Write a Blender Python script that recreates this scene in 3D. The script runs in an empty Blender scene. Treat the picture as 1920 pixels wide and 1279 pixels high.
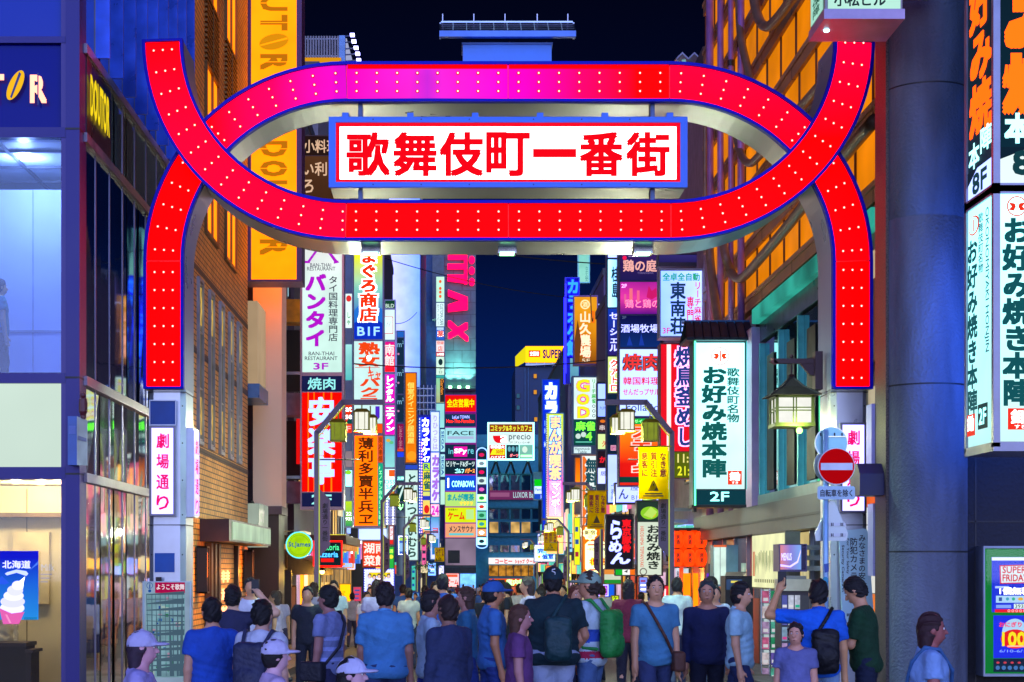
import bpy, bmesh, math, random
import numpy as np
from mathutils import Vector, Matrix

# ------------------------------------------------------------------ camera, world, exposure
SC = bpy.context.scene
COL = SC.collection
W0, H0 = 1920.0, 1279.0
FPX = 3264.0                      # focal length in photo pixels
VX, VY = 850.0, 1065.0            # vanishing point of the street / horizon row
HC = 1.8                          # camera height
cam_d = bpy.data.cameras.new('camera')
cam = bpy.data.objects.new('camera', cam_d)
COL.objects.link(cam)
cam.location = (0, 0, HC)
cam.rotation_euler = (math.radians(90), 0, 0)
cam_d.sensor_width = 36.0
cam_d.sensor_fit = 'HORIZONTAL'
cam_d.lens = 36.0 * FPX / W0
cam_d.shift_x = (W0 / 2 - VX) / W0
cam_d.shift_y = (VY - H0 / 2) / W0
cam_d.clip_end = 3000
SC.camera = cam
SC.view_settings.view_transform = 'Standard'
SC.view_settings.look = 'None'
SC.view_settings.exposure = 0.15
SC.view_settings.gamma = 1.0
try:
    SC.cycles.use_denoising = True
    SC.cycles.denoiser = 'OPENIMAGEDENOISE'
    SC.cycles.max_bounces = 6
    SC.cycles.diffuse_bounces = 3
    SC.cycles.glossy_bounces = 3
    SC.cycles.transparent_max_bounces = 12
    SC.cycles.sample_clamp_indirect = 6.0
    SC.cycles.caustics_reflective = False
    SC.cycles.caustics_refractive = False
    SC.cycles.use_light_tree = True
except Exception:
    pass


def s2l(c):
    c = c / 255.0
    return c / 12.92 if c <= 0.04045 else ((c + 0.055) / 1.055) ** 2.4


def col(h, a=1.0):
    """'rrggbb' (sRGB) -> linear rgba"""
    if isinstance(h, (tuple, list)):
        return (h[0], h[1], h[2], a)
    return (s2l(int(h[0:2], 16)), s2l(int(h[2:4], 16)), s2l(int(h[4:6], 16)), a)


# night sky: deep navy overhead, bluer near the horizon, and the glow of the wide neon boulevard on the side away from the alley
world = bpy.data.worlds.new('World')
SC.world = world
world.use_nodes = True
wn, wl = world.node_tree.nodes, world.node_tree.links
wn.clear()
w_out = wn.new('ShaderNodeOutputWorld')
w_bg = wn.new('ShaderNodeBackground')
w_tc = wn.new('ShaderNodeTexCoord')
w_sep = wn.new('ShaderNodeSeparateXYZ')
wl.new(w_tc.outputs['Generated'], w_sep.inputs[0])
w_r1 = wn.new('ShaderNodeValToRGB')          # elevation ramp of the dark sky
e = w_r1.color_ramp.elements
e[0].position = 0.0; e[0].color = col('05345e')
e[1].position = 0.36; e[1].color = col('020209')
m_ = w_r1.color_ramp.elements.new(0.10); m_.color = col('031c58')
m_ = w_r1.color_ramp.elements.new(0.19); m_.color = col('020928')
wl.new(w_sep.outputs['Z'], w_r1.inputs[0])
w_m = wn.new('ShaderNodeMath'); w_m.operation = 'MULTIPLY'; w_m.inputs[1].default_value = -1.0
wl.new(w_sep.outputs['Y'], w_m.inputs[0])
w_r2 = wn.new('ShaderNodeMapRange'); w_r2.interpolation_type = 'SMOOTHSTEP'
w_r2.inputs['From Min'].default_value = 0.15; w_r2.inputs['From Max'].default_value = 0.85
wl.new(w_m.outputs[0], w_r2.inputs['Value'])
w_r3 = wn.new('ShaderNodeValToRGB')          # boulevard glow by elevation
g = w_r3.color_ramp.elements
g[0].position = 0.0; g[0].color = (0.76, 0.74, 1.0, 1)
g[1].position = 0.75; g[1].color = (0.09, 0.06, 0.26, 1)
m_ = w_r3.color_ramp.elements.new(0.3); m_.color = (0.16, 0.30, 0.80, 1)
wl.new(w_sep.outputs['Z'], w_r3.inputs[0])
w_mul = wn.new('ShaderNodeVectorMath'); w_mul.operation = 'SCALE'
wl.new(w_r3.outputs[0], w_mul.inputs[0]); wl.new(w_r2.outputs[0], w_mul.inputs['Scale'])
w_amp = wn.new('ShaderNodeVectorMath'); w_amp.operation = 'SCALE'; w_amp.inputs['Scale'].default_value = 3.8
wl.new(w_mul.outputs[0], w_amp.inputs[0])
w_add = wn.new('ShaderNodeVectorMath'); w_add.operation = 'ADD'
wl.new(w_r1.outputs[0], w_add.inputs[0]); wl.new(w_amp.outputs[0], w_add.inputs[1])
wl.new(w_add.outputs[0], w_bg.inputs['Color'])
w_bg.inputs['Strength'].default_value = 1.0
wl.new(w_bg.outputs[0], w_out.inputs['Surface'])

# ------------------------------------------------------------------ materials
_MC = {}


def _noise_mul(nt, color_socket_out, lo, hi, scale, detail=3.0, stretch=(1, 1, 1)):
    n, l = nt.nodes, nt.links
    tc = n.new('ShaderNodeTexCoord'); mp = n.new('ShaderNodeMapping')
    mp.inputs['Scale'].default_value = stretch
    l.new(tc.outputs['Object'], mp.inputs[0])
    nz = n.new('ShaderNodeTexNoise'); nz.inputs['Scale'].default_value = scale; nz.inputs['Detail'].default_value = detail
    l.new(mp.outputs[0], nz.inputs['Vector'])
    mr = n.new('ShaderNodeMapRange')
    mr.inputs['From Min'].default_value = 0.3; mr.inputs['From Max'].default_value = 0.7
    mr.inputs['To Min'].default_value = lo; mr.inputs['To Max'].default_value = hi
    l.new(nz.outputs['Fac'], mr.inputs['Value'])
    vm = n.new('ShaderNodeVectorMath'); vm.operation = 'SCALE'
    l.new(color_socket_out, vm.inputs[0]); l.new(mr.outputs[0], vm.inputs['Scale'])
    return vm.outputs[0], nz


def pbr(h, rough=0.6, metal=0.0, var=0.25, scale=3.0, bump=0.0, bscale=40.0, spec=0.5, stretch=(1, 1, 1)):
    key = ('p', h, rough, metal, var, scale, bump, bscale, spec, stretch)
    if key in _MC:
        return _MC[key]
    m = bpy.data.materials.new('surface_' + str(h)); m.use_nodes = True
    nt = m.node_tree; b = nt.nodes['Principled BSDF']
    b.inputs['Roughness'].default_value = rough
    b.inputs['Metallic'].default_value = metal
    b.inputs['Specular IOR Level'].default_value = spec
    rgb = nt.nodes.new('ShaderNodeRGB'); rgb.outputs[0].default_value = col(h)
    if var > 0:
        o, nz = _noise_mul(nt, rgb.outputs[0], 1 - var, 1 + var * 0.6, scale, 5.0, stretch)
        nt.links.new(o, b.inputs['Base Color'])
        mr = nt.nodes.new('ShaderNodeMapRange')
        mr.inputs['To Min'].default_value = max(0.02, rough - 0.12); mr.inputs['To Max'].default_value = min(1, rough + 0.15)
        nt.links.new(nz.outputs['Fac'], mr.inputs['Value']); nt.links.new(mr.outputs[0], b.inputs['Roughness'])
    else:
        b.inputs['Base Color'].default_value = col(h)
    if bump > 0:
        tc = nt.nodes.new('ShaderNodeTexCoord')
        nz2 = nt.nodes.new('ShaderNodeTexNoise'); nz2.inputs['Scale'].default_value = bscale; nz2.inputs['Detail'].default_value = 4
        nt.links.new(tc.outputs['Object'], nz2.inputs['Vector'])
        bp = nt.nodes.new('ShaderNodeBump'); bp.inputs['Strength'].default_value = bump; bp.inputs['Distance'].default_value = 0.02
        nt.links.new(nz2.outputs['Fac'], bp.inputs['Height']); nt.links.new(bp.outputs[0], b.inputs['Normal'])
    _MC[key] = m
    return m


def hot(h, s=1.0):
    """lamp colours that the camera overexposes really are brighter than the picture's white"""
    c = col(h)
    if s < 0.88:
        return c
    return tuple([x * 2.3 if x > 0.93 else x for x in c[:3]]) + (1.0,)


def emit(h, s=1.0, var=0.0, scale=1.2, sample=True, gloss=True):
    """a lit (backlit / neon / lamp) surface"""
    key = ('e', h, s, var, scale, sample)
    if key in _MC:
        return _MC[key]
    m = bpy.data.materials.new('lit_' + str(h)); m.use_nodes = True
    nt = m.node_tree; b = nt.nodes['Principled BSDF']
    b.inputs['Base Color'].default_value = (0.002, 0.002, 0.002, 1)
    b.inputs['Roughness'].default_value = 0.4
    b.inputs['Specular IOR Level'].default_value = 0.01
    rgb = nt.nodes.new('ShaderNodeRGB'); rgb.outputs[0].default_value = hot(h, s)
    if var > 0:
        o, nz = _noise_mul(nt, rgb.outputs[0], 1 - var, 1 + var * 0.5, scale, 2.0)
        nt.links.new(o, b.inputs['Emission Color'])
    else:
        b.inputs['Emission Color'].default_value = hot(h, s)
    b.inputs['Emission Strength'].default_value = s
    if not sample:
        try:
            m.cycles.emission_sampling = 'NONE'
        except Exception:
            pass
    _MC[key] = m
    return m


def emit_grad(h1, h2, s=1.0, axis='Z', lo=0.0, hi=1.0, mid=None):
    """a lit printed panel whose ink runs from h1 (low) to h2 (high) along the object's own box"""
    key = ('g', h1, h2, s, axis, lo, hi, mid)
    if key in _MC:
        return _MC[key]
    m = bpy.data.materials.new('lit_print'); m.use_nodes = True
    nt = m.node_tree; b = nt.nodes['Principled BSDF']
    b.inputs['Base Color'].default_value = (0.002, 0.002, 0.002, 1); b.inputs['Roughness'].default_value = 0.4; b.inputs['Specular IOR Level'].default_value = 0.01
    tc = nt.nodes.new('ShaderNodeTexCoord'); sp = nt.nodes.new('ShaderNodeSeparateXYZ')
    nt.links.new(tc.outputs['Generated'], sp.inputs[0])
    rp = nt.nodes.new('ShaderNodeValToRGB')
    rp.color_ramp.elements[0].position = lo; rp.color_ramp.elements[0].color = hot(h1, s)
    rp.color_ramp.elements[1].position = hi; rp.color_ramp.elements[1].color = hot(h2, s)
    if mid:
        q = rp.color_ramp.elements.new((lo + hi) / 2); q.color = hot(mid, s)
    nt.links.new(sp.outputs[axis], rp.inputs[0])
    o, nz = _noise_mul(nt, rp.outputs[0], 0.86, 1.06, 1.3, 2.0)
    nt.links.new(o, b.inputs['Emission Color']); b.inputs['Emission Strength'].default_value = s
    _MC[key] = m
    return m


def glass_clear(tint='d8e6ff', refl=0.16):
    key = ('gl', tint, refl)
    if key in _MC:
        return _MC[key]
    m = bpy.data.materials.new('clear_glass'); m.use_nodes = True
    nt = m.node_tree; nt.nodes.clear()
    out = nt.nodes.new('ShaderNodeOutputMaterial'); mix = nt.nodes.new('ShaderNodeMixShader')
    tr = nt.nodes.new('ShaderNodeBsdfTransparent'); tr.inputs[0].default_value = col(tint)
    gl = nt.nodes.new('ShaderNodeBsdfGlossy'); gl.inputs['Roughness'].default_value = 0.03
    gl.inputs['Color'].default_value = (0.8, 0.9, 1, 1)
    mix.inputs[0].default_value = refl
    nt.links.new(tr.outputs[0], mix.inputs[1]); nt.links.new(gl.outputs[0], mix.inputs[2]); nt.links.new(mix.outputs[0], out.inputs[0])
    _MC[key] = m
    return m


def glass_mirror(h='0a1630', refl=0.55, tint=(0.85, 0.95, 1.0), rough=0.04):
    """dark coated facade glass: strong reflection over a dark body, panes slightly out of true"""
    key = ('gm', h, refl, tint, rough)
    if key in _MC:
        return _MC[key]
    m = bpy.data.materials.new('coated_glass'); m.use_nodes = True
    nt = m.node_tree; nt.nodes.clear()
    out = nt.nodes.new('ShaderNodeOutputMaterial'); mix = nt.nodes.new('ShaderNodeMixShader')
    df = nt.nodes.new('ShaderNodeBsdfDiffuse'); df.inputs[0].default_value = col(h)
    gl = nt.nodes.new('ShaderNodeBsdfGlossy'); gl.inputs['Roughness'].default_value = rough
    gl.inputs['Color'].default_value = (*tint, 1)
    tc = nt.nodes.new('ShaderNodeTexCoord')
    nz = nt.nodes.new('ShaderNodeTexNoise'); nz.inputs['Scale'].default_value = 0.9; nz.inputs['Detail'].default_value = 1
    nt.links.new(tc.outputs['Object'], nz.inputs['Vector'])
    bp = nt.nodes.new('ShaderNodeBump'); bp.inputs['Strength'].default_value = 0.12; bp.inputs['Distance'].default_value = 0.05
    nt.links.new(nz.outputs['Fac'], bp.inputs['Height']); nt.links.new(bp.outputs[0], gl.inputs['Normal'])
    mix.inputs[0].default_value = refl
    nt.links.new(df.outputs[0], mix.inputs[1]); nt.links.new(gl.outputs[0], mix.inputs[2]); nt.links.new(mix.outputs[0], out.inputs[0])
    _MC[key] = m
    return m


def brick_mat(c1, c2, mortar, bw=0.23, bh=0.075, axis='Y', rough=0.6, mort=0.008):
    key = ('b', c1, c2, mortar, bw, bh, axis)
    if key in _MC:
        return _MC[key]
    m = bpy.data.materials.new('tile_wall'); m.use_nodes = True
    nt = m.node_tree; b = nt.nodes['Principled BSDF']; b.inputs['Roughness'].default_value = rough
    tc = nt.nodes.new('ShaderNodeTexCoord'); sp = nt.nodes.new('ShaderNodeSeparateXYZ'); cb = nt.nodes.new('ShaderNodeCombineXYZ')
    nt.links.new(tc.outputs['Object'], sp.inputs[0])
    nt.links.new(sp.outputs[axis], cb.inputs[0]); nt.links.new(sp.outputs['Z'], cb.inputs[1])
    br = nt.nodes.new('ShaderNodeTexBrick')
    br.inputs['Scale'].default_value = 1.0; br.inputs['Brick Width'].default_value = bw; br.inputs['Row Height'].default_value = bh
    br.inputs['Mortar Size'].default_value = mort; br.inputs['Mortar Smooth'].default_value = 0.2
    br.inputs['Color1'].default_value = col(c1); br.inputs['Color2'].default_value = col(c2); br.inputs['Mortar'].default_value = col(mortar)
    nt.links.new(cb.outputs[0], br.inputs['Vector'])
    o, nz = _noise_mul(nt, br.outputs['Color'], 0.75, 1.15, 1.5, 5)
    nt.links.new(o, b.inputs['Base Color'])
    bp = nt.nodes.new('ShaderNodeBump'); bp.inputs['Strength'].default_value = 0.5; bp.inputs['Distance'].default_value = 0.01; bp.invert = True
    nt.links.new(br.outputs['Fac'], bp.inputs['Height']); nt.links.new(bp.outputs[0], b.inputs['Normal'])
    _MC[key] = m
    return m


# ------------------------------------------------------------------ geometry helpers
def P(px, py, Y):
    """the world point at distance Y that the photograph shows at (px, py)"""
    return Vector(((px - VX) / FPX * Y, Y, HC + (VY - py) / FPX * Y))


def ground_z(Y):
    """the alley falls gently away behind the gate"""
    if Y < 22:
        return 0.0
    if Y < 95:
        return -1.3 * (Y - 22) / 73.0
    return -1.3


class Frame:
    """flat drawing plane: u right, v down, d out towards the viewer"""
    def __init__(s, O, U, V, N):
        s.O, s.U, s.V, s.N = Vector(O), Vector(U), Vector(V), Vector(N)

    def pt(s, u, v, d=0.0):
        return s.O + s.U * u + s.V * v + s.N * d


def PF(Y):
    k = Y / FPX
    return Frame((-VX * k, Y, HC + VY * k), (k, 0, 0), (0, 0, -k), (0, -1, 0))


def MF(x, y, z, ux, uy):
    """metre frame: origin top-left, u along (ux,uy) on plan, v down, n = to the right-hand front"""
    return Frame((x, y, z), (ux, uy, 0), (0, 0, -1), (uy, -ux, 0))


_GC = {}


def text_geo(s, bold=0.0):
    key = s
    if key in _GC:
        return _GC[key]
    c = bpy.data.curves.new('tmp_text', 'FONT')
    c.body = s; c.size = 1.0; c.resolution_u = 2; c.fill_mode = 'BOTH'
    o = bpy.data.objects.new('tmp_text', c)
    COL.objects.link(o)
    bpy.context.view_layer.update()
    dg = bpy.context.evaluated_depsgraph_get()
    me = bpy.data.meshes.new_from_object(o.evaluated_get(dg))
    vs = np.array([v.co[:2] for v in me.vertices]) if len(me.vertices) else np.zeros((0, 2))
    fs = [tuple(p.vertices) for p in me.polygons]
    bpy.data.meshes.remove(me)
    bpy.data.objects.remove(o); bpy.data.curves.remove(c)
    _GC[key] = (vs, fs)
    return _GC[key]


def preload_glyphs(strings):
    pass


class MB:
    def __init__(s):
        s.v, s.f, s.m = [], [], []

    def face(s, pts, mat):
        i = len(s.v); s.v += [tuple(p) for p in pts]; s.f.append(tuple(range(i, i + len(pts)))); s.m.append(mat)

    def geo(s, pts, faces, mat):
        i = len(s.v); s.v += [tuple(p) for p in pts]
        for f in faces:
            s.f.append(tuple(i + k for k in f)); s.m.append(mat)

    def box(s, x0, y0, z0, x1, y1, z1, mat):
        p = [(x, y, z) for z in (z0, z1) for y in (y0, y1) for x in (x0, x1)]
        s.geo(p, [(0, 2, 3, 1), (4, 5, 7, 6), (0, 1, 5, 4), (2, 6, 7, 3), (0, 4, 6, 2), (1, 3, 7, 5)], mat)

    def rect(s, F, u0, v0, u1, v1, d, mat):
        s.face([F.pt(u0, v1, d), F.pt(u1, v1, d), F.pt(u1, v0, d), F.pt(u0, v0, d)], mat)

    def fbox(s, F, u0, v0, u1, v1, d0, d1, mat):
        p = [F.pt(u, v, d) for d in (d0, d1) for v in (v0, v1) for u in (u0, u1)]
        s.geo(p, [(0, 2, 3, 1), (4, 5, 7, 6), (0, 1, 5, 4), (2, 6, 7, 3), (0, 4, 6, 2), (1, 3, 7, 5)], mat)

    def fring(s, F, u0, v0, u1, v1, tu, tv, d0, d1, mat):
        """rectangular frame of bars"""
        s.fbox(F, u0, v0, u1, v0 + tv, d0, d1, mat); s.fbox(F, u0, v1 - tv, u1, v1, d0, d1, mat)
        s.fbox(F, u0, v0 + tv, u0 + tu, v1 - tv, d0, d1, mat); s.fbox(F, u1 - tu, v0 + tv, u1, v1 - tv, d0, d1, mat)

    def poly(s, F, pts, d, mat):
        s.face([F.pt(u, v, d) for u, v in pts], mat)

    def prism(s, F, pts, d0, d1, mat):
        n = len(pts)
        a = [F.pt(u, v, d0) for u, v in pts]; b = [F.pt(u, v, d1) for u, v in pts]
        fs = [tuple(range(n)), tuple(range(2 * n - 1, n - 1, -1))] + [(i, i + n, (i + 1) % n + n, (i + 1) % n) for i in range(n)]
        s.geo(a + b, fs, mat)

    def disc(s, F, u, v, ru, rv, d, mat, n=24):
        s.poly(F, [(u + ru * math.cos(2 * math.pi * i / n), v + rv * math.sin(2 * math.pi * i / n)) for i in range(n)], d, mat)

    def ringdisc(s, F, u, v, r, t, d, mat, n=28):
        for i in range(n):
            a, b = 2 * math.pi * i / n, 2 * math.pi * (i + 1) / n
            s.face([F.pt(u + (r - t) * math.cos(a), v + (r - t) * math.sin(a), d), F.pt(u + r * math.cos(a), v + r * math.sin(a), d),
                    F.pt(u + r * math.cos(b), v + r * math.sin(b), d), F.pt(u + (r - t) * math.cos(b), v + (r - t) * math.sin(b), d)], mat)

    def tube(s, pts, r, mat, n=8, cap=True):
        pts = [Vector(p) for p in pts]
        rings = []
        ref = None
        for i, p in enumerate(pts):
            t = (pts[min(i + 1, len(pts) - 1)] - pts[max(i - 1, 0)]).normalized()
            if ref is None:
                ref = Vector((0, 0, 1)) if abs(t.z) < 0.9 else Vector((1, 0, 0))
            a = t.cross(ref).normalized(); b = a.cross(t).normalized(); ref = b
            rr = r[i] if isinstance(r, (list, tuple)) else r
            rings.append([p + (a * math.cos(2 * math.pi * k / n) + b * math.sin(2 * math.pi * k / n)) * rr for k in range(n)])
        vs = [q for R in rings for q in R]
        fs = []
        for i in range(len(rings) - 1):
            for k in range(n):
                fs.append((i * n + k, i * n + (k + 1) % n, (i + 1) * n + (k + 1) % n, (i + 1) * n + k))
        if cap:
            fs.append(tuple(range(n - 1, -1, -1))); fs.append(tuple(range((len(rings) - 1) * n, len(rings) * n)))
        s.geo(vs, fs, mat)

    def sphere(s, c, r, mat, n=8, rz=None, m=5):
        c = Vector(c); rz = rz or r
        vs = [c + Vector((0, 0, rz))]
        for i in range(1, m):
            a = math.pi * i / m
            vs += [c + Vector((r * math.sin(a) * math.cos(2 * math.pi * k / n), r * math.sin(a) * math.sin(2 * math.pi * k / n), rz * math.cos(a))) for k in range(n)]
        vs.append(c - Vector((0, 0, rz)))
        fs = [(0, 1 + k, 1 + (k + 1) % n) for k in range(n)]
        for i in range(m - 2):
            for k in range(n):
                a = 1 + i * n
                fs.append((a + k, a + n + k, a + n + (k + 1) % n, a + (k + 1) % n))
        a = 1 + (m - 2) * n
        fs += [(a + (k + 1) % n, a + k, len(vs) - 1) for k in range(n)]
        s.geo(vs, fs, mat)

    def lathe(s, c, prof, mat, n=16):
        c = Vector(c)
        vs = [c + Vector((r * math.cos(2 * math.pi * k / n), r * math.sin(2 * math.pi * k / n), z)) for r, z in prof for k in range(n)]
        fs = [(i * n + k, i * n + (k + 1) % n, (i + 1) * n + (k + 1) % n, (i + 1) * n + k) for i in range(len(prof) - 1) for k in range(n)]
        s.geo(vs, fs, mat)

    def text(s, F, t, u0, v0, u1, v1, d, mat, mode='h', bold=0.02):
        """lettering filling a box; a heavier weight is struck several times, each a hair above the last"""
        if bold > 0.004:
            L = max(1, len(t))
            if mode == 'v':
                ru, rv = (u1 - u0) * bold, (v1 - v0) / L * bold
            elif mode == 'h':
                ru, rv = (u1 - u0) / L * bold, (v1 - v0) * bold
            else:
                ru, rv = (u1 - u0) * bold, (v1 - v0) / L * bold
            st = 1e-4 + F.O.y * 2.5e-6
            a, b, c, e = (u0, v0, u1, v1) if mode == 'v' else (u0 + ru, v0 + rv, u1 - ru, v1 - rv)
            sq = ((-1, -1), (1, 1), (-1, 1), (1, -1)) if bold < 0.035 else ((-1, -1), (1, 1), (-1, 1), (1, -1), (-1, 0), (1, 0), (0, 1), (0, -1))
            n = len(sq)
            for i, (x, y) in enumerate(sq):
                x, y = x * ru * .85, y * rv * .85
                s._text(F, t, a + x, b + y, c + x, e + y, d + st * i, mat, mode)
            s._text(F, t, a, b, c, e, d + st * n, mat, mode)
        else:
            s._text(F, t, u0, v0, u1, v1, d, mat, mode)

    def _text(s, F, t, u0, v0, u1, v1, d, mat, mode='h'):
        bold = 0
        if mode == 'v':
            n = len(t); ch = (v1 - v0) / n
            for i, c in enumerate(t):
                if c == ' ':
                    continue
                vs, fs = text_geo(c, bold)
                if not len(vs):
                    continue
                x, y = vs[:, 0], vs[:, 1]
                if c in 'ー〜-':
                    cx, cy = (x.min() + x.max()) / 2, (y.min() + y.max()) / 2
                    xx, yy = 0.5 + (y - cy), 0.5 + (x - cx)
                elif ord(c) < 256:
                    cx = (x.min() + x.max()) / 2
                    k = 1.25
                    xx, yy = 0.5 + (x - cx) * k, 0.5 - (y - 0.36) * k
                else:
                    xx, yy = x, 0.5 - (y - 0.37)
                us = u0 + (u1 - u0) * xx; ws = v0 + ch * (i + yy)
                s.geo([F.pt(a, b, d) for a, b in zip(us, ws)], fs, mat)
            return
        vs, fs = text_geo(t, bold)
        if not len(vs):
            return
        x, y = vs[:, 0], vs[:, 1]
        xx = (x - x.min()) / max(1e-6, x.max() - x.min()); yy = 1 - (y - y.min()) / max(1e-6, y.max() - y.min())
        if mode == 'h':
            us, ws = u0 + (u1 - u0) * xx, v0 + (v1 - v0) * yy
        elif mode == 'r':      # turned a quarter clockwise, reads downwards
            us, ws = u1 - (u1 - u0) * yy, v0 + (v1 - v0) * xx
        elif mode == 'l':
            us, ws = u0 + (u1 - u0) * yy, v1 - (v1 - v0) * xx
        s.geo([F.pt(a, b, d) for a, b in zip(us, ws)], fs, mat)

    def build(s, name, parent=None, loc=None, smooth=False):
        if not s.v:
            return None
        me = bpy.data.meshes.new(name)
        if parent is not None:
            off = wloc(parent)
        else:
            off = Vector(loc) if loc is not None else Vector((0, 0, 0))
        ox, oy, oz = off
        me.from_pydata([(x - ox, y - oy, z - oz) for x, y, z in s.v], [], s.f)
        mats, idx = [], []
        for m in s.m:
            if m not in mats:
                mats.append(m)
            idx.append(mats.index(m))
        for m in mats:
            me.materials.append(m)
        me.polygons.foreach_set('material_index', idx)
        if smooth:
            me.polygons.foreach_set('use_smooth', [True] * len(me.polygons))
        me.update()
        o = bpy.data.objects.new(name, me)
        COL.objects.link(o)
        if parent is not None:
            o.parent = parent
        else:
            o.location = off
        return o


def wloc(o):
    l = Vector(o.location)
    while o.parent is not None:
        o = o.parent; l += Vector(o.location)
    return l


def tag(o, label=None, cat=None, group=None, kind=None):
    if label: o['label'] = label
    if cat: o['category'] = cat
    if group: o['group'] = group
    if kind: o['kind'] = kind
    return o


def thing(name, label, cat, loc, group=None):
    o = bpy.data.objects.new(name, None)
    COL.objects.link(o)
    o.location = loc
    o.empty_display_size = 0.2
    return tag(o, label, cat, group)


def copy_tree(o, loc=None, label=None):
    r = o.copy(); COL.objects.link(r)
    if loc is not None: r.location = loc
    if label: r['label'] = label
    for ch in list(o.children):
        c = ch.copy(); COL.objects.link(c); c.parent = r
        for g2 in list(ch.children):
            d = g2.copy(); COL.objects.link(d); d.parent = c
    return r


def point_light(name, loc, h, power, r=0.08, parent=None):
    l = bpy.data.lights.new(name, 'POINT'); l.energy = power; l.color = col(h)[:3]; l.shadow_soft_size = r
    o = bpy.data.objects.new(name, l); COL.objects.link(o)
    if parent is not None:
        o.parent = parent; o.location = Vector(loc) - wloc(parent)
    else:
        o.location = loc
    return o


def spot_light(name, loc, target, h, power, ang=100, parent=None):
    l = bpy.data.lights.new(name, 'SPOT'); l.energy = power; l.color = col(h)[:3]; l.spot_size = math.radians(ang); l.spot_blend = 0.6
    l.shadow_soft_size = 0.08
    o = bpy.data.objects.new(name, l); COL.objects.link(o)
    d = Vector(target) - Vector(loc)
    o.rotation_euler = d.to_track_quat('-Z', 'Y').to_euler()
    if parent is not None:
        o.parent = parent; o.location = Vector(loc) - wloc(parent)
    else:
        o.location = loc
    return o


def cloth_lit(h):
    """thin cloth that lets light through from behind"""
    key = ('c', h)
    if key in _MC:
        return _MC[key]
    m = bpy.data.materials.new('thin_cloth'); m.use_nodes = True
    nt = m.node_tree; nt.nodes.clear()
    out = nt.nodes.new('ShaderNodeOutputMaterial'); mix = nt.nodes.new('ShaderNodeMixShader'); mix.inputs[0].default_value = 0.45
    df = nt.nodes.new('ShaderNodeBsdfDiffuse'); tl = nt.nodes.new('ShaderNodeBsdfTranslucent')
    rgb = nt.nodes.new('ShaderNodeRGB'); rgb.outputs[0].default_value = col(h)
    o, nz = _noise_mul(nt, rgb.outputs[0], .8, 1.05, 5, 4)
    nt.links.new(o, df.inputs[0]); nt.links.new(o, tl.inputs[0])
    nt.links.new(df.outputs[0], mix.inputs[1]); nt.links.new(tl.outputs[0], mix.inputs[2]); nt.links.new(mix.outputs[0], out.inputs[0])
    _MC[key] = m
    return m


# common materials
STEEL = pbr('b8bec8', 0.22, 1.0, 0.12, 2.0)
STEEL2 = pbr('9aa2b0', 0.35, 0.9, 0.2, 2.0)
DARK = pbr('17171d', 0.5, 0.0, 0.2)
CHAR = pbr('2b2a33', 0.5, 0.2, 0.2)
WHITEP = pbr('d8d8d8', 0.45, 0.0, 0.1)
LILAC = pbr('8f8aa8', 0.5, 0.1, 0.2)
# ------------------------------------------------------------------ setting: ground
def sheet(name, x0, x1, ys, dz, mat, thick=0.0):
    mb = MB()
    for a, b in zip(ys[:-1], ys[1:]):
        za, zb = ground_z(a) + dz, ground_z(b) + dz
        mb.face([(x0, a, za), (x1, a, za), (x1, b, zb), (x0, b, zb)], mat)
        if thick:
            for x in (x0, x1):
                mb.face([(x, a, za), (x, b, zb), (x, b, zb - thick), (x, a, za - thick)], mat)
    if thick:
        a = ys[0]
        mb.face([(x0, a, ground_z(a) + dz), (x1, a, ground_z(a) + dz), (x1, a, ground_z(a) + dz - thick), (x0, a, ground_z(a) + dz - thick)], mat)
    return mb.build(name)


ASPH = pbr('44434a', 0.6, 0.0, 0.3, 1.5, 0.4, 90)
PAVE = brick_mat('6a6670', '5c5862', '3a383e', 0.3, 0.3, 'X', 0.55)
ys = [-200, 0, 22, 30, 40, 50, 60, 70, 80, 95, 140, 240, 600, 2500]
tag(sheet('ground', -900, 900, ys, 0.0, ASPH), kind='structure')
tag(sheet('pavement', -4.75, -3.0, [24.0, 30, 40, 50, 60, 70, 80, 95, 130], 0.13, PAVE, 0.14), kind='structure')
tag(sheet('pavement', 4.75, 6.1, [24.0, 30, 40, 50, 60, 70, 80, 95, 130], 0.13, PAVE, 0.14), kind='structure')
tag(sheet('road_marking', -4.4, -4.25, [2, 20], 0.004, pbr('b8b8b0', 0.7)), kind='structure')


def LWF(x):    # wall facing +X (left side of the alley): u = world y, v = -z
    return Frame((x, 0, 0), (0, 1, 0), (0, 0, -1), (1, 0, 0))


def RWF(x):    # wall facing -X
    return Frame((x, 0, 0), (0, 1, 0), (0, 0, -1), (-1, 0, 0))


def FWF(y):    # wall facing the camera: u = world x, v = -z
    return Frame((0, y, 0), (1, 0, 0), (0, 0, -1), (0, -1, 0))


def fb(mb, F, a0, a1, z0, z1, d0, d1, mat):
    mb.fbox(F, a0, -z1, a1, -z0, d0, d1, mat)


def window(b, F, a0, a1, z0, z1, frame_mat, pane_mat, bars=1, t=0.06, proud=0.05, name='window', hbars=0):
    f = MB()
    f.fring(F, a0, -z1, a1, -z0, t, t, 0.0, proud, frame_mat)
    for i in range(1, bars + 1):
        c = a0 + (a1 - a0) * i / (bars + 1)
        f.fbox(F, c - t / 2, -z1 + t, c + t / 2, -z0 - t, 0.0, proud - 0.004, frame_mat)
    for i in range(1, hbars + 1):
        c = -z1 + (z1 - z0) * i / (hbars + 1)
        f.fbox(F, a0 + t, c - t / 2, a1 - t, c + t / 2, 0.0, proud - 0.008, frame_mat)
    w = f.build(name, b)
    p = MB(); p.rect(F, a0 + t * 0.5, -z1 + t * 0.5, a1 - t * 0.5, -z0 - t * 0.5, 0.012, pane_mat)
    p.build('pane', w)
    return w


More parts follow.
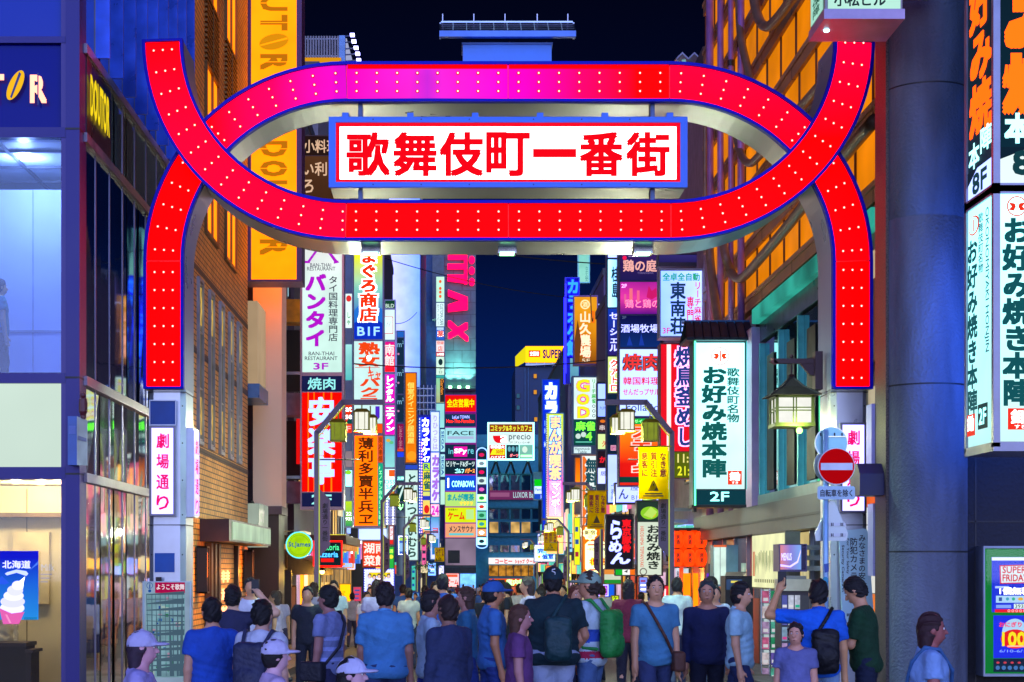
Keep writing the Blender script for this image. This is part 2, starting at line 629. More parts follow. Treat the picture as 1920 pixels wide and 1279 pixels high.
# ------------------------------------------------------------------ glass corner building on the left
def glass_building():
    X, Y = -4.75, 22.1
    b = thing('glass_building', 'glass corner building with violet frames and a cafe behind its panes, left of the gate', 'building', (-7.5, 24, 0))
    FRM = pbr('282468', 0.4, 0.4, 0.15, 1.0)
    FRM2 = pbr('3c3470', 0.4, 0.4, 0.15, 1.0)
    F = FWF(Y)
    k = Y / FPX
    zx = lambda py: HC + (VY - py) * k
    xx = lambda px: (px - VX) * k
    m = MB()
    m.box(xx(125), Y - 0.06, 0, xx(151), Y + 0.35, 16, FRM)
    for z in (2.98, 4.2, 7.35, 9.4, 12.0, 14.2):
        m.box(xx(124.5), Y - 0.066, z, xx(151.5), Y + 0.2, z + 0.025, DARK)
    m.build('corner_column', b)
    for py0, py1 in ((70, 82), (240, 259), (700, 719), (876, 899), (1318, 1336)):
        m = MB(); m.box(-9.5, Y - 0.04, zx(py1), xx(124), Y + 0.22, zx(py0), FRM); m.build('transom', b)
    for px in (115.5, -160, -330):
        m = MB(); m.box(xx(px), Y - 0.03, 0, xx(px + 9), Y + 0.15, 16, FRM2); m.build('mullion', b)
    # panes facing the boulevard
    def pane(py0, py1, mat, d=0.0):
        q = MB()
        q.box(-9.5, Y + 0.03 - d, zx(py1), xx(116), Y + 0.045 - d, zx(py0), mat)
        return q.build('pane', b)
    pane(-700, 70, glass_mirror('0a1c9c', 0.03))
    sp = pane(82, 240, glass_mirror('06067c', 0.012))
    pane(259, 700, glass_clear('c0d6ff', 0.05))
    q = MB(); q.box(-9.5, Y + 0.03, zx(876), xx(116), Y + 0.06, zx(719), emit('d9f0e2', 0.85, 0.1, 0.5)); q.build('lit_panel', b)
    pane(899, 1400, glass_clear('f0ecdc', 0.03))
    # lit letters on the band
    G = PF(Y - 0.02)
    t = MB()
    Yl, Wl = emit('f3b81c', 1.0), emit('ffeec8', 1.0)
    t.text(G, 'T', -22, 140, 9, 194, 0.03, Wl, 'h', 0.055)
    pts = []
    for i in range(28):
        a = 2 * math.pi * i / 28
        x, y = 15.5 * math.cos(a), 29 * math.sin(a)
        pts.append((30 + x * 0.93 - y * 0.30, 161 + y * 0.95 + x * -0.25))
    t.poly(G, pts, 0.03, Yl)
    t.poly(G, [(20, 183), (23, 186), (41, 140), (37, 136)], 0.032, pbr('0a1266', 0.3))
    t.text(G, 'R', 57, 141, 89, 195, 0.03, Wl, 'h', 0.06)
    t.rect(G, 71, 138, 73.5, 198, 0.032, pbr('0a1266', 0.3))
    t.build('lettering', b)
    # rooms behind the panes
    r = MB()
    WW, CE = pbr('c9d2e6', 0.7, 0, 0.06), pbr('8d94a3', 0.7, 0, 0.05)
    Z0, Z1 = 4.25, 7.32
    r.box(-9.5, 27.0, 0.0, -4.95, 27.1, 8, pbr('b9a98c', 0.7))
    r.box(-9.5, 22.4, Z1, -4.95, 27.0, Z1 + 0.1, CE)
    r.box(-9.5, 22.4, Z0 - 0.3, -4.95, 27.0, Z0 - 0.1, pbr('6d6d7c', 0.6))
    r.box(-4.98, 22.5, 0.0, -4.9, 27.0, 8, pbr('a8a498', 0.7))
    r.box(-9.5, 22.4, 2.95, -4.95, 27.0, 3.05, pbr('d9d2c0', 0.7))
    r.box(-9.6, 22.3, 0.0, -9.5, 27.0, 8, pbr('b8a888', 0.7))
    r.box(-9.5, 22.3, 0.0, -4.95, 27.0, 0.05, pbr('4a4038', 0.5))
    r.build('room', b)
    q = MB(); q.box(-6.42, 24.4, Z0, -5.35, 24.6, 7.1, WW); q.build('partition', b)
    q = MB(); q.box(-8.6, 24.2, 0.05, -5.30, 24.35, 2.94, pbr('e2d6b4', 0.65, 0, 0.05))
    q.box(-5.935, 24.19, 0.05, -5.92, 24.2, 2.9, pbr('8a805f', 0.6)); q.build('partition', b)
    q = MB()
    for y in (23.0, 23.9, 24.8, 25.7):
        q.box(-9.5, y, Z1 - .03, -4.95, y + .04, Z1 - .002, CHAR)
    for x in (-8.2, -7.0, -5.9):
        q.box(x, 22.5, Z1 - .035, x + .04, 27.0, Z1 - .004, CHAR)
    q.build('ceiling_grid', b)
    q = MB(); q.box(-7.1, 24.9, Z0, -6.6, 25.3, 7.3, pbr('c0a878', .6)); q.box(-9.4, 26.9, Z0 + .9, -6.6, 26.98, 6.4, emit('e0b060', .5, .5, 1)); q.build('pillar', b)
    q = MB(); q.box(-6.40, 24.38, 5.1, -5.38, 24.4, 5.13, pbr('8090b0', .5)); q.box(-5.9, 24.39, Z0, -5.88, 24.4, 7.1, pbr('9aa8c4', .5)); q.box(-6.42, 24.3, Z0 - .02, -5.3, 24.4, Z0 + .28, pbr('2a3048', .5)); q.build('panel_joint', b)
    q = MB()
    for i in range(4):
        q.box(-8.5 + i * .8, 24.1, 1.3, -8.0 + i * .8, 24.18, 2.3, pbr(['6a3a20', 'c8a060', '8a5030', 'd8c8a0'][i], .6))
    q.box(-8.6, 23.9, 2.5, -5.32, 24.2, 2.56, pbr('5a4630', .5)); q.build('wall_menu', b)
    LD = emit('fff2d0', 6.0)
    for (px, py, yy) in ((45, 291, 23.4), (30, 905, 23.3), (77, 909, 23.6), (111, 906, 23.3), (-60, 905, 23.4)):
        p = P(px, py, yy); zc = 2.945 if py > 600 else Z1 - 0.005
        q = MB(); q.lathe((p.x, yy, zc - 0.02), [(0.001, 0), (0.05, 0), (0.055, 0.018)], LD, 12); dl = q.build('downlight', b)
        point_light('downlight_lamp', (p.x, yy, zc - 0.12), 'fff0cc' if zc < 4 else 'e6efff', 24 if zc < 4 else 120, 0.06, b)
    # street side: coated glass strips between transoms, slim mullions, deep fins above
    S = LWF(X)
    y0, y1 = 22.45, 30.95
    zb = [0.0, 2.96, 4.2, 7.32, 8.46, 16.0]
    body = MB(); body.box(-9.6, 22.6, 8.0, X - 0.12, y1, 16.0, DARK); body.box(X - 0.16, 27.0, 0, X - 0.1, y1, 8, DARK)
    body.box(-9.6, 22.5, 16.0, X, y1, 16.3, FRM); body.build('wall', b)
    mats = [glass_mirror('10141c', 0.8, (1, 1, 1)), glass_mirror('1a3038', 0.8, (0.9, 1, 1)), glass_mirror('0a1c3c', 0.55), glass_mirror('5a6460', 0.35), glass_mirror('04060f', 0.4)]
    for i in range(5):
        q = MB()
        n = 9
        for j in range(n):
            a0, a1 = y0 + (y1 - y0) * j / n, y0 + (y1 - y0) * (j + 1) / n
            tl = 0.012 * math.sin(j * 7.3 + i * 2.1)
            q.face([(X + 0.005 + tl, a0, zb[i]), (X + 0.005 - tl, a1, zb[i]), (X + 0.005 - tl * 0.6, a1, zb[i + 1]), (X + 0.005 + tl * 0.6, a0, zb[i + 1])], mats[i])
        q.build('pane', b)
    for z in zb[1:5]:
        q = MB(); fb(q, S, 22.3, y1, z - 0.06, z + 0.06, -0.05, 0.06, pbr('8c8494', 0.35, 0.6)); q.build('transom', b)
    yy = 23.07
    while yy < y1:
        q = MB(); fb(q, S, yy - 0.025, yy + 0.025, 0, 16, -0.04, 0.014, pbr('7a7690', 0.35, 0.6)); q.build('mullion', b)
        q = MB(); fb(q, S, yy - 0.02, yy + 0.02, 8.55, 16, 0.014, 0.20, pbr('3a68f0', 0.3, 0.3)); q.build('fin', b)
        yy += 0.945
    # dark signboard with glowing letters on the band
    q = MB(); fb(q, S, 22.42, 24.0, 7.4, 8.4, 0.01, 0.03, pbr('0c0c1c', 0.3)); sb = q.build('signboard', b)
    q = MB(); q.text(S, 'DOUTOR', 22.5, -8.2, 23.75, -7.65, 0.06, emit('f2d31a', 1.0), 'h', 0.05); q.build('lettering', sb)
    return b


glass_building()


# ------------------------------------------------------------------ tiled building with slit windows
def brick_building():
    X = -4.75
    b = thing('brick_building', 'brown tiled building with five slit windows and a lit entrance, behind the left gate post', 'building', (-7.5, 35.5, 0))
    BR = brick_mat('eca84a', 'd89640', '5a3818', 0.30, 0.105, 'Y', 0.55, 0.012)
    BD = brick_mat('5a3a1c', '4a3018', '2a1a0c', 0.30, 0.105, 'Y', 0.55, 0.012)
    S = LWF(X)
    w = MB(); w.box(-11, 31.0, -0.3, X, 40.2, 17, BR); w.build('wall', b)
    for z in (7.30, 5.75, 3.95):
        w = MB(); fb(w, S, 31.0, 40.2, z, z + 0.11, 0.0, 0.008, BD); w.build('band_course', b)
    LAT = emit('f0c64a', 0.85, 0.3, 6.0)
    for yc in (32.5, 34.0, 35.5, 36.96, 38.42):
        wn_ = window(b, S, yc - 0.3, yc + 0.3, 4.1, 7.2, pbr('9aa2a8', 0.35, 0.7), emit('8a7a48', 0.6, 0.5, 3), 0, 0.07, 0.06)
        for z0, z1 in ((6.35, 7.05), (4.3, 5.0)):
            q = MB()
            zc = (z0 + z1) / 2
            fb(q, S, yc - 0.24, yc + 0.24, z0, z1, 0.012, 0.02, LAT)
            for sgn in (1, -1):
                q.face([S.pt(yc - 0.24, -(zc + sgn * 0.35 - 0.03), 0.024), S.pt(yc + 0.24, -(zc - sgn * 0.35 - 0.03), 0.024), S.pt(yc + 0.24, -(zc - sgn * 0.35 + 0.03), 0.024), S.pt(yc - 0.24, -(zc + sgn * 0.35 + 0.03), 0.024)], DARK)
            q.build('lattice', wn_)
        for z in (4.2, 5.15, 6.2, 7.1):
            q = MB(); fb(q, S, yc - 0.26, yc + 0.26, z - 0.012, z + 0.012, 0.012, 0.04, pbr('b8b0a0', 0.4, 0.6)); q.build('glazing_bar', wn_)
    YW = emit('ffae10', 1.0, 0.25, 0.9)
    for y0 in (33.2, 36.1):
        for z0, z1, mt in ((8.2, 9.9, YW), (9.95, 11.5, YW), (12.75, 14.5, YW)):
            window(b, S, y0, y0 + 1.75, z0, z1, pbr('6a5020', 0.4, 0.4), mt, 1, 0.07, 0.06)
        q = MB()
        for i in range(12):
            z = 11.55 + i * 0.098
            fb(q, S, y0, y0 + 1.75, z, z + 0.05, 0.0, 0.06, pbr('8a6428', 0.45, 0.4))
        fb(q, S, y0 + 0.84, y0 + 0.91, 11.5, 12.72, 0.0, 0.07, pbr('6a5020', 0.4, 0.4))
        q.build('louvre', b)
    q = MB(); fb(q, S, 33.28, 34.9, 10.0, 10.5, 0.02, 0.03, emit('2a5ad0', 0.7)); q.build('blind', b)
    # entrance
    q = MB(); fb(q, S, 32.6, 40.0, 2.30, 2.72, 0.0, 0.55, pbr('30242c', 0.4, 0.3)); cp = q.build('canopy', b)
    q = MB(); fb(q, S, 33.0, 39.9, 2.34, 2.68, 0.55, 0.565, emit('a8c8ac', 0.8, 0.35, 1.2)); q.build('light_box', cp)
    q = MB(); q.text(S, 'JOY', 38.0, -3.1, 39.2, -2.72, 0.5, pbr('8a8090', 0.3, 0.8), 'h', 0.04); q.build('lettering', cp)
    q = MB()
    fb(q, S, 33.2, 37.6, 0.0, 2.28, 0.005, 0.02, DARK)
    for a in (33.2, 33.75, 34.3, 37.3):
        fb(q, S, a, a + 0.25, -0.3, 2.28, 0.02, 0.14, pbr('2c1a14', 0.5))
    fb(q, S, 34.7, 37.2, -0.3, 2.28, 0.02, 0.06, BR)
    q.build('porch', b)
    q = MB()
    for i, c in enumerate('非湯陶品'):
        q = MB()
        q.text(S, c + c, 34.9, -1.75 + i * 0.36, 36.2, -1.5 + i * 0.36, 0.10, emit('ffe49a', 1.6), 'h', 0.04)
        q.build('lettering', b)
    for yc in (32.2, 39.4):
        q = MB()
        z = 1.75
        fb(q, S, yc - 0.16, yc + 0.16, z - 0.42, z + 0.45, 0.02, 0.05, DARK)
        for a in (-0.16, 0.13):
            fb(q, S, yc + a, yc + a + 0.03, z - 0.42, z + 0.45, 0.05, 0.22, DARK)
        fb(q, S, yc - 0.16, yc + 0.16, z + 0.42, z + 0.45, 0.05, 0.22, DARK)
        fb(q, S, yc - 0.16, yc + 0.16, z - 0.42, z - 0.39, 0.05, 0.22, DARK)
        sc_ = q.build('wall_lamp', b)
        q = MB(); q.tube([S.pt(yc, -(z - 0.12), 0.13), S.pt(yc, -(z + 0.33), 0.13)], 0.075, emit('ff9a1a', 2.2), 10); q.build('lamp_glass', sc_)
        point_light('wall_lamp_bulb', S.pt(yc, -z, 0.5), 'ff8a1c', 60, 0.1, b)
    return b


brick_building()


# ------------------------------------------------------------------ buildings down the left side
def plain_block(name, label, x0, x1, y0, y1, z1, wall, side, wins=(), front_wins=(), z0=-1.5, roof=True, cat='building'):
    b = thing(name, label, cat, ((x0 + x1) / 2, (y0 + y1) / 2, ground_z((y0 + y1) / 2)))
    q = MB(); q.box(x0, y0, z0, x1, y1, z1, wall); q.build('wall', b)
    if roof:
        q = MB(); q.box(x0 - 0.05, y0 - 0.05, z1, x1 + 0.05, y1 + 0.05, z1 + 0.35, pbr('3c3c48', 0.6)); q.build('parapet', b)
    S = LWF(x1) if side == 'L' else RWF(x0)
    for (a0, a1, za, zb_, mt) in wins:
        window(b, S, a0, a1, za, zb_, CHAR, mt, 1)
    R = random.Random(int(y0 * 7 + x0))
    hs = ['f4e0b0', 'e8f4ff', 'f0a030', 'f06090', '60d8c0', 'f8f060', 'b0d8ff', 'f05838', 'a0f060', 'f8c8e8']
    a = y0 + .2
    while a < y1 - 1.2:
        w_ = R.uniform(1.6, 3.2); w_ = min(w_, y1 - a)
        gz = ground_z(a)
        q = MB(); fb(q, S, a, a + w_ - .15, gz, gz + R.uniform(2.1, 2.7), 0.0, 0.05, emit(R.choice(hs), 0.8, 0.45, 1.0)); fb(q, S, a + w_ - .15, a + w_, gz, gz + 2.8, 0.0, 0.12, CHAR)
        fb(q, S, a, a + w_ - .15, gz + 2.75, gz + R.uniform(3.2, 3.6), 0.0, R.uniform(.15, .5), emit(R.choice(hs), 0.95, 0.3, 1.5)); q.build('shop_front', b)
        if side == 'R' or R.random() < .5:
            q = MB(); z_ = gz + R.uniform(4.2, 5.2); fb(q, S, a + .1, a + w_ - .3, z_, z_ + R.uniform(1.2, 3.2), 0.0, 0.08, emit(R.choice(hs), 1.0, 0.3, 1.5)); q.build('lit_panel', b)  # added glowing panels, mostly to show as reflections in the left glass
        a += w_
    G = FWF(y0)
    for (a0, a1, za, zb_, mt) in front_wins:
        window(b, G, a0, a1, za, zb_, CHAR, mt, 1, 0.06, 0.05)
    return b


DKG = glass_mirror('0c1420', 0.4)
WARM = emit('ffc260', 0.8, 0.3, 0.8)
COOL = emit('a8d8e8', 0.7, 0.3, 0.8)


def pier_building():
    b = thing('pier_building', 'narrow building with a pale peach pier and stacked balcony boxes, under the big orange sign', 'building', (-5.5, 46, 0))
    q = MB(); q.box(-11, 43.6, -0.6, -4.95, 52, 15.0, pbr('5a5058', 0.7)); q.build('wall', b)
    q = MB()
    q.box(-4.95, 43.0, 3.3, -4.24, 44.2, 14.0, pbr('ffe0c8', 0.6, 0, 0.08, 0.5)); q.build('pier', b)
    q = MB(); q.box(-4.98, 42.9, -0.6, -4.3, 44.3, 3.12, pbr('2a1c22', 0.5)); q.box(-5.0, 42.8, 3.12, -4.22, 44.4, 3.32, pbr('5a4a58', 0.5)); q.build('pier_base', b)
    # bay box with blue soffit between brick wall and pier
    q = MB(); q.box(-5.0, 40.4, 6.1, -4.55, 42.2, 8.0, emit('d9b890', 0.55, 0.15)); q.build('bay_box', b)
    q = MB(); q.box(-5.0, 40.4, 5.75, -4.5, 42.3, 6.08, pbr('5a80b8', 0.3, 0.4)); q.build('soffit', b)
    q = MB(); q.box(-5.0, 40.4, 2.3, -4.5, 42.3, 3.3, emit('b8c8b8', 0.6, 0.3)); q.build('bay_box', b)
    for i, (py0, py1, h) in enumerate(((569, 611, 'd28418'), (742, 783, '8a7f94'), (905, 945, '8a7f94'))):
        p0, p1 = P(531, py1, 50), P(560, py0, 50)
        q = MB(); q.box(p0.x, 49.2, p0.z, p1.x + 0.25, 50.0, p1.z, pbr(h, 0.55, 0.1, 0.3, 4)); q.build('balcony', b)
    for (py0, py1) in ((620, 735), (790, 900)):
        p0, p1 = P(530, py1, 51.5), P(562, py0, 51.5)
        q = MB(); q.box(p0.x, 51.4, p0.z, p1.x + 0.2, 51.5, p1.z, DARK); q.build('shutter', b)
    q = MB(); q.box(-4.62, 51.2, P(0, 870, 51.2).z, -4.3, 51.3, P(0, 785, 51.2).z, emit('e01010', 0.9)); q.build('lit_panel', b)
    return b


pier_building()
plain_block('street_building', 'dark grey building with a rooftop fence behind the purple restaurant sign', -12, -4.85, 53, 63, 16.5, pbr('54525c', 0.7), 'L',
            [(54, 56, 4, 6, WARM), (57, 59, 4, 6, COOL), (60, 62, 7, 9, DKG), (54, 56, 7, 9, DKG)], [(-5.6, -4.95, 10, 12, COOL)])
plain_block('street_building', 'grey tenement behind the red and yellow tuna sign tower', -12, -4.9, 63.1, 82, 19.8, pbr('6d6a74', 0.7), 'L',
            [(65, 68, 3, 5, COOL), (70, 73, 3, 5, WARM), (75, 78, 3, 5, COOL), (65, 68, 7, 9, DKG), (70, 73, 7, 9, COOL), (75, 78, 7, 9, DKG)])
plain_block('street_building', 'nearly black slab building left of the white screen building', -12, -3.75, 84, 108, 20.0, pbr('24262f', 0.6), 'L',
            [(86, 90, 3, 6, COOL), (92, 96, 3, 6, WARM), (98, 102, 3, 6, COOL)])


def screen_building():
    b = plain_block('screen_building', 'tall building whose street end is one pale blue white lit screen', -14, -2.35, 125, 150, 29, pbr('30507c', 0.5), 'L', [(128, 134, 3, 7, COOL), (136, 142, 3, 7, COOL)])
    G = FWF(125)
    q = MB(); fb(q, G, -4.6, -2.4, 14.8, 28.5, 0.0, 0.25, emit_grad('e8f0ff', '90c4ff', 0.95, 'X', 0.1, 0.95)); q.build('screen', b)
    q = MB()
    for i in range(5):
        fb(q, G, -2.5 - i * 0.06, -1.2 - i * 0.06, 12.6 + i * 0.5, 12.68 + i * 0.5, 0.3, 0.38, STEEL2)
        q.tube([G.pt(-2.4 + i * 0.28, -12.4, 0.34), G.pt(-2.4 + i * 0.28, -14.9, 0.34)], 0.035, STEEL2, 5)
    q.build('truss', b)
    return b


screen_building()


def cinema_building():
    Y = 160.0
    b = thing('cinema_building', 'slate green tower with giant pink letters and a column of lit shop panels', 'building', (0, 164, -1.3))
    k = Y / FPX
    X = lambda px: (px - VX) * k
    Z = lambda py: HC + (VY - py) * k
    q = MB(); q.box(X(833), Y, -1.3, X(892), Y + 20, 34, brick_mat('4c6a72', '486670', '30444a', 1.6, 1.1, 'X', 0.5, 0.03)); q.build('wall', b)
    q = MB(); q.box(-9, Y + 0.6, -1.3, X(833), Y + 20, 34, pbr('1c4a80', 0.5)); q.build('wing', b)
    q = MB(); q.box(X(811), Y - 0.6, 24.6, X(833), Y + 0.6, 34, pbr('54606c', 0.6)); q.build('wall_box', b)
    F = PF(Y)
    PK = emit('ff0a78', 1.0)
    def letter(polys, nm='letter'):
        m = MB()
        for pg in polys:
            m.prism(F, pg, 0.15, 0.7, PK)
        return m.build(nm, b)
    # m with three dots, A, X, all turned on their side as on the wall
    letter([[(842, 446), (876, 446), (876, 456), (842, 456)], [(842, 456), (876, 456), (876, 534), (870, 534), (870, 456)] if False else [(870, 456), (876, 456), (876, 534), (870, 534)],
            [(840, 480), (870, 480), (870, 488), (840, 488)], [(839, 497), (870, 497), (870, 506), (839, 506)], [(839, 517), (876, 517), (876, 533), (839, 528)]])
    for cy in (489, 509, 530):
        m = MB(); m.prism(F, [(884.5 + 5.5 * math.cos(a * math.pi / 8), cy + 7 * math.sin(a * math.pi / 8)) for a in range(16)], 0.15, 0.6, PK); m.build('letter_dot', b)
    letter([[(840, 545), (877, 559), (877, 570), (840, 556)], [(840, 573), (877, 561), (877, 582), (840, 586)]])
    letter([[(840, 603), (877, 630), (877, 641), (840, 615)], [(840, 636), (877, 606), (877, 618), (840, 636)], [(840, 603), (852, 610), (852, 634), (840, 636)]] if False else
           [[(840, 603), (845, 603), (878, 633), (878, 641), (874, 641), (840, 613)], [(877, 607), (877, 618), (845, 636), (840, 636), (840, 627), (872, 607)]])
    # floodlit foot of the tower
    for px in (844, 861, 877):
        q = MB(); p = P(px, 727, Y); q.box(p.x - 0.15, Y - 0.6, p.z - 0.2, p.x + 0.15, Y - 0.3, p.z + 0.1, emit('d8fff0', 5)); q.build('wall_lamp', b)
        spot_light('wall_lamp_beam', (p.x, Y - 0.7, p.z + 0.1), (p.x, Y + 0.1, p.z + 5), 'b0ffe4', 1400, 80, b)
    q = MB(); q.box(X(833), Y - 0.9, Z(734), X(892), Y, Z(730), CHAR); q.build('ledge', b)
    # column of panels, right-hand edge runs a little uphill
    def panel(y0, y1, h, items, var=0.1, s=1.0):
        m = MB(); m.fbox(F, 835, y0, 892, y1, 0.0, 0.5, emit(h, s, var, 0.4)); m.fring(F, 834, y0 - 0.7, 893, y1 + 0.7, 0.8, 0.8, 0.0, 0.54, emit('c020c0', 0.6)); pn = m.build('sign_panel', b)
        m = MB()
        for (t, u0, v0, u1, v1, h2, bd) in items:
            if t == '#':
                m.rect(F, u0, v0, u1, v1, 0.53, emit(h2, 1.0))
            else:
                m.text(F, t, u0, v0, u1, v1, 0.56, emit(h2, 1.0, sample=False), 'h', bd)
        m.build('lettering', pn)
    panel(742, 773, 'e81008', [('全店営業中', 838, 749, 889, 765, 'f4f000', 0.04)])
    panel(777, 801, '12304e', [('LeiLei TOWN', 848, 780, 880, 786, 'd8f0ff', 0.02), ('Hee-The-Paradise', 837, 787, 889, 794, 'ff3a10', 0.03)])
    panel(803, 831, '9fe0ea', [('FACE', 839, 809, 888, 817, '103038', 0.02), ('#', 839, 819, 888, 824, 'a8b4d8', 0)])
    panel(834, 861, '122c44', [('in', 841, 842, 850, 852, '70d8e8', 0.02), ('#', 851, 838, 876, 857, 'e818a8', 0), ('SPy', 852, 842, 875, 853, 'ffffff', 0.04), ('re', 877, 843, 888, 852, '70d8e8', 0.02)])
    panel(863, 890, '0c2838', [('ビリヤード&ダーツ', 837, 865, 890, 876, 'd8f4f4', 0.03), ('ゴルフ', 853, 879, 870, 888, 'e8ffff', 0.03), ('バグース', 872, 879, 890, 888, 'ffe060', 0.03)])
    panel(892, 921, '1050d8', [('COPABOWL', 847, 902, 890, 914, 'e8f8ff', 0.03), ('#', 839, 897, 842, 915, 'ffffff', 0)])
    panel(923, 950, 'b8e878', [('まんが喫茶', 839, 926, 889, 940, '10a0a8', 0.05), ('サラテラ', 862, 941, 886, 948, 'f8f000', 0.02)])
    panel(952, 980, 'e0f014', [('ケーム', 840, 960, 871, 975, 'e83818', 0.05), ('地球最大!!', 840, 954, 858, 958, '303020', 0.01), ('#', 874, 956, 888, 974, 'b8e890', 0)])
    panel(982, 1008, 'f4a878', [('メンスサウナ', 842, 986, 888, 998, '142c40', 0.03), ('#', 842, 1000, 888, 1004, '60c8d0', 0)])
    # lower storeys
    m = MB(); m.fbox(F, 835, 1010, 892, 1060, 0.0, 0.3, emit('b8a0c0', 0.45, 0.4, 0.3)); m.build('lower_front', b)
    m = MB(); m.fbox(F, 840, 1032, 862, 1056, 0.3, 0.5, pbr('142430', 0.4)); m.build('door', b)
    m = MB(); m.fbox(F, 835, 1064, 892, 1074, 0.0, 1.8, pbr('404a50', 0.5)); m.build('canopy', b)
    m = MB(); m.fbox(F, 835, 1076, 860, 1100, 0.0, 0.4, emit('ffe0e0', 1.0)); pn = m.build('sign_panel', b)
    m = MB(); m.text(F, 'ゲーム', 837, 1086, 859, 1096, 0.44, emit('f03020', 1.0), 'h', 0.04); m.rect(F, 837, 1077, 858, 1082, 0.43, emit('f06040', 1)); m.build('lettering', pn)
    m = MB(); m.fbox(F, 863, 1076, 892, 1112, 0.0, 0.3, emit('90e8f8', 0.9, 0.5, 1.5)); m.build('shop_front', b)
    return b


cinema_building()


def end_building():
    Y = 190.0
    b = thing('end_building', 'teal office block closing the alley, with a coffee shop sign across its front', 'building', (5, 196, -1.3))
    F = PF(Y)
    m = MB(); m.fbox(F, 862, 815, 1075, 1150, -14, 0.0, pbr('2c86a6', 0.45, 0.1, 0.2)); m.build('wall', b)
    m = MB()
    for y in (836, 886, 950, 1003):
        m.fbox(F, 884, y, 1075, y + 3, 0.0, 0.35, pbr('2f7a90', 0.4, 0.3))
    m.build('ledge', b)
    DG = glass_mirror('0a3050', 0.35)
    WP = emit('f0c070', 0.75, 0.7, 0.8)
    for (py0, py1, mt) in ((890, 922, 0), (954, 974, 0), (978, 1000, 1), (1022, 1036, 0)):
        for i in range(7):
            x0 = 917 + i * 20
            lit = mt == 1 and i in (0, 2, 3)
            q = MB(); q.fring(F, x0, py0, x0 + 18, py1, 0.8, 0.8, 0.0, 0.15, pbr('3a8898', 0.4, 0.4)); w_ = q.build('window', b)
            q = MB(); q.rect(F, x0 + .6, py0 + .6, x0 + 17.4, py1 - .6, 0.06, WP if lit else DG); q.build('pane', w_)
    m = MB(); m.fbox(F, 917, 920, 1003, 937, 0.2, 0.5, emit('7a3068', 0.7)); pn = m.build('sign_panel', b)
    m = MB(); m.text(F, 'LUXOR Bar', 962, 923, 1003, 934, 0.53, emit('b8e0e8', 0.9), 'h', 0.02); m.rect(F, 919, 924, 955, 932, 0.53, emit('a86090', .7)); m.build('lettering', pn)
    m = MB(); m.fbox(F, 916, 1046, 1006, 1058, 0.2, 0.9, emit('f4f4f4', 1.0)); pn = m.build('sign_panel', b)
    m = MB(); m.text(F, 'コーヒー', 928, 1048, 960, 1057, 0.93, emit('e81828', 1.0), 'h', 0.05); m.text(F, 'ショップ', 965, 1049, 983, 1057, 0.93, emit('e81828', 1.0), 'h', 0.05); m.text(F, 'クール', 986, 1048, 1004, 1057, 0.93, emit('e81828', 1.0), 'h', 0.04); m.build('lettering', pn)
    m = MB(); m.fbox(F, 917, 1060, 1000, 1080, 0.0, 0.12, emit('c88830', 0.8, 0.8, 1.6))
    for i in range(5):
        m.fbox(F, 934 + i * 14, 1059, 935.5 + i * 14, 1081, 0.12, 0.25, CHAR)
    m.build('shop_window', b)
    m = MB(); m.fbox(F, 917, 1085, 998, 1099, 0.2, 0.9, emit('f06018', 0.9)); pn = m.build('sign_panel', b)
    m = MB(); m.text(F, '案内所', 949, 1086, 984, 1098, 0.93, emit('f0ffe8', 1.0), 'h', 0.04); m.rect(F, 985, 1087, 990, 1098, 0.93, emit('40c040', 1)); m.rect(F, 917, 1087, 946, 1098, 0.93, emit('202830', 1)); m.build('lettering', pn)
    m = MB(); m.fbox(F, 917, 1101, 1000, 1135, 0.0, 0.2, emit('f87850', 0.8, 0.7, 1.5)); m.build('shop_front', b)
    for px in (873, 1008):
        q = MB(); q.disc(F, px + 4, 1070, 6, 5, 0.9, emit('f4fff8', 4), 12); q.build('lamp', b)
    return b


end_building()


def tower_block():
    Y = 240.0
    b = thing('tower_block', 'dark navy tower block with a few orange windows, carrying the yellow rooftop sign', 'building', (10, 248, -1.3))
    F = PF(Y)
    m = MB(); m.fbox(F, 966, 688, 1090, 1100, -14, 0, pbr('103058', 0.6, 0, 0.2)); m.build('wall', b)
    for i, (x, y) in enumerate(((1000, 701), (1000, 731), (1001, 782), (964 + 4, 738), (962 + 6, 760))):
        h = 'f0a030' if i < 3 else '306080'
        q = MB(); q.fring(F, x, y, x + 7, y + 9, 0.7, 0.7, 0, 0.2, CHAR); w_ = q.build('window', b)
        q = MB(); q.rect(F, x + .4, y + .4, x + 6.6, y + 8.6, 0.1, emit(h, 0.8)); q.build('pane', w_)
    for x in (984, 990):
        q = MB(); q.fbox(F, x, 690, x + .8, 800, 0, 0.2, pbr('3a70a0', .5)); q.build('pipe', b)
    # yellow roof sign with a return side
    s = thing('roof_sign', 'bright yellow rooftop sign reading SUPER on the far dark tower', 'sign', P(1015, 690, Y - 1))
    m = MB()
    m.fbox(F, 985, 651, 1056, 680, 0.0, 1.0, emit('f8ea10', 1.0))
    m.face([F.pt(985, 651, 1.0), F.pt(985, 680, 1.0), F.pt(968, 683, -4), F.pt(968, 662, -4)], emit('f0e010', 0.9))
    m.build('sign_panel', s)
    m = MB(); m.fbox(F, 991, 659, 1012, 671, 1.0, 1.05, emit('f03010', 1)); m.text(F, '空麗浴', 993, 661, 1010, 669, 1.1, emit('ffffff', 1), 'h', 0.02)
    m.text(F, 'SUPER', 1017, 657, 1053, 674, 1.1, emit('18206a', 1), 'h', 0.06)
    m.build('lettering', s)
    m = MB(); m.fbox(F, 985, 683, 1056, 687, 0, 1, STEEL2)
    for x in (990, 1005, 1020, 1035, 1050):
        m.fbox(F, x, 680, x + 1, 688, 0.2, 0.5, STEEL2)
    m.build('support', s)
    return b


tower_block()


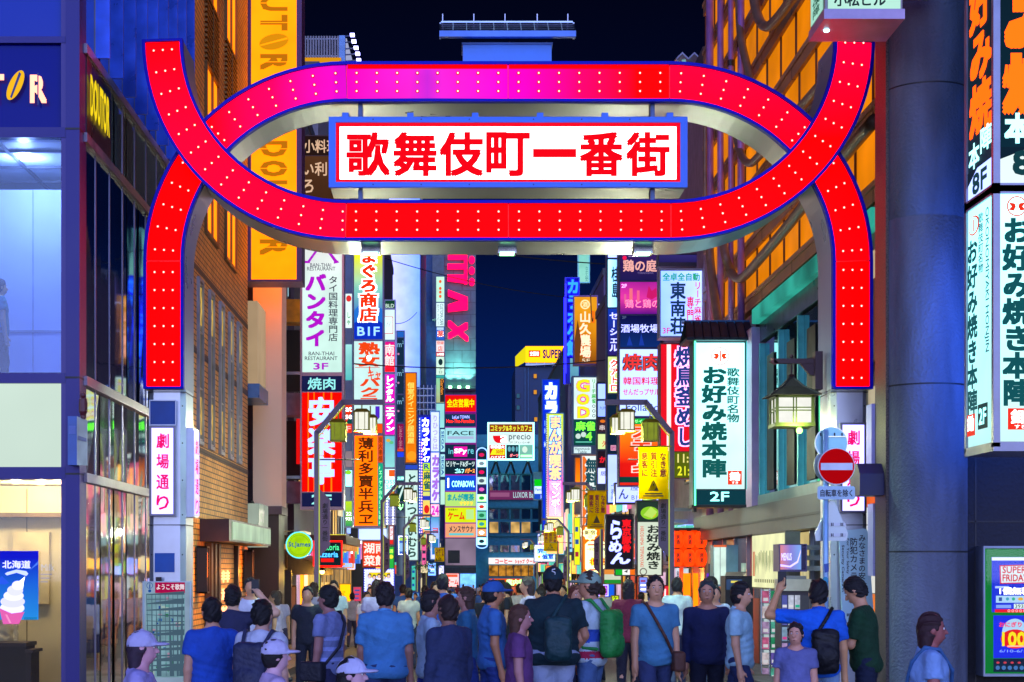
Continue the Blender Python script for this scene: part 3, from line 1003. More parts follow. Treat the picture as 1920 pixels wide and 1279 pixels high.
# ------------------------------------------------------------------ right-hand side
def orange_building():
    X = 6.1
    b = thing('orange_building', 'long building of orange lit panels between stacked brown beams, with lavender pilasters', 'building', (8, 35, 0))
    S = RWF(X)
    OR = pbr('d07810', 0.4, 0.1, 0.25, 0.8, 0, 40, 0.5, (1, 1, 0.3))
    BEAM = pbr('a07858', 0.5, 0.1, 0.25, 2)
    q = MB(); q.box(X + 0.12, 24.6, -0.3, 12, 42, 7.0, pbr('6a5a58', 0.7)); q.build('wall', b)
    # orange lit storey panels set behind the beams, with dark joints
    zs = [7.05 + 1.15 * i for i in range(11)]
    LITOR = emit('ee8404', 0.9, 0.3, 0.7)
    for i in range(10):
        q = MB(); fb(q, S, 24.6, 42, zs[i] + 0.3, zs[i + 1], -0.25, 0.0, LITOR)
        q.build('lit_panel', b)
        a = 24.9 + (i % 2) * 0.3
        while a < 42:
            q = MB(); fb(q, S, a, a + 0.05, zs[i] + 0.3, zs[i + 1], 0.0, 0.03, pbr('54280c', 0.5)); a += 1.42
            q.build('joint', b)
        q = MB(); fb(q, S, 24.6, 42, zs[i], zs[i] + 0.28, -0.3, 0.07, BEAM)
        fb(q, S, 24.6, 42, zs[i] + 0.20, zs[i] + 0.29, 0.07, 0.10, pbr('b08a68', 0.45, 0.2))
        for a in range(25, 42, 3):
            fb(q, S, a, a + 0.02, zs[i] - 0.004, zs[i] + 0.304, -0.1, 0.074, DARK)
        q.build('beam', b)
    q = MB(); q.box(X + 0.26, 24.6, 7.0, 12, 42, 18.4, pbr('8a5010', 0.7)); q.build('wall', b)
    # lower storeys
    q = MB(); fb(q, S, 24.6, 34.4, 6.25, 7.0, -0.12, 0.06, pbr('2c4654', 0.3, 0.5))
    fb(q, S, 24.6, 34.4, 6.62, 6.9, 0.06, 0.2, emit('38c8b0', 0.5, 0.6, 0.8)); q.build('fascia', b)
    q = MB(); fb(q, S, 26.6, 34.2, 3.25, 6.2, -0.1, 0.0, glass_mirror('06222c', 0.5, (0.8, 1, 1))); q.build('shop_window', b)
    q = MB()
    for a in (26.6, 28.4, 30.3, 32.1, 34.1):
        fb(q, S, a, a + 0.1, 3.2, 6.2, 0.0, 0.1, pbr('5ac8c8', 0.35, 0.5))
    for a in (27.2, 29.2, 31.0, 33.0):
        fb(q, S, a, a + 0.7, 3.3, 5.9, 0.01, 0.03, pbr('0a0c12', 0.6))
    fb(q, S, 26.6, 34.2, 3.0, 3.22, 0.0, 0.12, pbr('8098a0', 0.4, 0.5))
    q.build('window_frame', b)
    for a in (34.3, 26.1):
        q = MB(); fb(q, S, a, a + 0.75, 2.7, 6.55, -0.05, 0.22, pbr('c0a8d0', 0.4, 0.2, 0.1)); q.build('pilaster', b)
    q = MB(); fb(q, S, 35.1, 42, 2.6, 6.9, 0.0, 0.1, pbr('a08a84', 0.55, 0, 0.15)); q.build('cladding', b)
    for i in range(4):
        q = MB(); fb(q, S, 35.2, 41.8, 3.0 + i * 0.95, 3.05 + i * 0.95, 0.1, 0.16, pbr('7a90a0', .4, .4)); q.build('rail', b)
    for (z0, z1) in ((3.2, 4.2), (5.2, 6.3)):
        window(b, S, 35.6, 37.6, z0, z1, CHAR, emit('ffe24a', 0.9, 0.3), 2)
        window(b, S, 38.2, 40.6, z0, z1, CHAR, DKG, 2)
    # brown slatted bits beside the round column
    for z0, z1, mt in ((4.75, 5.9, pbr('20141a', .5)), (3.6, 4.4, emit('d8c8a8', 0.6, 0.2)), (6.0, 6.35, emit('e0c8a0', 0.6))):
        q = MB(); fb(q, S, 24.62, 26.0, z0, z1, 0.0, 0.08, mt); fb(q, S, 25.25, 25.32, z0, z1, 0.08, 0.12, STEEL2); q.build('window', b)
    q = MB(); fb(q, S, 24.62, 26.0, 3.0, 3.5, 0.0, 0.08, emit('e8e830', 0.9, 0.3)); q.build('lit_panel', b)
    for i, h in enumerate(('f06020', 'f4f4f4', '20b060', 'f0f0e8', 'f08030', 'd8f0ff')):
        q = MB(); fb(q, S, 24.62, 26.0, 2.7 - i * .42, 3.0 - i * .3 - .02 if i == 0 else 3.1 - i * .42, 0.0, 0.08, emit(h, .85, .2)); q.build('stripe_panel', b)
    # ground floor shop
    q = MB(); fb(q, S, 26, 42, 2.45, 3.0, 0.0, 0.3, pbr('5c6470', 0.45, 0.2)); fb(q, S, 26, 42, 2.66, 2.70, 0.3, 0.32, pbr('5a6068', .6)); q.build('awning_box', b)
    hs = ['e8f0d0', '404858', 'f0d890', '6a7080', 'd8ecf0', 'c05048', '50586a', 'f4e8b0', '3a4050', 'b0e0d0']
    for i in range(10):
        a = 26.2 + i * 1.58
        q = MB(); fb(q, S, a, a + 1.5, -0.2, 2.42, 0.0, 0.03, emit(hs[i], 0.7, 0.35, 1.2) if i % 2 == 0 else pbr(hs[i], .4, .2)); fb(q, S, a + 1.5, a + 1.58, -0.2, 2.44, 0.0, 0.1, STEEL2)
        fb(q, S, a + .2, a + .9, 1.2, 1.9, 0.03, 0.05, emit(hs[(i * 3 + 1) % 10], 0.6, 0.3, 4)); q.build('shop_front', b)
    return b


orange_building()


def round_column_building():
    b = thing('stone_corner_building', 'dark stone corner building with a fat round column, right of the gate', 'building', (8, 23, 0))
    CO = pbr('5e6474', 0.7, 0.0, 0.55, 2.2, 1.0, 26, 0.5, (1, 1, 0.2))
    GR = pbr('54463e', 0.5, 0.0, 0.95, 45.0, 0.6, 60)
    c = (6.17, 22.75)
    n = 36
    q = MB()
    r = 0.53
    q.lathe((c[0], c[1], 0), [(r, 0), (r, 6.30), (r - 0.012, 6.31), (r - 0.012, 6.325), (r, 6.335), (r, 14)], CO, n)
    for z in (2.0, 4.15, 8.0, 10.2):
        q.lathe((c[0], c[1], z), [(r + 0.003, 0), (r + 0.003, 0.02)], DARK, n)
    o = q.build('column', b, smooth=True)
    q = MB(); q.box(5.62, 22.62, 0, 5.98, 23.2, 14, GR); q.box(5.98, 23.05, 0, 6.7, 24.5, 14, GR); q.build('pilaster', b)
    q = MB(); q.box(6.55, 22.9, 0, 13, 27, 14, pbr('1e1c22', 0.75, 0, 0.3, 1.2, 0.7, 22)); q.build('wall', b)
    q = MB()
    for z in (2.4, 4.5, 3.4):
        q.box(6.72, 22.893, z, 13, 22.9, z + 0.02, DARK)
    for x in (6.86, 8.6):
        q.box(x, 22.893, 0, x + 0.02, 22.9, 4.5, DARK)
    q.build('joint', b)
    q = MB(); q.prism(Frame((5.6, 23.2, 2.75), (0, 1, 0), (0, 0, -1), (-1, 0, 0)), [(-0.5, 0), (-0.5, -0.28), (-0.35, -0.42), (0.05, -0.42), (0.05, 0)], -0.05, 0.3, pbr('1c1c48', .5)); q.build('awning', b)
    return b


round_column_building()
plain_block('street_building', 'plain building with a corrugated roof shed, behind the purple pipes', 6.15, 14, 42.6, 60, 14.2, pbr('8a7688', 0.7), 'R',
            [(44, 46, 4, 6, WARM), (52, 54, 4, 6, COOL), (56, 58, 4, 6, DKG)])
plain_block('street_building', 'dim violet building behind the stacked grill and steak signs', 6.9, 15, 61, 84, 13.8, pbr('5a4a68', 0.7), 'R',
            [(63, 66, 3, 6, COOL), (68, 71, 3, 6, WARM), (74, 78, 3, 6, COOL)])
plain_block('street_building', 'purple grey building behind the gold farm restaurant sign', 7.6, 16, 88, 118, 16.6, pbr('5c4a72', 0.7), 'R',
            [(90, 94, 3, 6, COOL), (97, 101, 3, 6, WARM), (105, 110, 3, 6, COOL)])
plain_block('street_building', 'teal dark building behind the comic cafe sign, far right of the alley', 8.3, 17, 122, 170, 18, pbr('244a68', 0.6), 'R',
            [(125, 130, 3, 6, COOL), (135, 140, 3, 6, WARM), (150, 156, 3, 6, COOL)])


def roof_shed():
    s = thing('roof_shed', 'small lean-to shed with corrugated roof edge on top of the building behind the gate', 'shed', (7.2, 49, 14.5))
    q = MB(); q.box(6.35, 48.2, 14.5, 8.2, 51, 15.7, pbr('a898a8', 0.6)); q.build('wall', s)
    q = MB()
    n = 14
    for i in range(n):
        x0, x1 = 6.1 + 2.3 * i / n, 6.1 + 2.3 * (i + 1) / n
        z0, z1 = (0.0, 0.16) if i % 2 == 0 else (0.16, 0.0)
        q.face([(x0, 47.6, 15.75 + z0), (x1, 47.6, 15.75 + z1), (x1, 51.2, 16.3 + z1), (x0, 51.2, 16.3 + z0)], pbr('9aa0b8', .4, .4))
        q.face([(x0, 47.6, 15.70 + z0), (x1, 47.6, 15.70 + z1), (x1, 47.6, 15.75 + z1), (x0, 47.6, 15.75 + z0)], pbr('9aa0b8', .4, .4))
    q.build('roof', s)
    q = MB(); q.tube([(6.1, 47.6, 15.7), (6.25, 48.0, 14.5)], 0.06, STEEL2, 6); q.tube([(6.3, 47.6, 15.7), (6.45, 48.0, 14.5)], 0.06, emit('90d8e0', 0.5), 6); q.build('brace', s)


roof_shed()


# fat cable ducts and purple pipes on the orange building's far end
def pipes():
    for i, (px, r) in enumerate(((1331, 7.0), (1347, 6.0), (1362, 5.0), (1376, 6.5))):
        Y = 5.86 * FPX / (px - VX)
        p = P(px, 0, Y)
        q = MB()
        q.tube([(p.x, Y - 0.3 * i, 3.0), (p.x, Y - 0.3 * i, 18)], r / FPX * Y, pbr('9a70b0', 0.4, 0.2), 12)
        for z in (6.5, 9.2, 12.4, 15.2):
            q.lathe((p.x, Y - 0.3 * i, z), [(r / FPX * Y + 0.015, 0), (r / FPX * Y + 0.015, 0.12)], DARK, 12)
        o = q.build('wall_pipe', None, (p.x, Y - 0.3 * i, 3.0), True)
        lab = ['first from the alley and palest', 'second, thinner and set back', 'third, dark jointed', 'fourth, nearest the orange panels'][i]
        tag(o, 'tall purple vertical pipe, ' + lab, 'pipe', 'purple pipes beside the orange building')
    DU = pbr('7a6858', 0.45, 0.2, 0.3)
    def duct(pts, r, label):
        path = []
        pts = [P(a, b_, (5.84 if a > 1370 else 5.7) * FPX / (a - VX)) for a, b_, c in pts]
        for i in range(len(pts) - 1):
            p0, p1, p2, p3 = pts[max(i - 1, 0)], pts[i], pts[i + 1], pts[min(i + 2, len(pts) - 1)]
            for k in range(6):
                t = k / 6
                path.append(0.5 * ((2 * p1) + (p2 - p0) * t + (2 * p0 - 5 * p1 + 4 * p2 - p3) * t * t + (3 * p1 - p0 - 3 * p2 + p3) * t ** 3))
        path.append(pts[-1])
        q = MB(); q.tube(path, r * .72, DU, 10)
        o = q.build('bent_duct', None, pts[0], True)
        tag(o, label, 'duct', 'bent ducts on the orange building')
    duct([(1385, -40, 40), (1388, 60, 40), (1402, 130, 39.5), (1415, 190, 39), (1425, 215, 38.5)], 0.11, 'thick dark duct hanging straight down past the top of the red arch')
    duct([(1411, -50, 38), (1414, 0, 38), (1424, 38, 37.5), (1438, 50, 37), (1456, 36, 36), (1490, -10, 34.5), (1520, -60, 33)], 0.13, 'thick duct bent into a U above the red arch at the upper right')
    duct([(1378, 230, 40), (1382, 265, 40), (1394, 298, 39.5), (1407, 306, 39), (1420, 296, 38.5), (1450, 262, 37), (1520, 180, 33), (1600, 90, 30)], 0.11, 'bent duct seen inside the right end of the red ring')
    duct([(1330, 440, 41), (1332, 490, 41), (1340, 560, 40.8), (1350, 620, 40.5)], 0.13, 'dark duct dropping behind the roofed white sign')
    duct([(1352, 430, 40), (1360, 480, 40), (1372, 512, 39.5), (1384, 522, 39), (1398, 516, 38.3), (1440, 468, 36.5), (1480, 420, 35), (1560, 320, 34), (1640, 225, 30)], 0.13, 'thick duct bent into a U just below the red ring, right side')
    duct([(1322, 120, 42), (1322, 300, 42), (1322, 400, 42), (1320, 470, 42)], 0.06, 'thin straight dark conduit left of the purple pipes')


pipes()
# ------------------------------------------------------------------ the red neon gate
def arc(cx, cy, rx, ry, a0, a1, n):
    return [(cx + rx * math.cos(math.radians(a0 + (a1 - a0) * i / n)), cy + ry * math.sin(math.radians(a0 + (a1 - a0) * i / n))) for i in range(n + 1)]


def offset_path(pts, w):
    L, R = [], []
    for i, p in enumerate(pts):
        a = pts[max(i - 1, 0)]; b = pts[min(i + 1, len(pts) - 1)]
        tx, ty = b[0] - a[0], b[1] - a[1]; l = math.hypot(tx, ty); nx, ny = -ty / l, tx / l
        L.append((p[0] + nx * w, p[1] + ny * w)); R.append((p[0] - nx * w, p[1] - ny * w))
    return L, R


def street_gate():
    Y = 24.0
    F = PF(Y)
    b = thing('street_gate', 'big red neon gate of two crossing arched bands holding a white sign over the alley', 'gate', (0.75, Y + 0.5, 0))
    SIDE = pbr('9c9eac', 0.3, 0.5, 0.12, 1.0)
    RIM = pbr('0606b8', 0.5, 0.0, 0.1, 3.0, 0, 40, 0.15)
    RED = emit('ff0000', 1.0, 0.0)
    def redv(h, h2, axis='X', lo=0, hi=1, mid=None):
        return emit_grad(h, h2, 1.0, axis, lo, hi, mid)
    mir = lambda pts: [(1905 - x, y) for x, y in pts]
    RED1 = emit_grad('ff0008', 'ff0040', 1.0, 'Z', 0.0, 1.0, 'f80000')
    RED2 = emit_grad('ff0038', 'ff0004', 1.0, 'Z', 0.55, 1.0)
    aL = arc(650, 490, 342.5, 335, 180, 270, 22)
    bL = arc(650, 82, 341, 337, 180, 90, 22)
    def band(segs, d, depth, nm):
        full = []
        for s in segs:
            full += s['p'] if not full else s['p'][1:]
        Lp, Rp = offset_path(full, 36.5)
        m = MB()
        for E in (Lp, Rp):
            for i in range(len(E) - 1):
                m.face([F.pt(*E[i], d), F.pt(*E[i + 1], d), F.pt(*E[i + 1], d - depth), F.pt(*E[i], d - depth)], SIDE)
        for i in range(len(full) - 1):
            m.face([F.pt(*Lp[i], d - depth), F.pt(*Lp[i + 1], d - depth), F.pt(*Rp[i + 1], d - depth), F.pt(*Rp[i], d - depth)], SIDE)
        for i in (0, -1):
            m.face([F.pt(*Lp[i], d), F.pt(*Rp[i], d), F.pt(*Rp[i], d - depth), F.pt(*Lp[i], d - depth)], SIDE)
        m.build(nm, b)
        # blue edge bars standing proud of the red face
        m = MB()
        Li, Ri = offset_path(full, 32.0); Lo, Ro = offset_path(full, 37.6)
        for A, B in ((Li, Lo), (Ri, Ro)):
            for i in range(len(full) - 1):
                p = [F.pt(*A[i], d + .07), F.pt(*A[i + 1], d + .07), F.pt(*B[i + 1], d + .07), F.pt(*B[i], d + .07)]
                q = [F.pt(*A[i], d - .01), F.pt(*A[i + 1], d - .01), F.pt(*B[i + 1], d - .05), F.pt(*B[i], d - .05)]
                m.face(p, RIM); m.face([p[0], p[1], q[1], q[0]], RIM); m.face([p[3], p[2], q[2], q[3]], RIM)
        for i, j in ((0, 1), (-1, -2)):
            ax, ay = full[i]; bx, by = full[j]; l = math.hypot(bx - ax, by - ay); tx, ty = (bx - ax) / l * 4.5, (by - ay) / l * 4.5
            p4 = [Lo[i], Ro[i], (Ro[i][0] + tx, Ro[i][1] + ty), (Lo[i][0] + tx, Lo[i][1] + ty)]
            m.prism(F, p4, d - .01, d + .072, RIM)
        m.build('edge_trim', b)
        for s in segs:
            l2, r2 = offset_path(s['p'], 32.2)
            m = MB()
            for i in range(len(s['p']) - 1):
                m.face([F.pt(*l2[i], d + .012), F.pt(*l2[i + 1], d + .012), F.pt(*r2[i + 1], d + .012), F.pt(*r2[i], d + .012)], s['m'])
            m.build('band_panel', b)
        # seams
        m = MB()
        for s in segs[:-1]:
            x, y = s['p'][-1]; i = -1
            tx, ty = s['p'][-1][0] - s['p'][-2][0], s['p'][-1][1] - s['p'][-2][1]; l = math.hypot(tx, ty); tx, ty = tx / l, ty / l
            nx, ny = -ty, tx
            m.poly(F, [(x + nx * 32 - tx * .6, y + ny * 32 - ty * .6), (x + nx * 32 + tx * .6, y + ny * 32 + ty * .6), (x - nx * 32 + tx * .6, y - ny * 32 + ty * .6), (x - nx * 32 - tx * .6, y - ny * 32 - ty * .6)], d + .02, pbr('300808', .5))
        m.build('seam', b)
    aR = list(reversed(mir(aL)))
    bR = list(reversed(mir(bL)))
    MAG = emit_grad('f800c0', 'ff00d8', 1.0, 'X', 0.0, 1.0, 'd428e0')
    band([dict(p=[(307.5, 730), (307.5, 610), (307.5, 490)], m=RED),
          dict(p=aL, m=emit_grad('ff0000', 'e808d0', 1.0, 'X', 0.3, 0.95, 'ff0068')),
          dict(p=[(650, 155), (800, 155), (952.5, 155)], m=MAG),
          dict(p=[(952.5, 155), (1100, 155), (1255, 155)], m=emit_grad('f800d0', 'ff0000', 1.0, 'X', 0.1, 0.8, 'ff0070')),
          dict(p=aR, m=RED1),
          dict(p=[(1597.5, 490), (1597.5, 610), (1597.5, 730)], m=RED)], 0.0, 0.95, 'upper_band')
    band([dict(p=bL, m=RED2),
          dict(p=[(650, 419), (800, 419), (952.5, 419)], m=emit('ff0006', 1.0, 0.12, 2.0)),
          dict(p=[(952.5, 419), (1100, 419), (1255, 419)], m=emit('ff0006', 1.0, 0.12, 2.0)),
          dict(p=bR, m=RED1)], 0.16, 1.07, 'lower_band')
    m = MB(); m.rect(F, 470, 123.5, 470, 123.5, .02, RED)
    m = MB(); m.rect(F, 652, 123, 951, 130.5, .03, RED); m.rect(F, 954, 123, 1253, 130.5, .03, RED); m.build('edge_strip', b)  # shade of the upper rim, painted as a thin red strip
    # bulbs, three to a row
    st = []
    def rows(pts, spacing, d, skip=0.5):
        acc, nxt = 0.0, spacing * skip
        for i in range(len(pts) - 1):
            (x0, y0), (x1, y1) = pts[i], pts[i + 1]; l = math.hypot(x1 - x0, y1 - y0)
            while nxt <= acc + l:
                t = (nxt - acc) / l; nx, ny = -(y1 - y0) / l, (x1 - x0) / l
                for o in (-17, 0, 17):
                    st.append((x0 + (x1 - x0) * t + nx * o, y0 + (y1 - y0) * t + ny * o, d))
                nxt += spacing
            acc += l
    fine = lambda f: f
    rows([(307.5, 730), (307.5, 490)], 33.7, 0.02); rows(arc(650, 490, 342.5, 335, 180, 270, 60), 41, 0.02)
    rows([(650, 155), (1255, 155)], 37.9, 0.02); rows(list(reversed(mir(arc(650, 490, 342.5, 335, 180, 270, 60)))), 41, 0.02); rows([(1597.5, 490), (1597.5, 730)], 33.7, 0.02)
    rows(arc(650, 82, 341, 337, 180, 90, 60), 39, 0.18); rows([(650, 419), (1255, 419)], 37.9, 0.18); rows(list(reversed(mir(arc(650, 82, 341, 337, 180, 90, 60)))), 39, 0.18)
    BULB = emit('fff0e0', 1.3, 0, sample=False)
    HALO = emit('e00000', 0.9, 0, sample=False)
    # upper-band bulbs hidden behind the crossing lower band are not built
    keep = []
    for (x, y, d) in st:
        if d < 0.1:
            hid = False
            for (cx, sg) in ((650, 1), (1255, -1)):
                rr = math.hypot((x - cx) / 341.0, (y - 82) / 337.0) * 339
                if (x - cx) * sg < 0 and y > 82 and abs(rr - 339) < 40:
                    hid = True
            if hid:
                continue
        keep.append((x, y, d))
    random.Random(4).shuffle(keep)
    def bulb(m, x, y, d):
        m.disc(F, x, y, 3.6, 3.6, d + .004, HALO, 12)
        p = F.pt(x, y, d + .012); m.sphere(p, 1.85 / FPX * Y, BULB, 8)
    for (x, y, d) in keep[:99]:
        m = MB(); bulb(m, x, y, d); m.build('bulb', b)
    m = MB()
    for (x, y, d) in keep[99:]:
        bulb(m, x, y, d)
    tag(m.build('bulb', b), kind='stuff')
    # the white sign in the middle
    FB = pbr('2c74ee', 0.4, 0.0, 0.1)
    m = MB()
    m.fbox(F, 619, 223, 1286, 351, -0.75, 0.0, pbr('8a8890', 0.4, 0.6, 0.15)); m.fring(F, 617, 221, 1288, 353, 13, 10, 0.0, 0.06, FB)
    for i in range(6):
        x = 648 + i * 121.5; m.fbox(F, x - 6, 213, x + 6, 224, -0.1, 0.05, FB)
    for x in (700, 790, 880, 1000, 1090, 1180):
        for y in (226, 348):
            m.disc(F, x, y, 1.5, 1.5, 0.064, pbr('184090', .4), 8)
    sg = m.build('name_board', b)
    m = MB(); m.rect(F, 630, 231, 1275, 343, 0.012, emit('f00824', 1.0)); m.build('border', sg)
    m = MB(); m.rect(F, 637, 238, 1268, 337, 0.018, emit('fbfaff', 1.05, 0.05, 1.2)); m.build('sign_face', sg)
    m = MB()
    for i, c in enumerate('歌舞伎町一番街'):
        x = 648 + 87.3 * i
        if c == '一':
            m.rect(F, x + 2, 280, x + 83, 296, 0.026, emit('f00010', 1.0))
        else:
            m.text(F, c, x + 1, 248, x + 84, 332, 0.026, emit('f00010', 1.0), 'h', 0.034)
    m.build('lettering', sg)
    BRK = pbr('4a5a80', 0.4, 0.6)
    for x in (675, 1225):
        for y0, y1 in ((186, 222), (352, 384)):
            m = MB(); m.fbox(F, x - 4, y0, x + 4, y1, -0.3, -0.08, BRK); m.build('bracket', b)
    # floodlights under the lower band
    for x in (693, 952, 1210):
        p = F.pt(x, 455, -0.35)
        m = MB(); m.box(p.x - 0.13, p.y - 0.12, p.z - 0.10, p.x + 0.13, p.y + 0.12, p.z, STEEL); m.box(p.x - 0.1, p.y - 0.124, p.z - 0.085, p.x + 0.1, p.y + 0.09, p.z - 0.103, emit('c8fff0', 3.0)); m.build('floodlight', b)
        spot_light('floodlight_beam', (p.x, p.y, p.z - 0.12), (p.x, p.y + 1.2, 0), 'c8fff0', 620, 150, b)
    # blue cabinet and solar panel on top
    m = MB(); m.fbox(F, 868, 78, 1035, 119, -0.6, -0.1, pbr('4a8af0', 0.45, 0.0, 0.1)); m.fbox(F, 866, 76, 1037, 80, -0.62, -0.08, pbr('3a6ac0', .4)); m.build('cabinet', b)
    m = MB()
    p0, p1 = F.pt(824, 62, 0.1), F.pt(1079, 62, 0.1)
    zt = F.pt(0, 32, 0).z
    z0 = p0.z
    A = [Vector((p0.x, Y - 0.1, z0)), Vector((p1.x, Y - 0.1, z0)), Vector((p1.x, Y + 0.25, zt)), Vector((p0.x, Y + 0.25, zt))]
    SOL = pbr('3a4450', 0.25, 0.3, 0.4, 3)
    nrm = (A[1] - A[0]).cross(A[3] - A[0]).normalized()
    m.face(A, SOL); m.face([a - nrm * 0.06 for a in A], STEEL2)
    def qd(u, v): return A[0] + (A[1] - A[0]) * u + (A[3] - A[0]) * v
    def bar(u0, v0, u1, v1, h, mat):
        m.face([qd(u0, v0) + nrm * h, qd(u1, v0) + nrm * h, qd(u1, v1) + nrm * h, qd(u0, v1) + nrm * h], mat)
    for i in range(1, 10):
        bar(i / 10 - .002, 0.02, i / 10 + .002, 0.98, 0.006, pbr('b8d0d0', .4))
        for j in range(4):
            bar(i / 10 - .005, 0.12 + j * .25, i / 10 + .005, 0.17 + j * .25, 0.008, pbr('c8f0e8', .4))
    for j in range(1, 4):
        bar(0.01, j * .25 - .012, 0.99, j * .25 + .012, 0.005, pbr('8898a0', .4))
    m.fbox(F, 824, 62, 1079, 73, 0.02, 0.11, pbr('5a88e0', .4, .2)); m.fbox(F, 824, 30, 827, 64, -0.25, -0.22, STEEL); m.fbox(F, 1076, 30, 1079, 64, -0.25, -0.22, STEEL)
    m.fbox(F, 824, 30, 1079, 33, -0.27, -0.22, STEEL)
    for x in (880, 955, 1025):
        m.fbox(F, x, 70, x + 3, 80, -0.3, -0.2, pbr('6a4030', .5))
    sp = m.build('solar_panel', b)
    for x in (829, 888, 947, 1008, 1066):
        m = MB(); m.fbox(F, x, 16, x + 1.6, 34, -0.25, -0.23, pbr('c0c0d0', .3, .8)); m.build('rod', sp)
    # posts
    for (xa, xb, sx) in ((277, 346, 1), (1561, 1629, -1)):
        a, c = F.pt(xa, 728, -0.06), F.pt(xb, 728, -0.06)
        m = MB(); ch = 0.07
        pl = [(a.x + ch, Y + .06), (c.x - ch, Y + .06), (c.x, Y + .06 + ch), (c.x, Y + .80), (a.x, Y + .80), (a.x, Y + .06 + ch)]
        n = len(pl)
        vs = [(x, y, 0) for x, y in pl] + [(x, y, a.z) for x, y in pl]
        m.geo(vs, [(i, (i + 1) % n, (i + 1) % n + n, i + n) for i in range(n)], pbr('c4cad4', 0.3, 0.5, 0.2, 1.5))
        post = m.build('post', b)
        m = MB()
        for py in (985, 735):
            q = F.pt(0, py, 0).z; m.box(a.x - .006, Y + .054, q, c.x + .006, Y + .806, q + 0.012, CHAR)
        for py in (760, 830, 900, 965, 1040):
            q = F.pt(0, py, 0)
            for x in (a.x + 0.045, c.x - 0.045):
                m.sphere((x, Y + 0.06 + 0.03, q.z), 0.012, CHAR, 6)
        m.build('bolt', post)
        # lit street-name box
        bx0, bx1, by0, by1 = (281, 330, 799, 968) if sx > 0 else (1574, 1623, 793, 962)
        m = MB(); m.fbox(F, bx0, by0, bx1, by1, -0.08, 0.03, STEEL2); m.fring(F, bx0, by0, bx1, by1, 4, 4, 0.03, 0.06, pbr('6a6a78', .35, .7)); nb = m.build('street_name_box', b)
        m = MB(); m.rect(F, bx0 + 4, by0 + 4, bx1 - 4, by1 - 4, 0.036, emit('f6f2ff', 1.15, 0.08)); m.build('sign_face', nb)
        m = MB()
        for i, c_ in enumerate('劇場通り'):
            m.text(F, c_, bx0 + 13, by0 + 14 + i * 38.5, bx1 - 12, by0 + 42 + i * 38.5, 0.043, emit('f01070', 1.0), 'h', 0.03)
        m.build('lettering', nb)
    m = MB(); m.fbox(F, 281, 752, 330, 797, -0.07, 0.0, pbr('1a4a9a', .5)); m.fring(F, 280, 750, 331, 798, 2, 2, 0, 0.02, STEEL2); m.build('hatch', b)
    m = MB(); m.fbox(F, 289, 1037, 326, 1073, -0.07, -0.04, pbr('1c5ab0', .5)); m.build('plate', b)
    # slim lit side box on the inner face of the left post
    q = Frame((F.pt(352, 0, 0).x, Y + 0.15, 0), (0, 1, 0), (0, 0, -1), (1, 0, 0))
    za, zb_ = F.pt(0, 800, 0).z, F.pt(0, 969, 0).z
    m = MB(); m.fbox(q, 0.0, -za, 0.5, -zb_, -0.06, 0.06, STEEL2); sbx = m.build('street_name_box', b)
    m = MB(); m.rect(q, 0.02, -za + .03, 0.48, -zb_ - .03, 0.065, emit('e8d8ff', 1.0)); m.build('sign_face', sbx)
    m = MB()
    for i, c_ in enumerate('劇場通り'):
        m.text(q, c_, 0.1, -za + .14 + i * .28, 0.4, -za + .36 + i * .28, 0.07, emit('f01070', 1.0), 'h', 0.03)
    m.build('lettering', sbx)
    return b


street_gate()


# ------------------------------------------------------------------ boards and poles around the gate
def map_board():
    Y = 23.95
    F = PF(Y)
    s = thing('map_board', 'street map board with crimson welcome strip at the foot of the left gate post', 'map board', P(313, 1200, Y))
    m = MB(); m.fbox(F, 267, 1090, 359, 1290, -0.08, 0.0, pbr('9ab0b8', 0.3, 0.5)); m.build('board', s)
    m = MB(); m.rect(F, 271, 1092, 356, 1280, 0.006, emit('a8c4e4', 0.55, 0.2, 3)); 
    m.rect(F, 274, 1112, 347, 1270, 0.009, emit('9ccfe0', 0.5, 0.35, 5))
    R = random.Random(5)
    for i in range(46):
        x = R.uniform(275, 338); y = R.uniform(1114, 1262); w = R.uniform(2, 9); h = R.uniform(2, 9)
        m.rect(F, x, y, x + w, y + h, 0.012 + i * 2e-5, emit(R.choice(['1c50c0', '7fc8c8', '3a7ad0', 'c8e8e0', '8ab0d8', 'd0a8c8', '2a9a50']), 0.5))
    for i in range(16):
        y = 1114 + i * 9.6 + R.uniform(-2, 2); m.poly(F, [(275, y), (346, y + R.uniform(-14, 6)), (346, y + 1), (275, y + 1.4)], 0.015, emit('5a7a90', 0.5))
    for i in range(9):
        x = 276 + i * 8 + R.uniform(-2, 2); m.poly(F, [(x, 1114), (x + R.uniform(-8, 10), 1268), (x + 3, 1268), (x + 1, 1114)], 0.016, emit('5a7a90', 0.5))
    m.build('map', s)
    m = MB(); m.rect(F, 291, 1092, 347, 1112, 0.012, emit('b00a4c', 0.8)); m.text(F, 'ようこそ歌舞', 294, 1095, 346, 1106, 0.018, emit('f0e8f0', 0.9), 'h', 0.02)
    m.ringdisc(F, 281, 1098, 6, 1, 0.014, emit('1850a0', 0.8)); m.text(F, 'i', 280, 1094, 282.5, 1103, 0.016, emit('1850a0', 0.8), 'h', 0.04); m.disc(F, 281, 1108, 3, 3, 0.014, emit('1850a0', .8), 12)
    m.rect(F, 292, 1082, 303, 1090, 0.0, pbr('201018', .5)); m.build('lettering', s)


map_board()


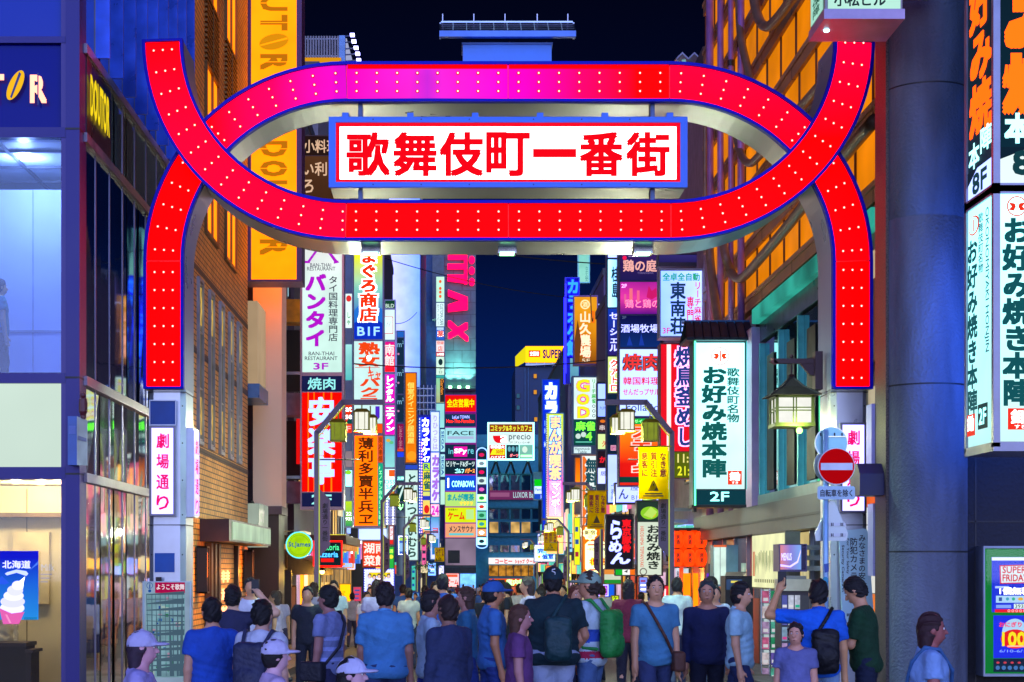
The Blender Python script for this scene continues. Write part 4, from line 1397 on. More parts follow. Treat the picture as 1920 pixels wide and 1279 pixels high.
def security_sign():
    Y = 23.9
    F = PF(Y)
    s = thing('security_sign', 'pale blue rounded security camera notice at the foot of the right gate post', 'notice', P(1600, 1165, Y))
    m = MB()
    pts = []
    for cx, cy, a0 in ((1580, 1002, 180), (1620, 998, 270), (1632, 1160, 0), (1586, 1160, 90)):
        pts += [(cx + 7 * math.cos(math.radians(a0 + 90 * i / 5)), cy + 7 * math.sin(math.radians(a0 + 90 * i / 5))) for i in range(6)]
    m.prism(F, pts, -0.03, 0.0, pbr('bfe6ea', 0.4, 0, 0.05)); m.build('board', s)
    INK = pbr('16222c', 0.5)
    m = MB()
    m.text(F, 'みなさまの安全を守ります', 1609, 1002, 1623, 1172, 0.008, INK, 'v', 0.01)
    m.text(F, '防犯カメラ作動中', 1593, 1008, 1608, 1136, 0.008, INK, 'v', 0.012)
    m.text(F, 'For Your Safety', 1586, 1010, 1592, 1076, 0.008, INK, 'r', 0.012)
    m.text(F, 'Security Camera in', 1577, 1022, 1583, 1110, 0.008, INK, 'r', 0.012)
    m.text(F, '新宿', 1587, 1150, 1600, 1156, 0.008, INK, 'h', 0.01)
    m.build('lettering', s)


security_sign()


def no_entry_post():
    Y = 21.5
    F = PF(Y)
    p = P(1548, 1100, Y)
    s = thing('no_entry_post', 'pale blue pole carrying a red no-entry disc, plate and the backs of two more signs', 'road sign', (p.x, Y, 0))
    m = MB(); m.tube([(p.x, Y, 0), (p.x, Y, F.pt(0, 806, 0).z)], 0.036, pbr('8fb8dc', 0.35, 0.3), 12); m.build('pole', s, smooth=True)
    ST = pbr('9aa8b0', 0.3, 0.7, 0.15)
    m = MB(); m.prism(F, [(1561 + 31 * math.cos(a * math.pi / 14), 830 + 31 * math.sin(a * math.pi / 14)) for a in range(28)], -0.10, -0.07, pbr('8ac0c8', 0.35, 0.5)); m.ringdisc(F, 1561, 830, 31, 1.5, -0.065, STEEL)
    for x in (1540, 1553, 1566, 1580):
        m.fbox(F, x, 811, x + 2, 817, -0.07, -0.055, CHAR)
    m.fbox(F, 1545, 817, 1588, 819, -0.07, -0.05, STEEL); m.build('sign_back', s)
    m = MB(); m.prism(F, [(1563 + 34 * math.cos(a * math.pi / 16), 872 + 34 * math.sin(a * math.pi / 16)) for a in range(32)], -0.12, -0.09, ST); m.build('sign_back', s)
    m = MB(); m.prism(F, [(1566 + 34.5 * math.cos(a * math.pi / 18), 875 + 34.5 * math.sin(a * math.pi / 18)) for a in range(36)], 0.045, 0.07, pbr('d8d8e0', .4)); m.disc(F, 1566, 875, 33, 33, 0.074, pbr('f40006', 0.8, 0, 0.04, 3.0, 0, 40, 0.05), 36)
    m.rect(F, 1536.5, 869, 1596, 882, 0.078, pbr('d8dce8', .4)); m.build('no_entry_disc', s)
    m = MB(); m.prism(F, [(1534, 912), (1598, 912), (1601, 915), (1601, 934), (1598, 937), (1534, 937), (1531, 934), (1531, 915)], 0.045, 0.065, pbr('a8c8dc', .4)); pl = m.build('plate', s)
    m = MB(); m.text(F, '自転車を除く', 1536, 918, 1596, 932, 0.07, pbr('101c30', .5), 'h', 0.02); m.build('lettering', pl)
    m = MB(); m.prism(F, [(1558, 938), (1567, 940), (1593, 1000), (1590, 1014), (1532, 1014), (1530, 1000)], -0.10, -0.07, ST)
    for y in (980, 1000):
        m.fbox(F, 1546, y, 1588, y + 6, -0.07, -0.05, STEEL2)
        for x in (1560, 1563, 1578, 1581):
            m.fbox(F, x, y, x + 1.2, y + 6, -0.05, -0.04, CHAR)
    m.build('sign_back', s)
    m = MB(); m.disc(F, 1546, 1090, 6, 9, 0.05, pbr('1a90b0', .5), 10); m.poly(F, [(1543, 1058), (1553, 1056), (1552, 1072), (1545, 1074)], 0.05, pbr('2a50a0', .5)); m.build('sticker', s)


no_entry_post()


def utility_boxes():
    Y = 23.2
    F = PF(Y)
    for (x0, y0, x1, y1, lab) in ((1634, 757, 1659, 927, 'tall pale lavender equipment box on the pole right of the gate, the upper one'),
                                  (1637, 944, 1662, 1080, 'shorter scuffed lavender equipment box with a pasted label, the lower one')):
        s = thing('equipment_box', lab, 'equipment box', P((x0 + x1) / 2, y1, Y), 'equipment boxes beside the right gate post')
        m = MB(); m.fbox(F, x0, y0, x1, y1, -0.3, 0.0, pbr('a8a4d8', .4, .2, .1)); m.fbox(F, x1 - 4, y0 - 1, x1 + 1, y1 + 1, -0.3, 0.01, pbr('8a88b8', .4, .2)); m.build('case', s)
        m = MB(); m.disc(F, x1 - 7, (y0 + y1) / 2, 1, 1.4, 0.015, CHAR, 8)
        if y0 > 900:
            m.poly(F, [(1640, 1056), (1656, 1049), (1657, 1053), (1641, 1061)], 0.006, pbr('202838', .5)); m.poly(F, [(1642, 1056), (1655, 1051), (1655, 1053), (1643, 1058)], 0.009, pbr('8898c8', .5))
        m.build('latch', s)
    p = P(1657, 1100, Y + .15)
    s = MB(); s.box(p.x - .05, Y + .1, 0, p.x + .07, Y + .24, 5.2, pbr('3a2420', .5, .3)); o = s.build('box_pole', None, (p.x, Y + .15, 0))
    tag(o, 'dark brown pole behind the two lavender boxes, right of the gate post', 'pole')


utility_boxes()


def wall_box_sign():
    Y = 21.9
    F = PF(Y)
    s = thing('box_sign', 'small grey blue two faced box sign hung on the violet corner column', 'sign', P(148, 875, Y))
    x0, x1 = 131, 152
    m = MB(); m.fbox(F, x0, 782, 148, 873, -0.1, 0.12, pbr('3a5a9a', .4, .3)); m.face([F.pt(148, 782, .12), F.pt(161, 787, -.1), F.pt(161, 872, -.1), F.pt(148, 873, .12)], pbr('c8d4d8', .4, .1)); m.build('case', s)
    m = MB(); m.face([F.pt(150, 818, .11), F.pt(160, 821, -.06), F.pt(160, 828, -.06), F.pt(150, 826, .11)], pbr('8890b8', .5)); m.rect(F, 133, 800, 146, 815, 0.125, pbr('4a6ab8', .4)); m.build('marks', s)
    c = F.pt(156, 757, 0)
    m = MB(); m.lathe((c.x, c.y, c.z), [(0.001, .15), (0.03, .13), (0.035, .1), (0.02, .075), (0.05, .06), (0.055, 0.0), (0.055, -.1), (0.03, -.15), (0.03, -.19)], pbr('5a2028', .4), 12); m.build('finial', s)


wall_box_sign()
# ------------------------------------------------------------------ shop signs
def draw(mb, F, items, d0=0.014, Y=40.0):
    """print a list of marks on a panel; later ones lie a little above earlier ones"""
    d = d0
    st = 0.004 + Y * 6e-5
    for it in items:
        k = it[0]
        if k == 't':
            _, s, x0, y0, x1, y1, h, mode, bold = it[:9]
            if len(it) > 9 and it[9]:
                ol = it[10] if len(it) > 10 else 0.08
                mb.text(F, s, x0 - (x1 - x0) * 0.03, y0, x1 + (x1 - x0) * 0.03, y1, d, emit(it[9], 1.0, sample=False), mode, bold + ol)
                d += st * 1.5
            mb.text(F, s, x0, y0, x1, y1, d, emit(h, 1.0, sample=False), mode, bold)
        elif k == 'r':
            mb.rect(F, it[1], it[2], it[3], it[4], d, emit(it[5], 1.0, sample=False) if isinstance(it[5], str) else it[5])
        elif k == 'o':
            mb.disc(F, it[1], it[2], it[3], it[4], d, emit(it[5], 1.0, sample=False), 22)
        elif k == 'ring':
            mb.ringdisc(F, it[1], it[2], it[3], it[4], d, emit(it[5], 1.0, sample=False))
        elif k == 'p':
            mb.poly(F, it[1], d, emit(it[2], 1.0, sample=False))
        elif k == 'bulbs':      # dotted border of small lamps
            x0, y0, x1, y1, n, m, h, r = it[1:]
            for i in range(n):
                for y in (y0, y1):
                    mb.disc(F, x0 + (x1 - x0) * i / (n - 1), y, r, r, d, emit(h, 1.6, sample=False), 8)
            for j in range(1, m):
                for x in (x0, x1):
                    mb.disc(F, x, y0 + (y1 - y0) * j / m, r, r, d, emit(h, 1.6, sample=False), 8)
        elif k == 'bulbline':
            x, y0, y1, n, h, r = it[1:]
            for j in range(n):
                mb.disc(F, x, y0 + (y1 - y0) * j / (n - 1), r, r, d, emit(h, 1.6, sample=False), 8)
        d += st


def sign(name, label, box, Y, depth, frame, panels, arm=None, cat='sign', group=None, s=1.1, var=0.17, border=2.0):
    x0, y0, x1, y1 = box
    F = PF(Y)
    t = thing(name, label, cat, P((x0 + x1) / 2, y1, Y), group)
    FR = pbr(frame, 0.4, 0.35, 0.15) if isinstance(frame, str) else frame
    m = MB()
    m.fbox(F, x0 + .3, y0 + .3, x1 - .3, y1 - .3, -depth, 0.0, FR)
    if border:
        m.fring(F, x0, y0, x1, y1, border, border, 0.0, 0.05, FR)
    m.build('housing', t)
    if arm:
        wx = -4.9 if arm == 'L' else (6.2 if Y < 61 else 7.0 if Y < 86 else 7.7)
        for fy in (0.12, 0.5, 0.88):
            m = MB(); yy = y0 + (y1 - y0) * fy
            a = F.pt(x0 if arm == 'L' else x1, yy, 0)
            m.box(min(a.x, wx), Y + depth * 0.35, a.z - 0.04, max(a.x, wx), Y + depth * 0.35 + 0.08, a.z + 0.04, STEEL2); m.build('bracket', t)
    for p in panels:
        bx, bg, items = p[0], p[1], p[2]
        m = MB()
        mat = bg if not isinstance(bg, str) else emit(bg, s, var, 1.3 if Y < 60 else 0.5)
        m.rect(F, *bx, 0.008, mat)
        pn = m.build('sign_panel', t)
        if Y < 90:
            m = MB(); m.rect(F, *bx, -depth - 0.008, emit(bg, 2.0, .1) if isinstance(bg, str) else mat if mat is not AMB else emit('ffb00c', 3.0)); m.build('back_panel', t)  # unseen backs, mostly set brighter than the fronts to light the street
        if items:
            m = MB(); draw(m, F, items, 0.014 + Y * 4e-5, Y); m.build('lettering', pn)
    return t


AMB = None
T = lambda s, x0, y0, x1, y1, h, mode='v', bold=0.02, *o: ('t', s, x0, y0, x1, y1, h, mode, bold, *o)
Rr = lambda *a: ('r', *a)

# --- left side
AMB = emit_grad('ffae08', 'ffb80e', 1.0, 'Z')
dl = []
for base in (-82, 266):
    for i, c in enumerate('DOUTOR'):
        y = base + i * 37.0; h_ = 'b86c08'
        if c == 'O' and i == 4:
            dl.append(('p', [(514 + 27 * math.cos(a * math.pi / 12) + 4 * math.sin(a * math.pi / 12), y + 14 + 14 * math.sin(a * math.pi / 12) - 6 * math.cos(a * math.pi / 12)) for a in range(24)], 'd88a08'))
            dl.append(('p', [(488, y + 20), (489, y + 22), (540, y + 9), (539, y + 6)], 'ffb20c'))
        else:
            dl.append(T(c, 488, y, 540, y + 30, h_, 'r', 0.06)); dl.append(Rr(484, y + 14.2, 544, y + 15.6, 'ffb20c'))
sign('amber_sign', 'huge amber vertical sign with sideways DOUTOR lettering, beside the brown tiled building', (458, -160, 566, 528), 40.6, 0.9, '5a3c66',
     [((471, -158, 556, 524), AMB, dl)], 'L', border=0)
sign('restaurant_sign', 'dark brown hanging sign in tan brush writing, between amber sign and white name board', (566, 254, 640, 474), 52, 0.5, '30201a',
     [((568, 256, 638, 291), '20120e', [T('小料理', 569, 262, 634, 287, 'd8b090', 'h', 0.02)]),
      ((568, 293, 638, 472), emit_grad('180c0a', '50301a', 1.0), [T('い利', 568, 304, 613, 330, 'd8b090', 'h', 0.02), T('ろ', 568, 337, 588, 362, 'd8b090', 'h', 0.02)])], 'L')
sign('restaurant_sign_tower', 'tall sign stack of white Thai restaurant panel in purple letters above a red grill panel', (563, 440, 645, 956), 48, 0.6, 'a898a8',
     [((567, 442, 641, 698), emit_grad('c8efe4', 'e4e0e0', 1.05, 'Z', 0, 1, 'd4f4ec'),
       [('p', [(575, 492), (580, 493), (602, 462), (600, 458)], 'b010c8'), ('p', [(628, 493), (634, 491), (608, 458), (606, 462)], 'b010c8'), ('p', [(570, 489), (572, 494), (582, 494), (580, 490)], 'b010c8'), ('p', [(626, 491), (626, 495), (636, 493), (634, 489)], 'b010c8'),
        T('BAN-THAI', 582, 494, 621, 501, '404058', 'h', 0.01), T('RESTAURANT', 576, 501, 629, 508, '404058', 'h', 0.01),
        T('バンタイ', 572, 514, 612, 652, 'b010c8', 'v', 0.05), T('タイ国料理専門店', 616, 518, 634, 641, '303448', 'v', 0.015),
        T('BAN-THAI', 579, 660, 627, 667, '404058', 'h', 0.015), T('RESTAURANT', 572, 669, 633, 676, '404058', 'h', 0.015), T('3F', 588, 681, 616, 694, 'b010c8', 'h', 0.04)]),
      ((566, 705, 641, 734), '151a44', [T('焼肉', 577, 708, 629, 731, '98f0f0', 'h', 0.02)]),
      ((566, 736, 641, 922), emit('f20600', 1.0, 0.1), [Rr(577, 736, 579, 922, 'ff7a08'), Rr(588, 736, 590, 922, 'ff7a08'), Rr(606, 736, 608, 922, 'ff7a08'), Rr(620, 736, 623, 922, 'ff7a08'), T('安楽亭', 577, 745, 629, 910, 'd0f2f8', 'v', 0.04)]),
      ((566, 924, 641, 950), '151a44', [T('2F', 584, 927, 622, 946, '98f0f0', 'h', 0.04)])], 'L')
sign('sign_stack', 'narrow stack of small white, teal, red and green shop panels between two tall signs', (646, 470, 662, 990), 60, 0.5, '8090a8',
     [((647, 551, 661, 615), 'dcf4f0', [('o', 654, 560, 5, 6, 'e03030'), T('しゃ', 650, 585, 658, 610, '30a060', 'v', 0.02)]), ((647, 646, 661, 713), emit_grad('58c8c8', 'a8f0ee', 0.9), []),
      ((647, 755, 661, 812), 'e03414', [('p', [(648, 795), (661, 795), (661, 770)], '0a4a48'), T('at', 648, 763, 660, 772, 'ffffff', 'h', 0.02), T('se', 648, 778, 660, 786, 'ffffff', 'h', 0.02), T('F', 650, 799, 658, 809, 'ffc0c0', 'h', 0.03)]),
      ((647, 846, 661, 876), '8a7880', []), ((647, 882, 661, 912), 'd8fff8', [('o', 653, 886, 6, 4, '90e030')]), ((647, 940, 661, 986), emit_grad('30b060', 'c8f020', 0.9), [T('22', 649, 960, 659, 967, 'ffffff', 'h', 0.02), T('935', 648, 970, 661, 976, 'ffffff', 'h', 0.02)])], None)
sign('tuna_sign_tower', 'tall sign tower, red letters on yellow and blue waves, orange pub panel below', (661, 430, 720, 990), 69, 0.6, '8c8098',
     [((664, 432, 717, 636), emit_grad('0a30c0', 'f0f430', 1.0, 'Z', 0.18, 0.75, '88d8c8'), [('p', [(664, 583), (678, 566), (690, 590), (664, 606)], '2070d0'), ('p', [(717, 580), (702, 572), (700, 596), (717, 606)], '2070d0'), T('まぐろ商店', 674, 468, 708, 604, 'f43408', 'v', 0.05, 'ffffff'), T('B1F', 670, 613, 712, 630, 'b0ecff', 'h', 0.03)]),
      ((664, 640, 717, 794), emit('ccf2f0', 1.0, 0.1), [T('熟女', 672, 642, 712, 688, 'f04410', 'v', 0.05), T('ー', 684, 686, 702, 700, 'f04410', 'v', 0.03), ('o', 692, 671, 5, 5, 'f8fff8'), T('キャ', 690, 694, 714, 712, 'f04410', 'h', 0.03), T('バク', 674, 708, 714, 744, 'f04410', 'v', 0.04), T('ラ', 676, 742, 708, 758, 'f04410', 'h', 0.03), T('J', 694, 762, 712, 789, '5028c8', 'h', 0.03), Rr(666, 684, 712, 685, 'd04030'), Rr(666, 689, 712, 690, 'd04030')]),
      ((664, 795, 717, 812), 'f24c0c', [T('4F', 679, 798, 706, 810, 'fff4e0', 'h', 0.04)]),
      ((665, 817, 708, 986), emit('f88c04', 1.0, 0.08), [T('薄利多賣半兵ヱ', 671, 820, 701, 985, '542408', 'v', 0.03)]),
      ((709, 817, 718, 867), 'e85414', [T('炭火串焼', 709.5, 819, 717.5, 866, '542408', 'v', 0.01)]), ((709, 869, 718, 986), '12a47c', [T('♪エノケンおもしろい歌♪', 710, 872, 717, 984, 'd8ffe8', 'v', 0.0)])], 'L')
sign('sign_stack', 'sign stack with green nameplate, white framed panel, red, magenta and cyan panels', (720, 562, 742, 985), 84, 0.5, 'a0a0b8',
     [((721, 564, 740, 578), '10402c', [T('BLD', 723, 570, 739, 577, 'd0f0e0', 'h', 0.02)]), ((721, 581, 740, 637), 'd8f2f0', [Rr(722, 594, 737, 626, 'e04050'), Rr(722, 595.5, 735.5, 624.5, 'e8f8f8'), T('//', 724, 603, 733, 613, 'd02040', 'h', 0.04)]),
      ((721, 641, 740, 697), emit_grad('f81818', 'e01090', 1.0), [T('南館', 721, 645, 740, 687, 'fff0f0', 'v', 0.03)]), ((721, 702, 740, 756), 'e010c0', [T('レンタル', 723, 704, 738, 754, 'ffffff', 'v', 0.05)]),
      ((721, 760, 741, 815), 'ee10c0', [T('エテノン', 723, 762, 740, 810, 'ffffff', 'v', 0.05)]), ((721, 818, 741, 876), emit_grad('98e8e8', '70c8e0', 0.9), [('o', 728, 826, 4, 3, 'e0b040'), ('o', 734, 830, 4, 3, '60c080')]),
      ((721, 880, 741, 936), 'f0fff8', [Rr(729, 881, 741, 894, 'f06020'), Rr(729, 921, 741, 934, 'f06020'), T('OSS', 721, 900, 741, 907, '203040', 'h', 0.01), T('SA', 724, 909, 738, 917, '203040', 'h', 0.01)]), ((721, 938, 741, 984), emit('a0a8f0', 0.8, 0.3), [('bulbline', 726, 940, 982, 9, 'ffffff', 1.6), ('bulbline', 737, 940, 982, 9, 'ffffff', 1.6)])], None)
sign('rental_sign_stack', 'dark navy rental room sign stack with a maroon foot, left of the orange vertical sign', (743, 620, 759, 1080), 92, 0.5, '506080',
     [((744, 622, 758, 632), '2060c0', [])] + [((744, y, 758, y + 50), '12283e', [T('m', 745, y + 10, 753, y + 17, '80b8d8', 'h', 0.01), T('2', 754, y + 5, 757, y + 11, '80b8d8', 'h', 0.0), ('o', 747, y + 30, 2, 2, 'c080b0')]) for y in (634, 688, 741)] +
     [((744, 795, 758, 846), emit_grad('f04810', '800a48', 1.0, 'Z', 0.0, 0.15), [T('レンタルルームホテル', 747, 798, 755, 842, 'e0a0b0', 'v', 0.0)]), ((744, 848, 758, 857), '2040f0', []), ((744, 893, 758, 901), '60c0b0', [T('大神', 745, 894, 757, 900, 'f0fff8', 'h', 0.02)]),
      ((744, 903, 758, 940), '0c3434', [('p', [(746, 935), (756, 910), (758, 914), (749, 938)], 'd0f0e8'), ('p', [(747, 912), (755, 905), (757, 908), (748, 916)], 'd0f0e8')]), ((744, 943, 758, 957), '0c2c2c', [T('B1', 746, 945, 756, 950, 'e0fff0', 'h', 0.03), ('p', [(746, 951), (756, 951), (751, 957)], 'e0fff0')]), ((744, 962, 758, 1078), emit_grad('283848', '8098b8', 0.6, 'X'), [])], None)
sign('pub_sign', 'orange vertical private dining pub sign in yellow characters, narrow and tall', (759, 698, 782, 869), 100, 0.5, 'b06020',
     [((760, 700, 781, 868), emit('f4800a', 1.0, 0.15), [('o', 772, 855, 9, 9, 'f8a020'), T('個室ダイニング居酒屋', 764, 717, 777, 832, 'ffe468', 'v', 0.03)])], 'L')
sign('cutlet_sign', 'white vertical cutlet restaurant sign in black brush kana below the orange pub sign', (758, 870, 785, 1052), 101, 0.5, '607080',
     [((759, 871, 784, 880), '2848c0', []), ((760, 882, 784, 1050), emit('ccf0ea', 1.0, 0.1), [T('とんかつにいむら', 763, 888, 782, 1046, '1c4440', 'v', 0.035)])], None)
sign('karaoke_sign', 'blue round topped karaoke sign edged with dotted lamps, a yellow mahjong panel below it', (784, 778, 808, 1002), 113, 0.5, '2030c0',
     [((788, 782, 807, 868), '1018f4', [T('カラオケ', 790, 783, 806, 855, 'ffffff', 'v', 0.05), T('47', 792, 856, 806, 866, 'ffffff', 'h', 0.05)]), ((793, 868, 807, 882), 'b8f020', [T('R', 795, 870, 805, 880, '2050a0', 'h', 0.05)]),
      ((793, 883, 807, 920), 'f4e828', [T('麻雀', 794, 884, 807, 918, '10605c', 'v', 0.04)]), ((793, 922, 807, 1000), emit_grad('f8d040', 'e0f080', 0.9), [Rr(793, 930, 807, 938, '2838c0'), ('o', 800, 955, 5, 8, 'e02020'), Rr(795, 970, 806, 995, '40b0d0')]), ((785, 782, 792, 1000), '5070e0', [('bulbline', 786.5, 786, 998, 40, 'e8f0ff', 1.2), ('bulbline', 790.5, 830, 998, 32, 'ffd8e8', 1.2)])], None)
sign('karaoke_sign', 'pale lavender karaoke sign in outlined purple kana, beside the blue one', (806, 770, 825, 1050), 124, 0.5, '90c8d8',
     [((808, 773, 824, 846), emit('e4f4ff', 1.0, 0.1), [T('りひつらは', 811, 778, 821, 844, 'b8b0e0', 'v', 0.03)]), ((808, 849, 824, 943), emit('f4f0ff', 1.0, 0.05), [T('カラオケ', 810, 853, 824, 940, 'b070e8', 'v', 0.04, '6a50b0', 0.03)]),
      ((808, 946, 824, 968), 'ffd8f0', [T('24', 809, 948, 823, 966, 'e020d0', 'h', 0.05)]), ((808, 970, 824, 1048), emit_grad('f0f4ff', '50a0d0', 1.0), [T('ヨ', 811, 990, 821, 1000, 'f03020', 'h', 0.03), Rr(810, 1010, 822, 1040, '2878b8')])], None)
st_ = [((818, 519, 833, 566), 'c0f0d8', [('o', 825.5, y, 2.5, 3, 'f06030') for y in (528, 541, 548, 556)]), ((818, 568, 833, 612), 'd4f2f4', [T('CUSTOMA CAFE', 825, 570, 831, 610, '2a6a80', 'r', 0.01), T('カフェバー', 819, 570, 824, 610, '204050', 'v', 0.0)]), ((818, 614, 833, 637), '2860d0', [T('薬', 820, 620, 832, 632, 'f05050', 'h', 0.04, 'ffffff'), Rr(819, 614, 832, 619, 'b8d8f0')]),
       ((818, 639, 833, 660), 'f0e0e4', [T('登録', 819, 640, 832, 646, 'f07060', 'h', 0.02), T('店', 821, 649, 830, 659, 'f07060', 'h', 0.02)]), ((818, 661, 833, 668), 'e03020', [T('24時間', 819, 662, 832, 667, 'ffffff', 'h', 0.02)]), ((818, 669, 833, 703), 'd0f4e0', [('o', 826, 679, 4, 6, '103038'), T('トロ', 822, 688, 830, 701, '103038', 'v', 0.01)]), ((818, 704, 833, 708), '30a8a0', []),
       ((818, 709, 833, 755), emit_grad('c0c890', '90e0b0', 0.9), [Rr(825, 710, 833, 754, '2a2420'), T('Garden', 826, 711, 832, 740, 'f09030', 'r', 0.03)]), ((818, 757, 833, 802), '90d8d8', [])] + [((826, y, 834, y + 42), 'a8e8ee', [T('SEGA', 827.5, y + 3, 832.5, y + 39, '2858a8', 'r', 0.04)]) for y in (805, 852)] + [((826, 900, 834, 946), 'b8e8d8', [])]
sign('sign_stack', 'long pale stack of tiny shop panels up the edge of the tower with pink letters', (817, 517, 835, 948), 152, 0.6, '305878', st_, None, border=0)
rp = []
cols = ['10282c', 'f0f8f8', '102c38', 'd0f0e8', '282060', 'e8f8e0', 'd8f8f8', '70d8b0', 'c8f020', 'f0a868', 'e8f8ff']
for i, h in enumerate(cols):
    y = 846 + i * 16.2
    dd = [('o', 903, y + 7, 5, 3.5, ['e02060', '8090a0', 'f01060', '506070', 'f060c0', '20a040', 'e04030', '208050', '30a0a0', 'ffffff', '203040'][i])]
    rp.append(((895, y, 912, y + 13.5), h, dd))
t_ = sign('round_top_sign', 'slim round topped sign tower outlined in white neon with eleven small panels', (893, 842, 914, 1026), 163, 0.6, '0c5068', rp, None, border=0)
F_ = PF(163)
m = MB()
NE = emit('b8f4ff', 1.3)
pth = [(893.5, 1022), (893.5, 850)] + [(903.5 + 10 * math.cos(math.radians(a)), 850 + 10 * math.sin(math.radians(a))) for a in range(195, 360, 15)] + [(913.5, 850), (913.5, 1022)] + [(903.5 + 10 * math.cos(math.radians(a)), 1022 + 6 * math.sin(math.radians(a))) for a in range(0, 181, 20)]
m.tube([F_.pt(u, v, 0.12) for u, v in pth], 0.05, NE, 6); m.build('neon_tube', t_)
bb = sign('billboard', 'rooftop net cafe billboard with a red bowl mark, above the teal office block', (914, 792, 1002, 863), 178, 0.8, emit('d8fff8', 1.3),
          [((917, 795, 999, 811), '8c3414', [T('コミック&ネットカフェ', 920, 797, 997, 809, 'f4f040', 'h', 0.04)]),
           ((917, 812, 999, 833), 'd8f0ee', [('p', [(925, 817)] + [(935 + 11 * math.cos(math.radians(a)), 817 + 14 * math.sin(math.radians(a))) for a in range(180, -1, -15)], 'e81020'), T('a', 938, 816, 952, 830, 'ffffff', 'h', 0.03), T('precio', 954, 813, 995, 828, '304858', 'h', 0.01), T('アプレシオ', 955, 828, 994, 832, '405868', 'h', 0.01)]),
           ((917, 834, 948, 860), 'd02820', [T('新宿最大', 920, 835, 946, 841, 'ffffff', 'h', 0.03), ('p', [(919, 853), (924, 842), (946, 842), (946, 853)], 'f0f020'), T('30分', 930, 843, 944, 851, 'e04020', 'h', 0.04), T('ハイジア', 920, 855, 946, 859, 'ffffff', 'h', 0.02)]),
           ((949, 834, 973, 860), '182838', [('o', 955, 842, 3, 5, '60a8b8'), ('o', 962, 842, 3, 5, '60a8b8'), ('o', 969, 842, 2, 5, '60a8b8'), T('ダーツ', 956, 851, 972, 857, 'ffb0c0', 'h', 0.03)]), ((974, 834, 999, 860), '78b8a8', [('o', 984, 843, 5, 6, 'd8f0e0'), Rr(976, 853, 998, 857, 'e8fff0')])], None)
m = MB(); F_ = PF(178)
for x in (930, 958, 990):
    m.tube([F_.pt(x, 863, -.4), F_.pt(x - 8, 885, -2)], 0.12, STEEL2, 6); m.tube([F_.pt(x, 863, -.4), F_.pt(x + 8, 885, -2)], 0.12, STEEL2, 6)
m.build('support', bb)
sign('store_sign', 'green white and blue convenience store sign, small, in front of the teal block', (1000, 885, 1022, 938), 150, 0.6, '80c8c0', [((1001, 899, 1021, 912), '08c818', []), ((1001, 912, 1021, 926), 'd8f4ff', [T('Family', 1004, 915, 1020, 922, '2060a0', 'h', 0.03)]), ((1001, 926, 1021, 937), '1848c0', [T('酒', 1013, 928, 1020, 935, 'e0f0ff', 'h', 0.02)])], None)
sign('dotted_sign', 'white private room sign in blue characters with a dotted lamp border, low over the alley', (1001, 1021, 1042, 1054), 122, 0.5, 'c0d0ff', [((1003, 1023, 1041, 1052), 'f4f8ff', [('bulbs', 1003, 1023, 1041, 1052, 14, 10, 'ffffff', 1.3), T('完全', 1007, 1028, 1036, 1038, '2030d8', 'h', 0.05), T('個室', 1016, 1039, 1038, 1049, '2030d8', 'h', 0.05), ('o', 1011, 1044, 3, 3, 'f0e030')])], None)

# --- right side
sign('karaoke_sign', 'deep blue karaoke sign in white outlined kana, partly behind the comic cafe sign', (1016, 711, 1050, 1000), 116, 0.6, '2060d0', [((1018, 713, 1048, 998), emit('0a30e4', 1.0, 0.1), [T('カラオケ', 1021, 717, 1046, 850, 'ffffff', 'v', 0.07, '80b8ff', 0.05)])], None)
sign('comic_cafe_sign', 'tall comic cafe sign, pale yellow kana outlined in blue, dotted lamps down its left edge', (1023, 774, 1058, 1040), 106, 0.6, '50b0e0',
     [((1025, 776, 1057, 1038), emit_grad('f8f080', 'd8f050', 1.0, 'Z', 0.1, 0.9, 'f060d8'), []), ((1030, 779, 1052, 900), emit('e8f8ff', 1.0), [T('まんが喫茶', 1030, 780, 1052, 900, 'fff4b0', 'v', 0.05, '1878d0', 0.09)]), ((1030, 902, 1052, 968), 'f8f4fc', [T('マンボー', 1033, 904, 1050, 966, 'f8f8ff', 'v', 0.04, 'f02080', 0.06)]),
      ((1027, 970, 1055, 998), 'f8f8c8', [('o', 1046, 985, 6, 10, 'e8e0b0'), ('ring', 1046, 985, 8, 1, '907840')]), ((1030, 1000, 1054, 1036), 'f8f0a0', [Rr(1031, 990, 1053, 1008, 'f03020'), T('24h', 1032, 992, 1052, 1006, 'fff0d0', 'h', 0.04)]), ((1023, 776, 1026, 1036), '4060d0', [('bulbline', 1024.5, 778, 1034, 60, 'ffffff', 1.0)])], None)
t_ = sign('neon_sign', 'electric blue neon karaoke sign standing tallest in the alley, left of the gold sign', (1059, 520, 1087, 720), 101, 0.5, '1820c0', [((1062, 522, 1086, 672), emit('0a08b8', 1.0, 0.3, 0.6), [T('カラオケ館', 1063, 523, 1086, 668, '38b0ff', 'v', 0.05, '2020ff', 0.08)]), ((1069, 672, 1086, 718), emit_grad('60a8d0', '80d0e8', 0.7), [])], None)
m = MB(); m.tube([P(1058.5, 556, 100.8), P(1058.5, 720, 100.8)], 0.05, emit('3838ff', 1.6), 6); m.tube([P(1061, 532, 100.8), P(1061, 700, 100.8)], 0.05, emit('3838ff', 1.6), 6); m.build('neon_tube', t_)
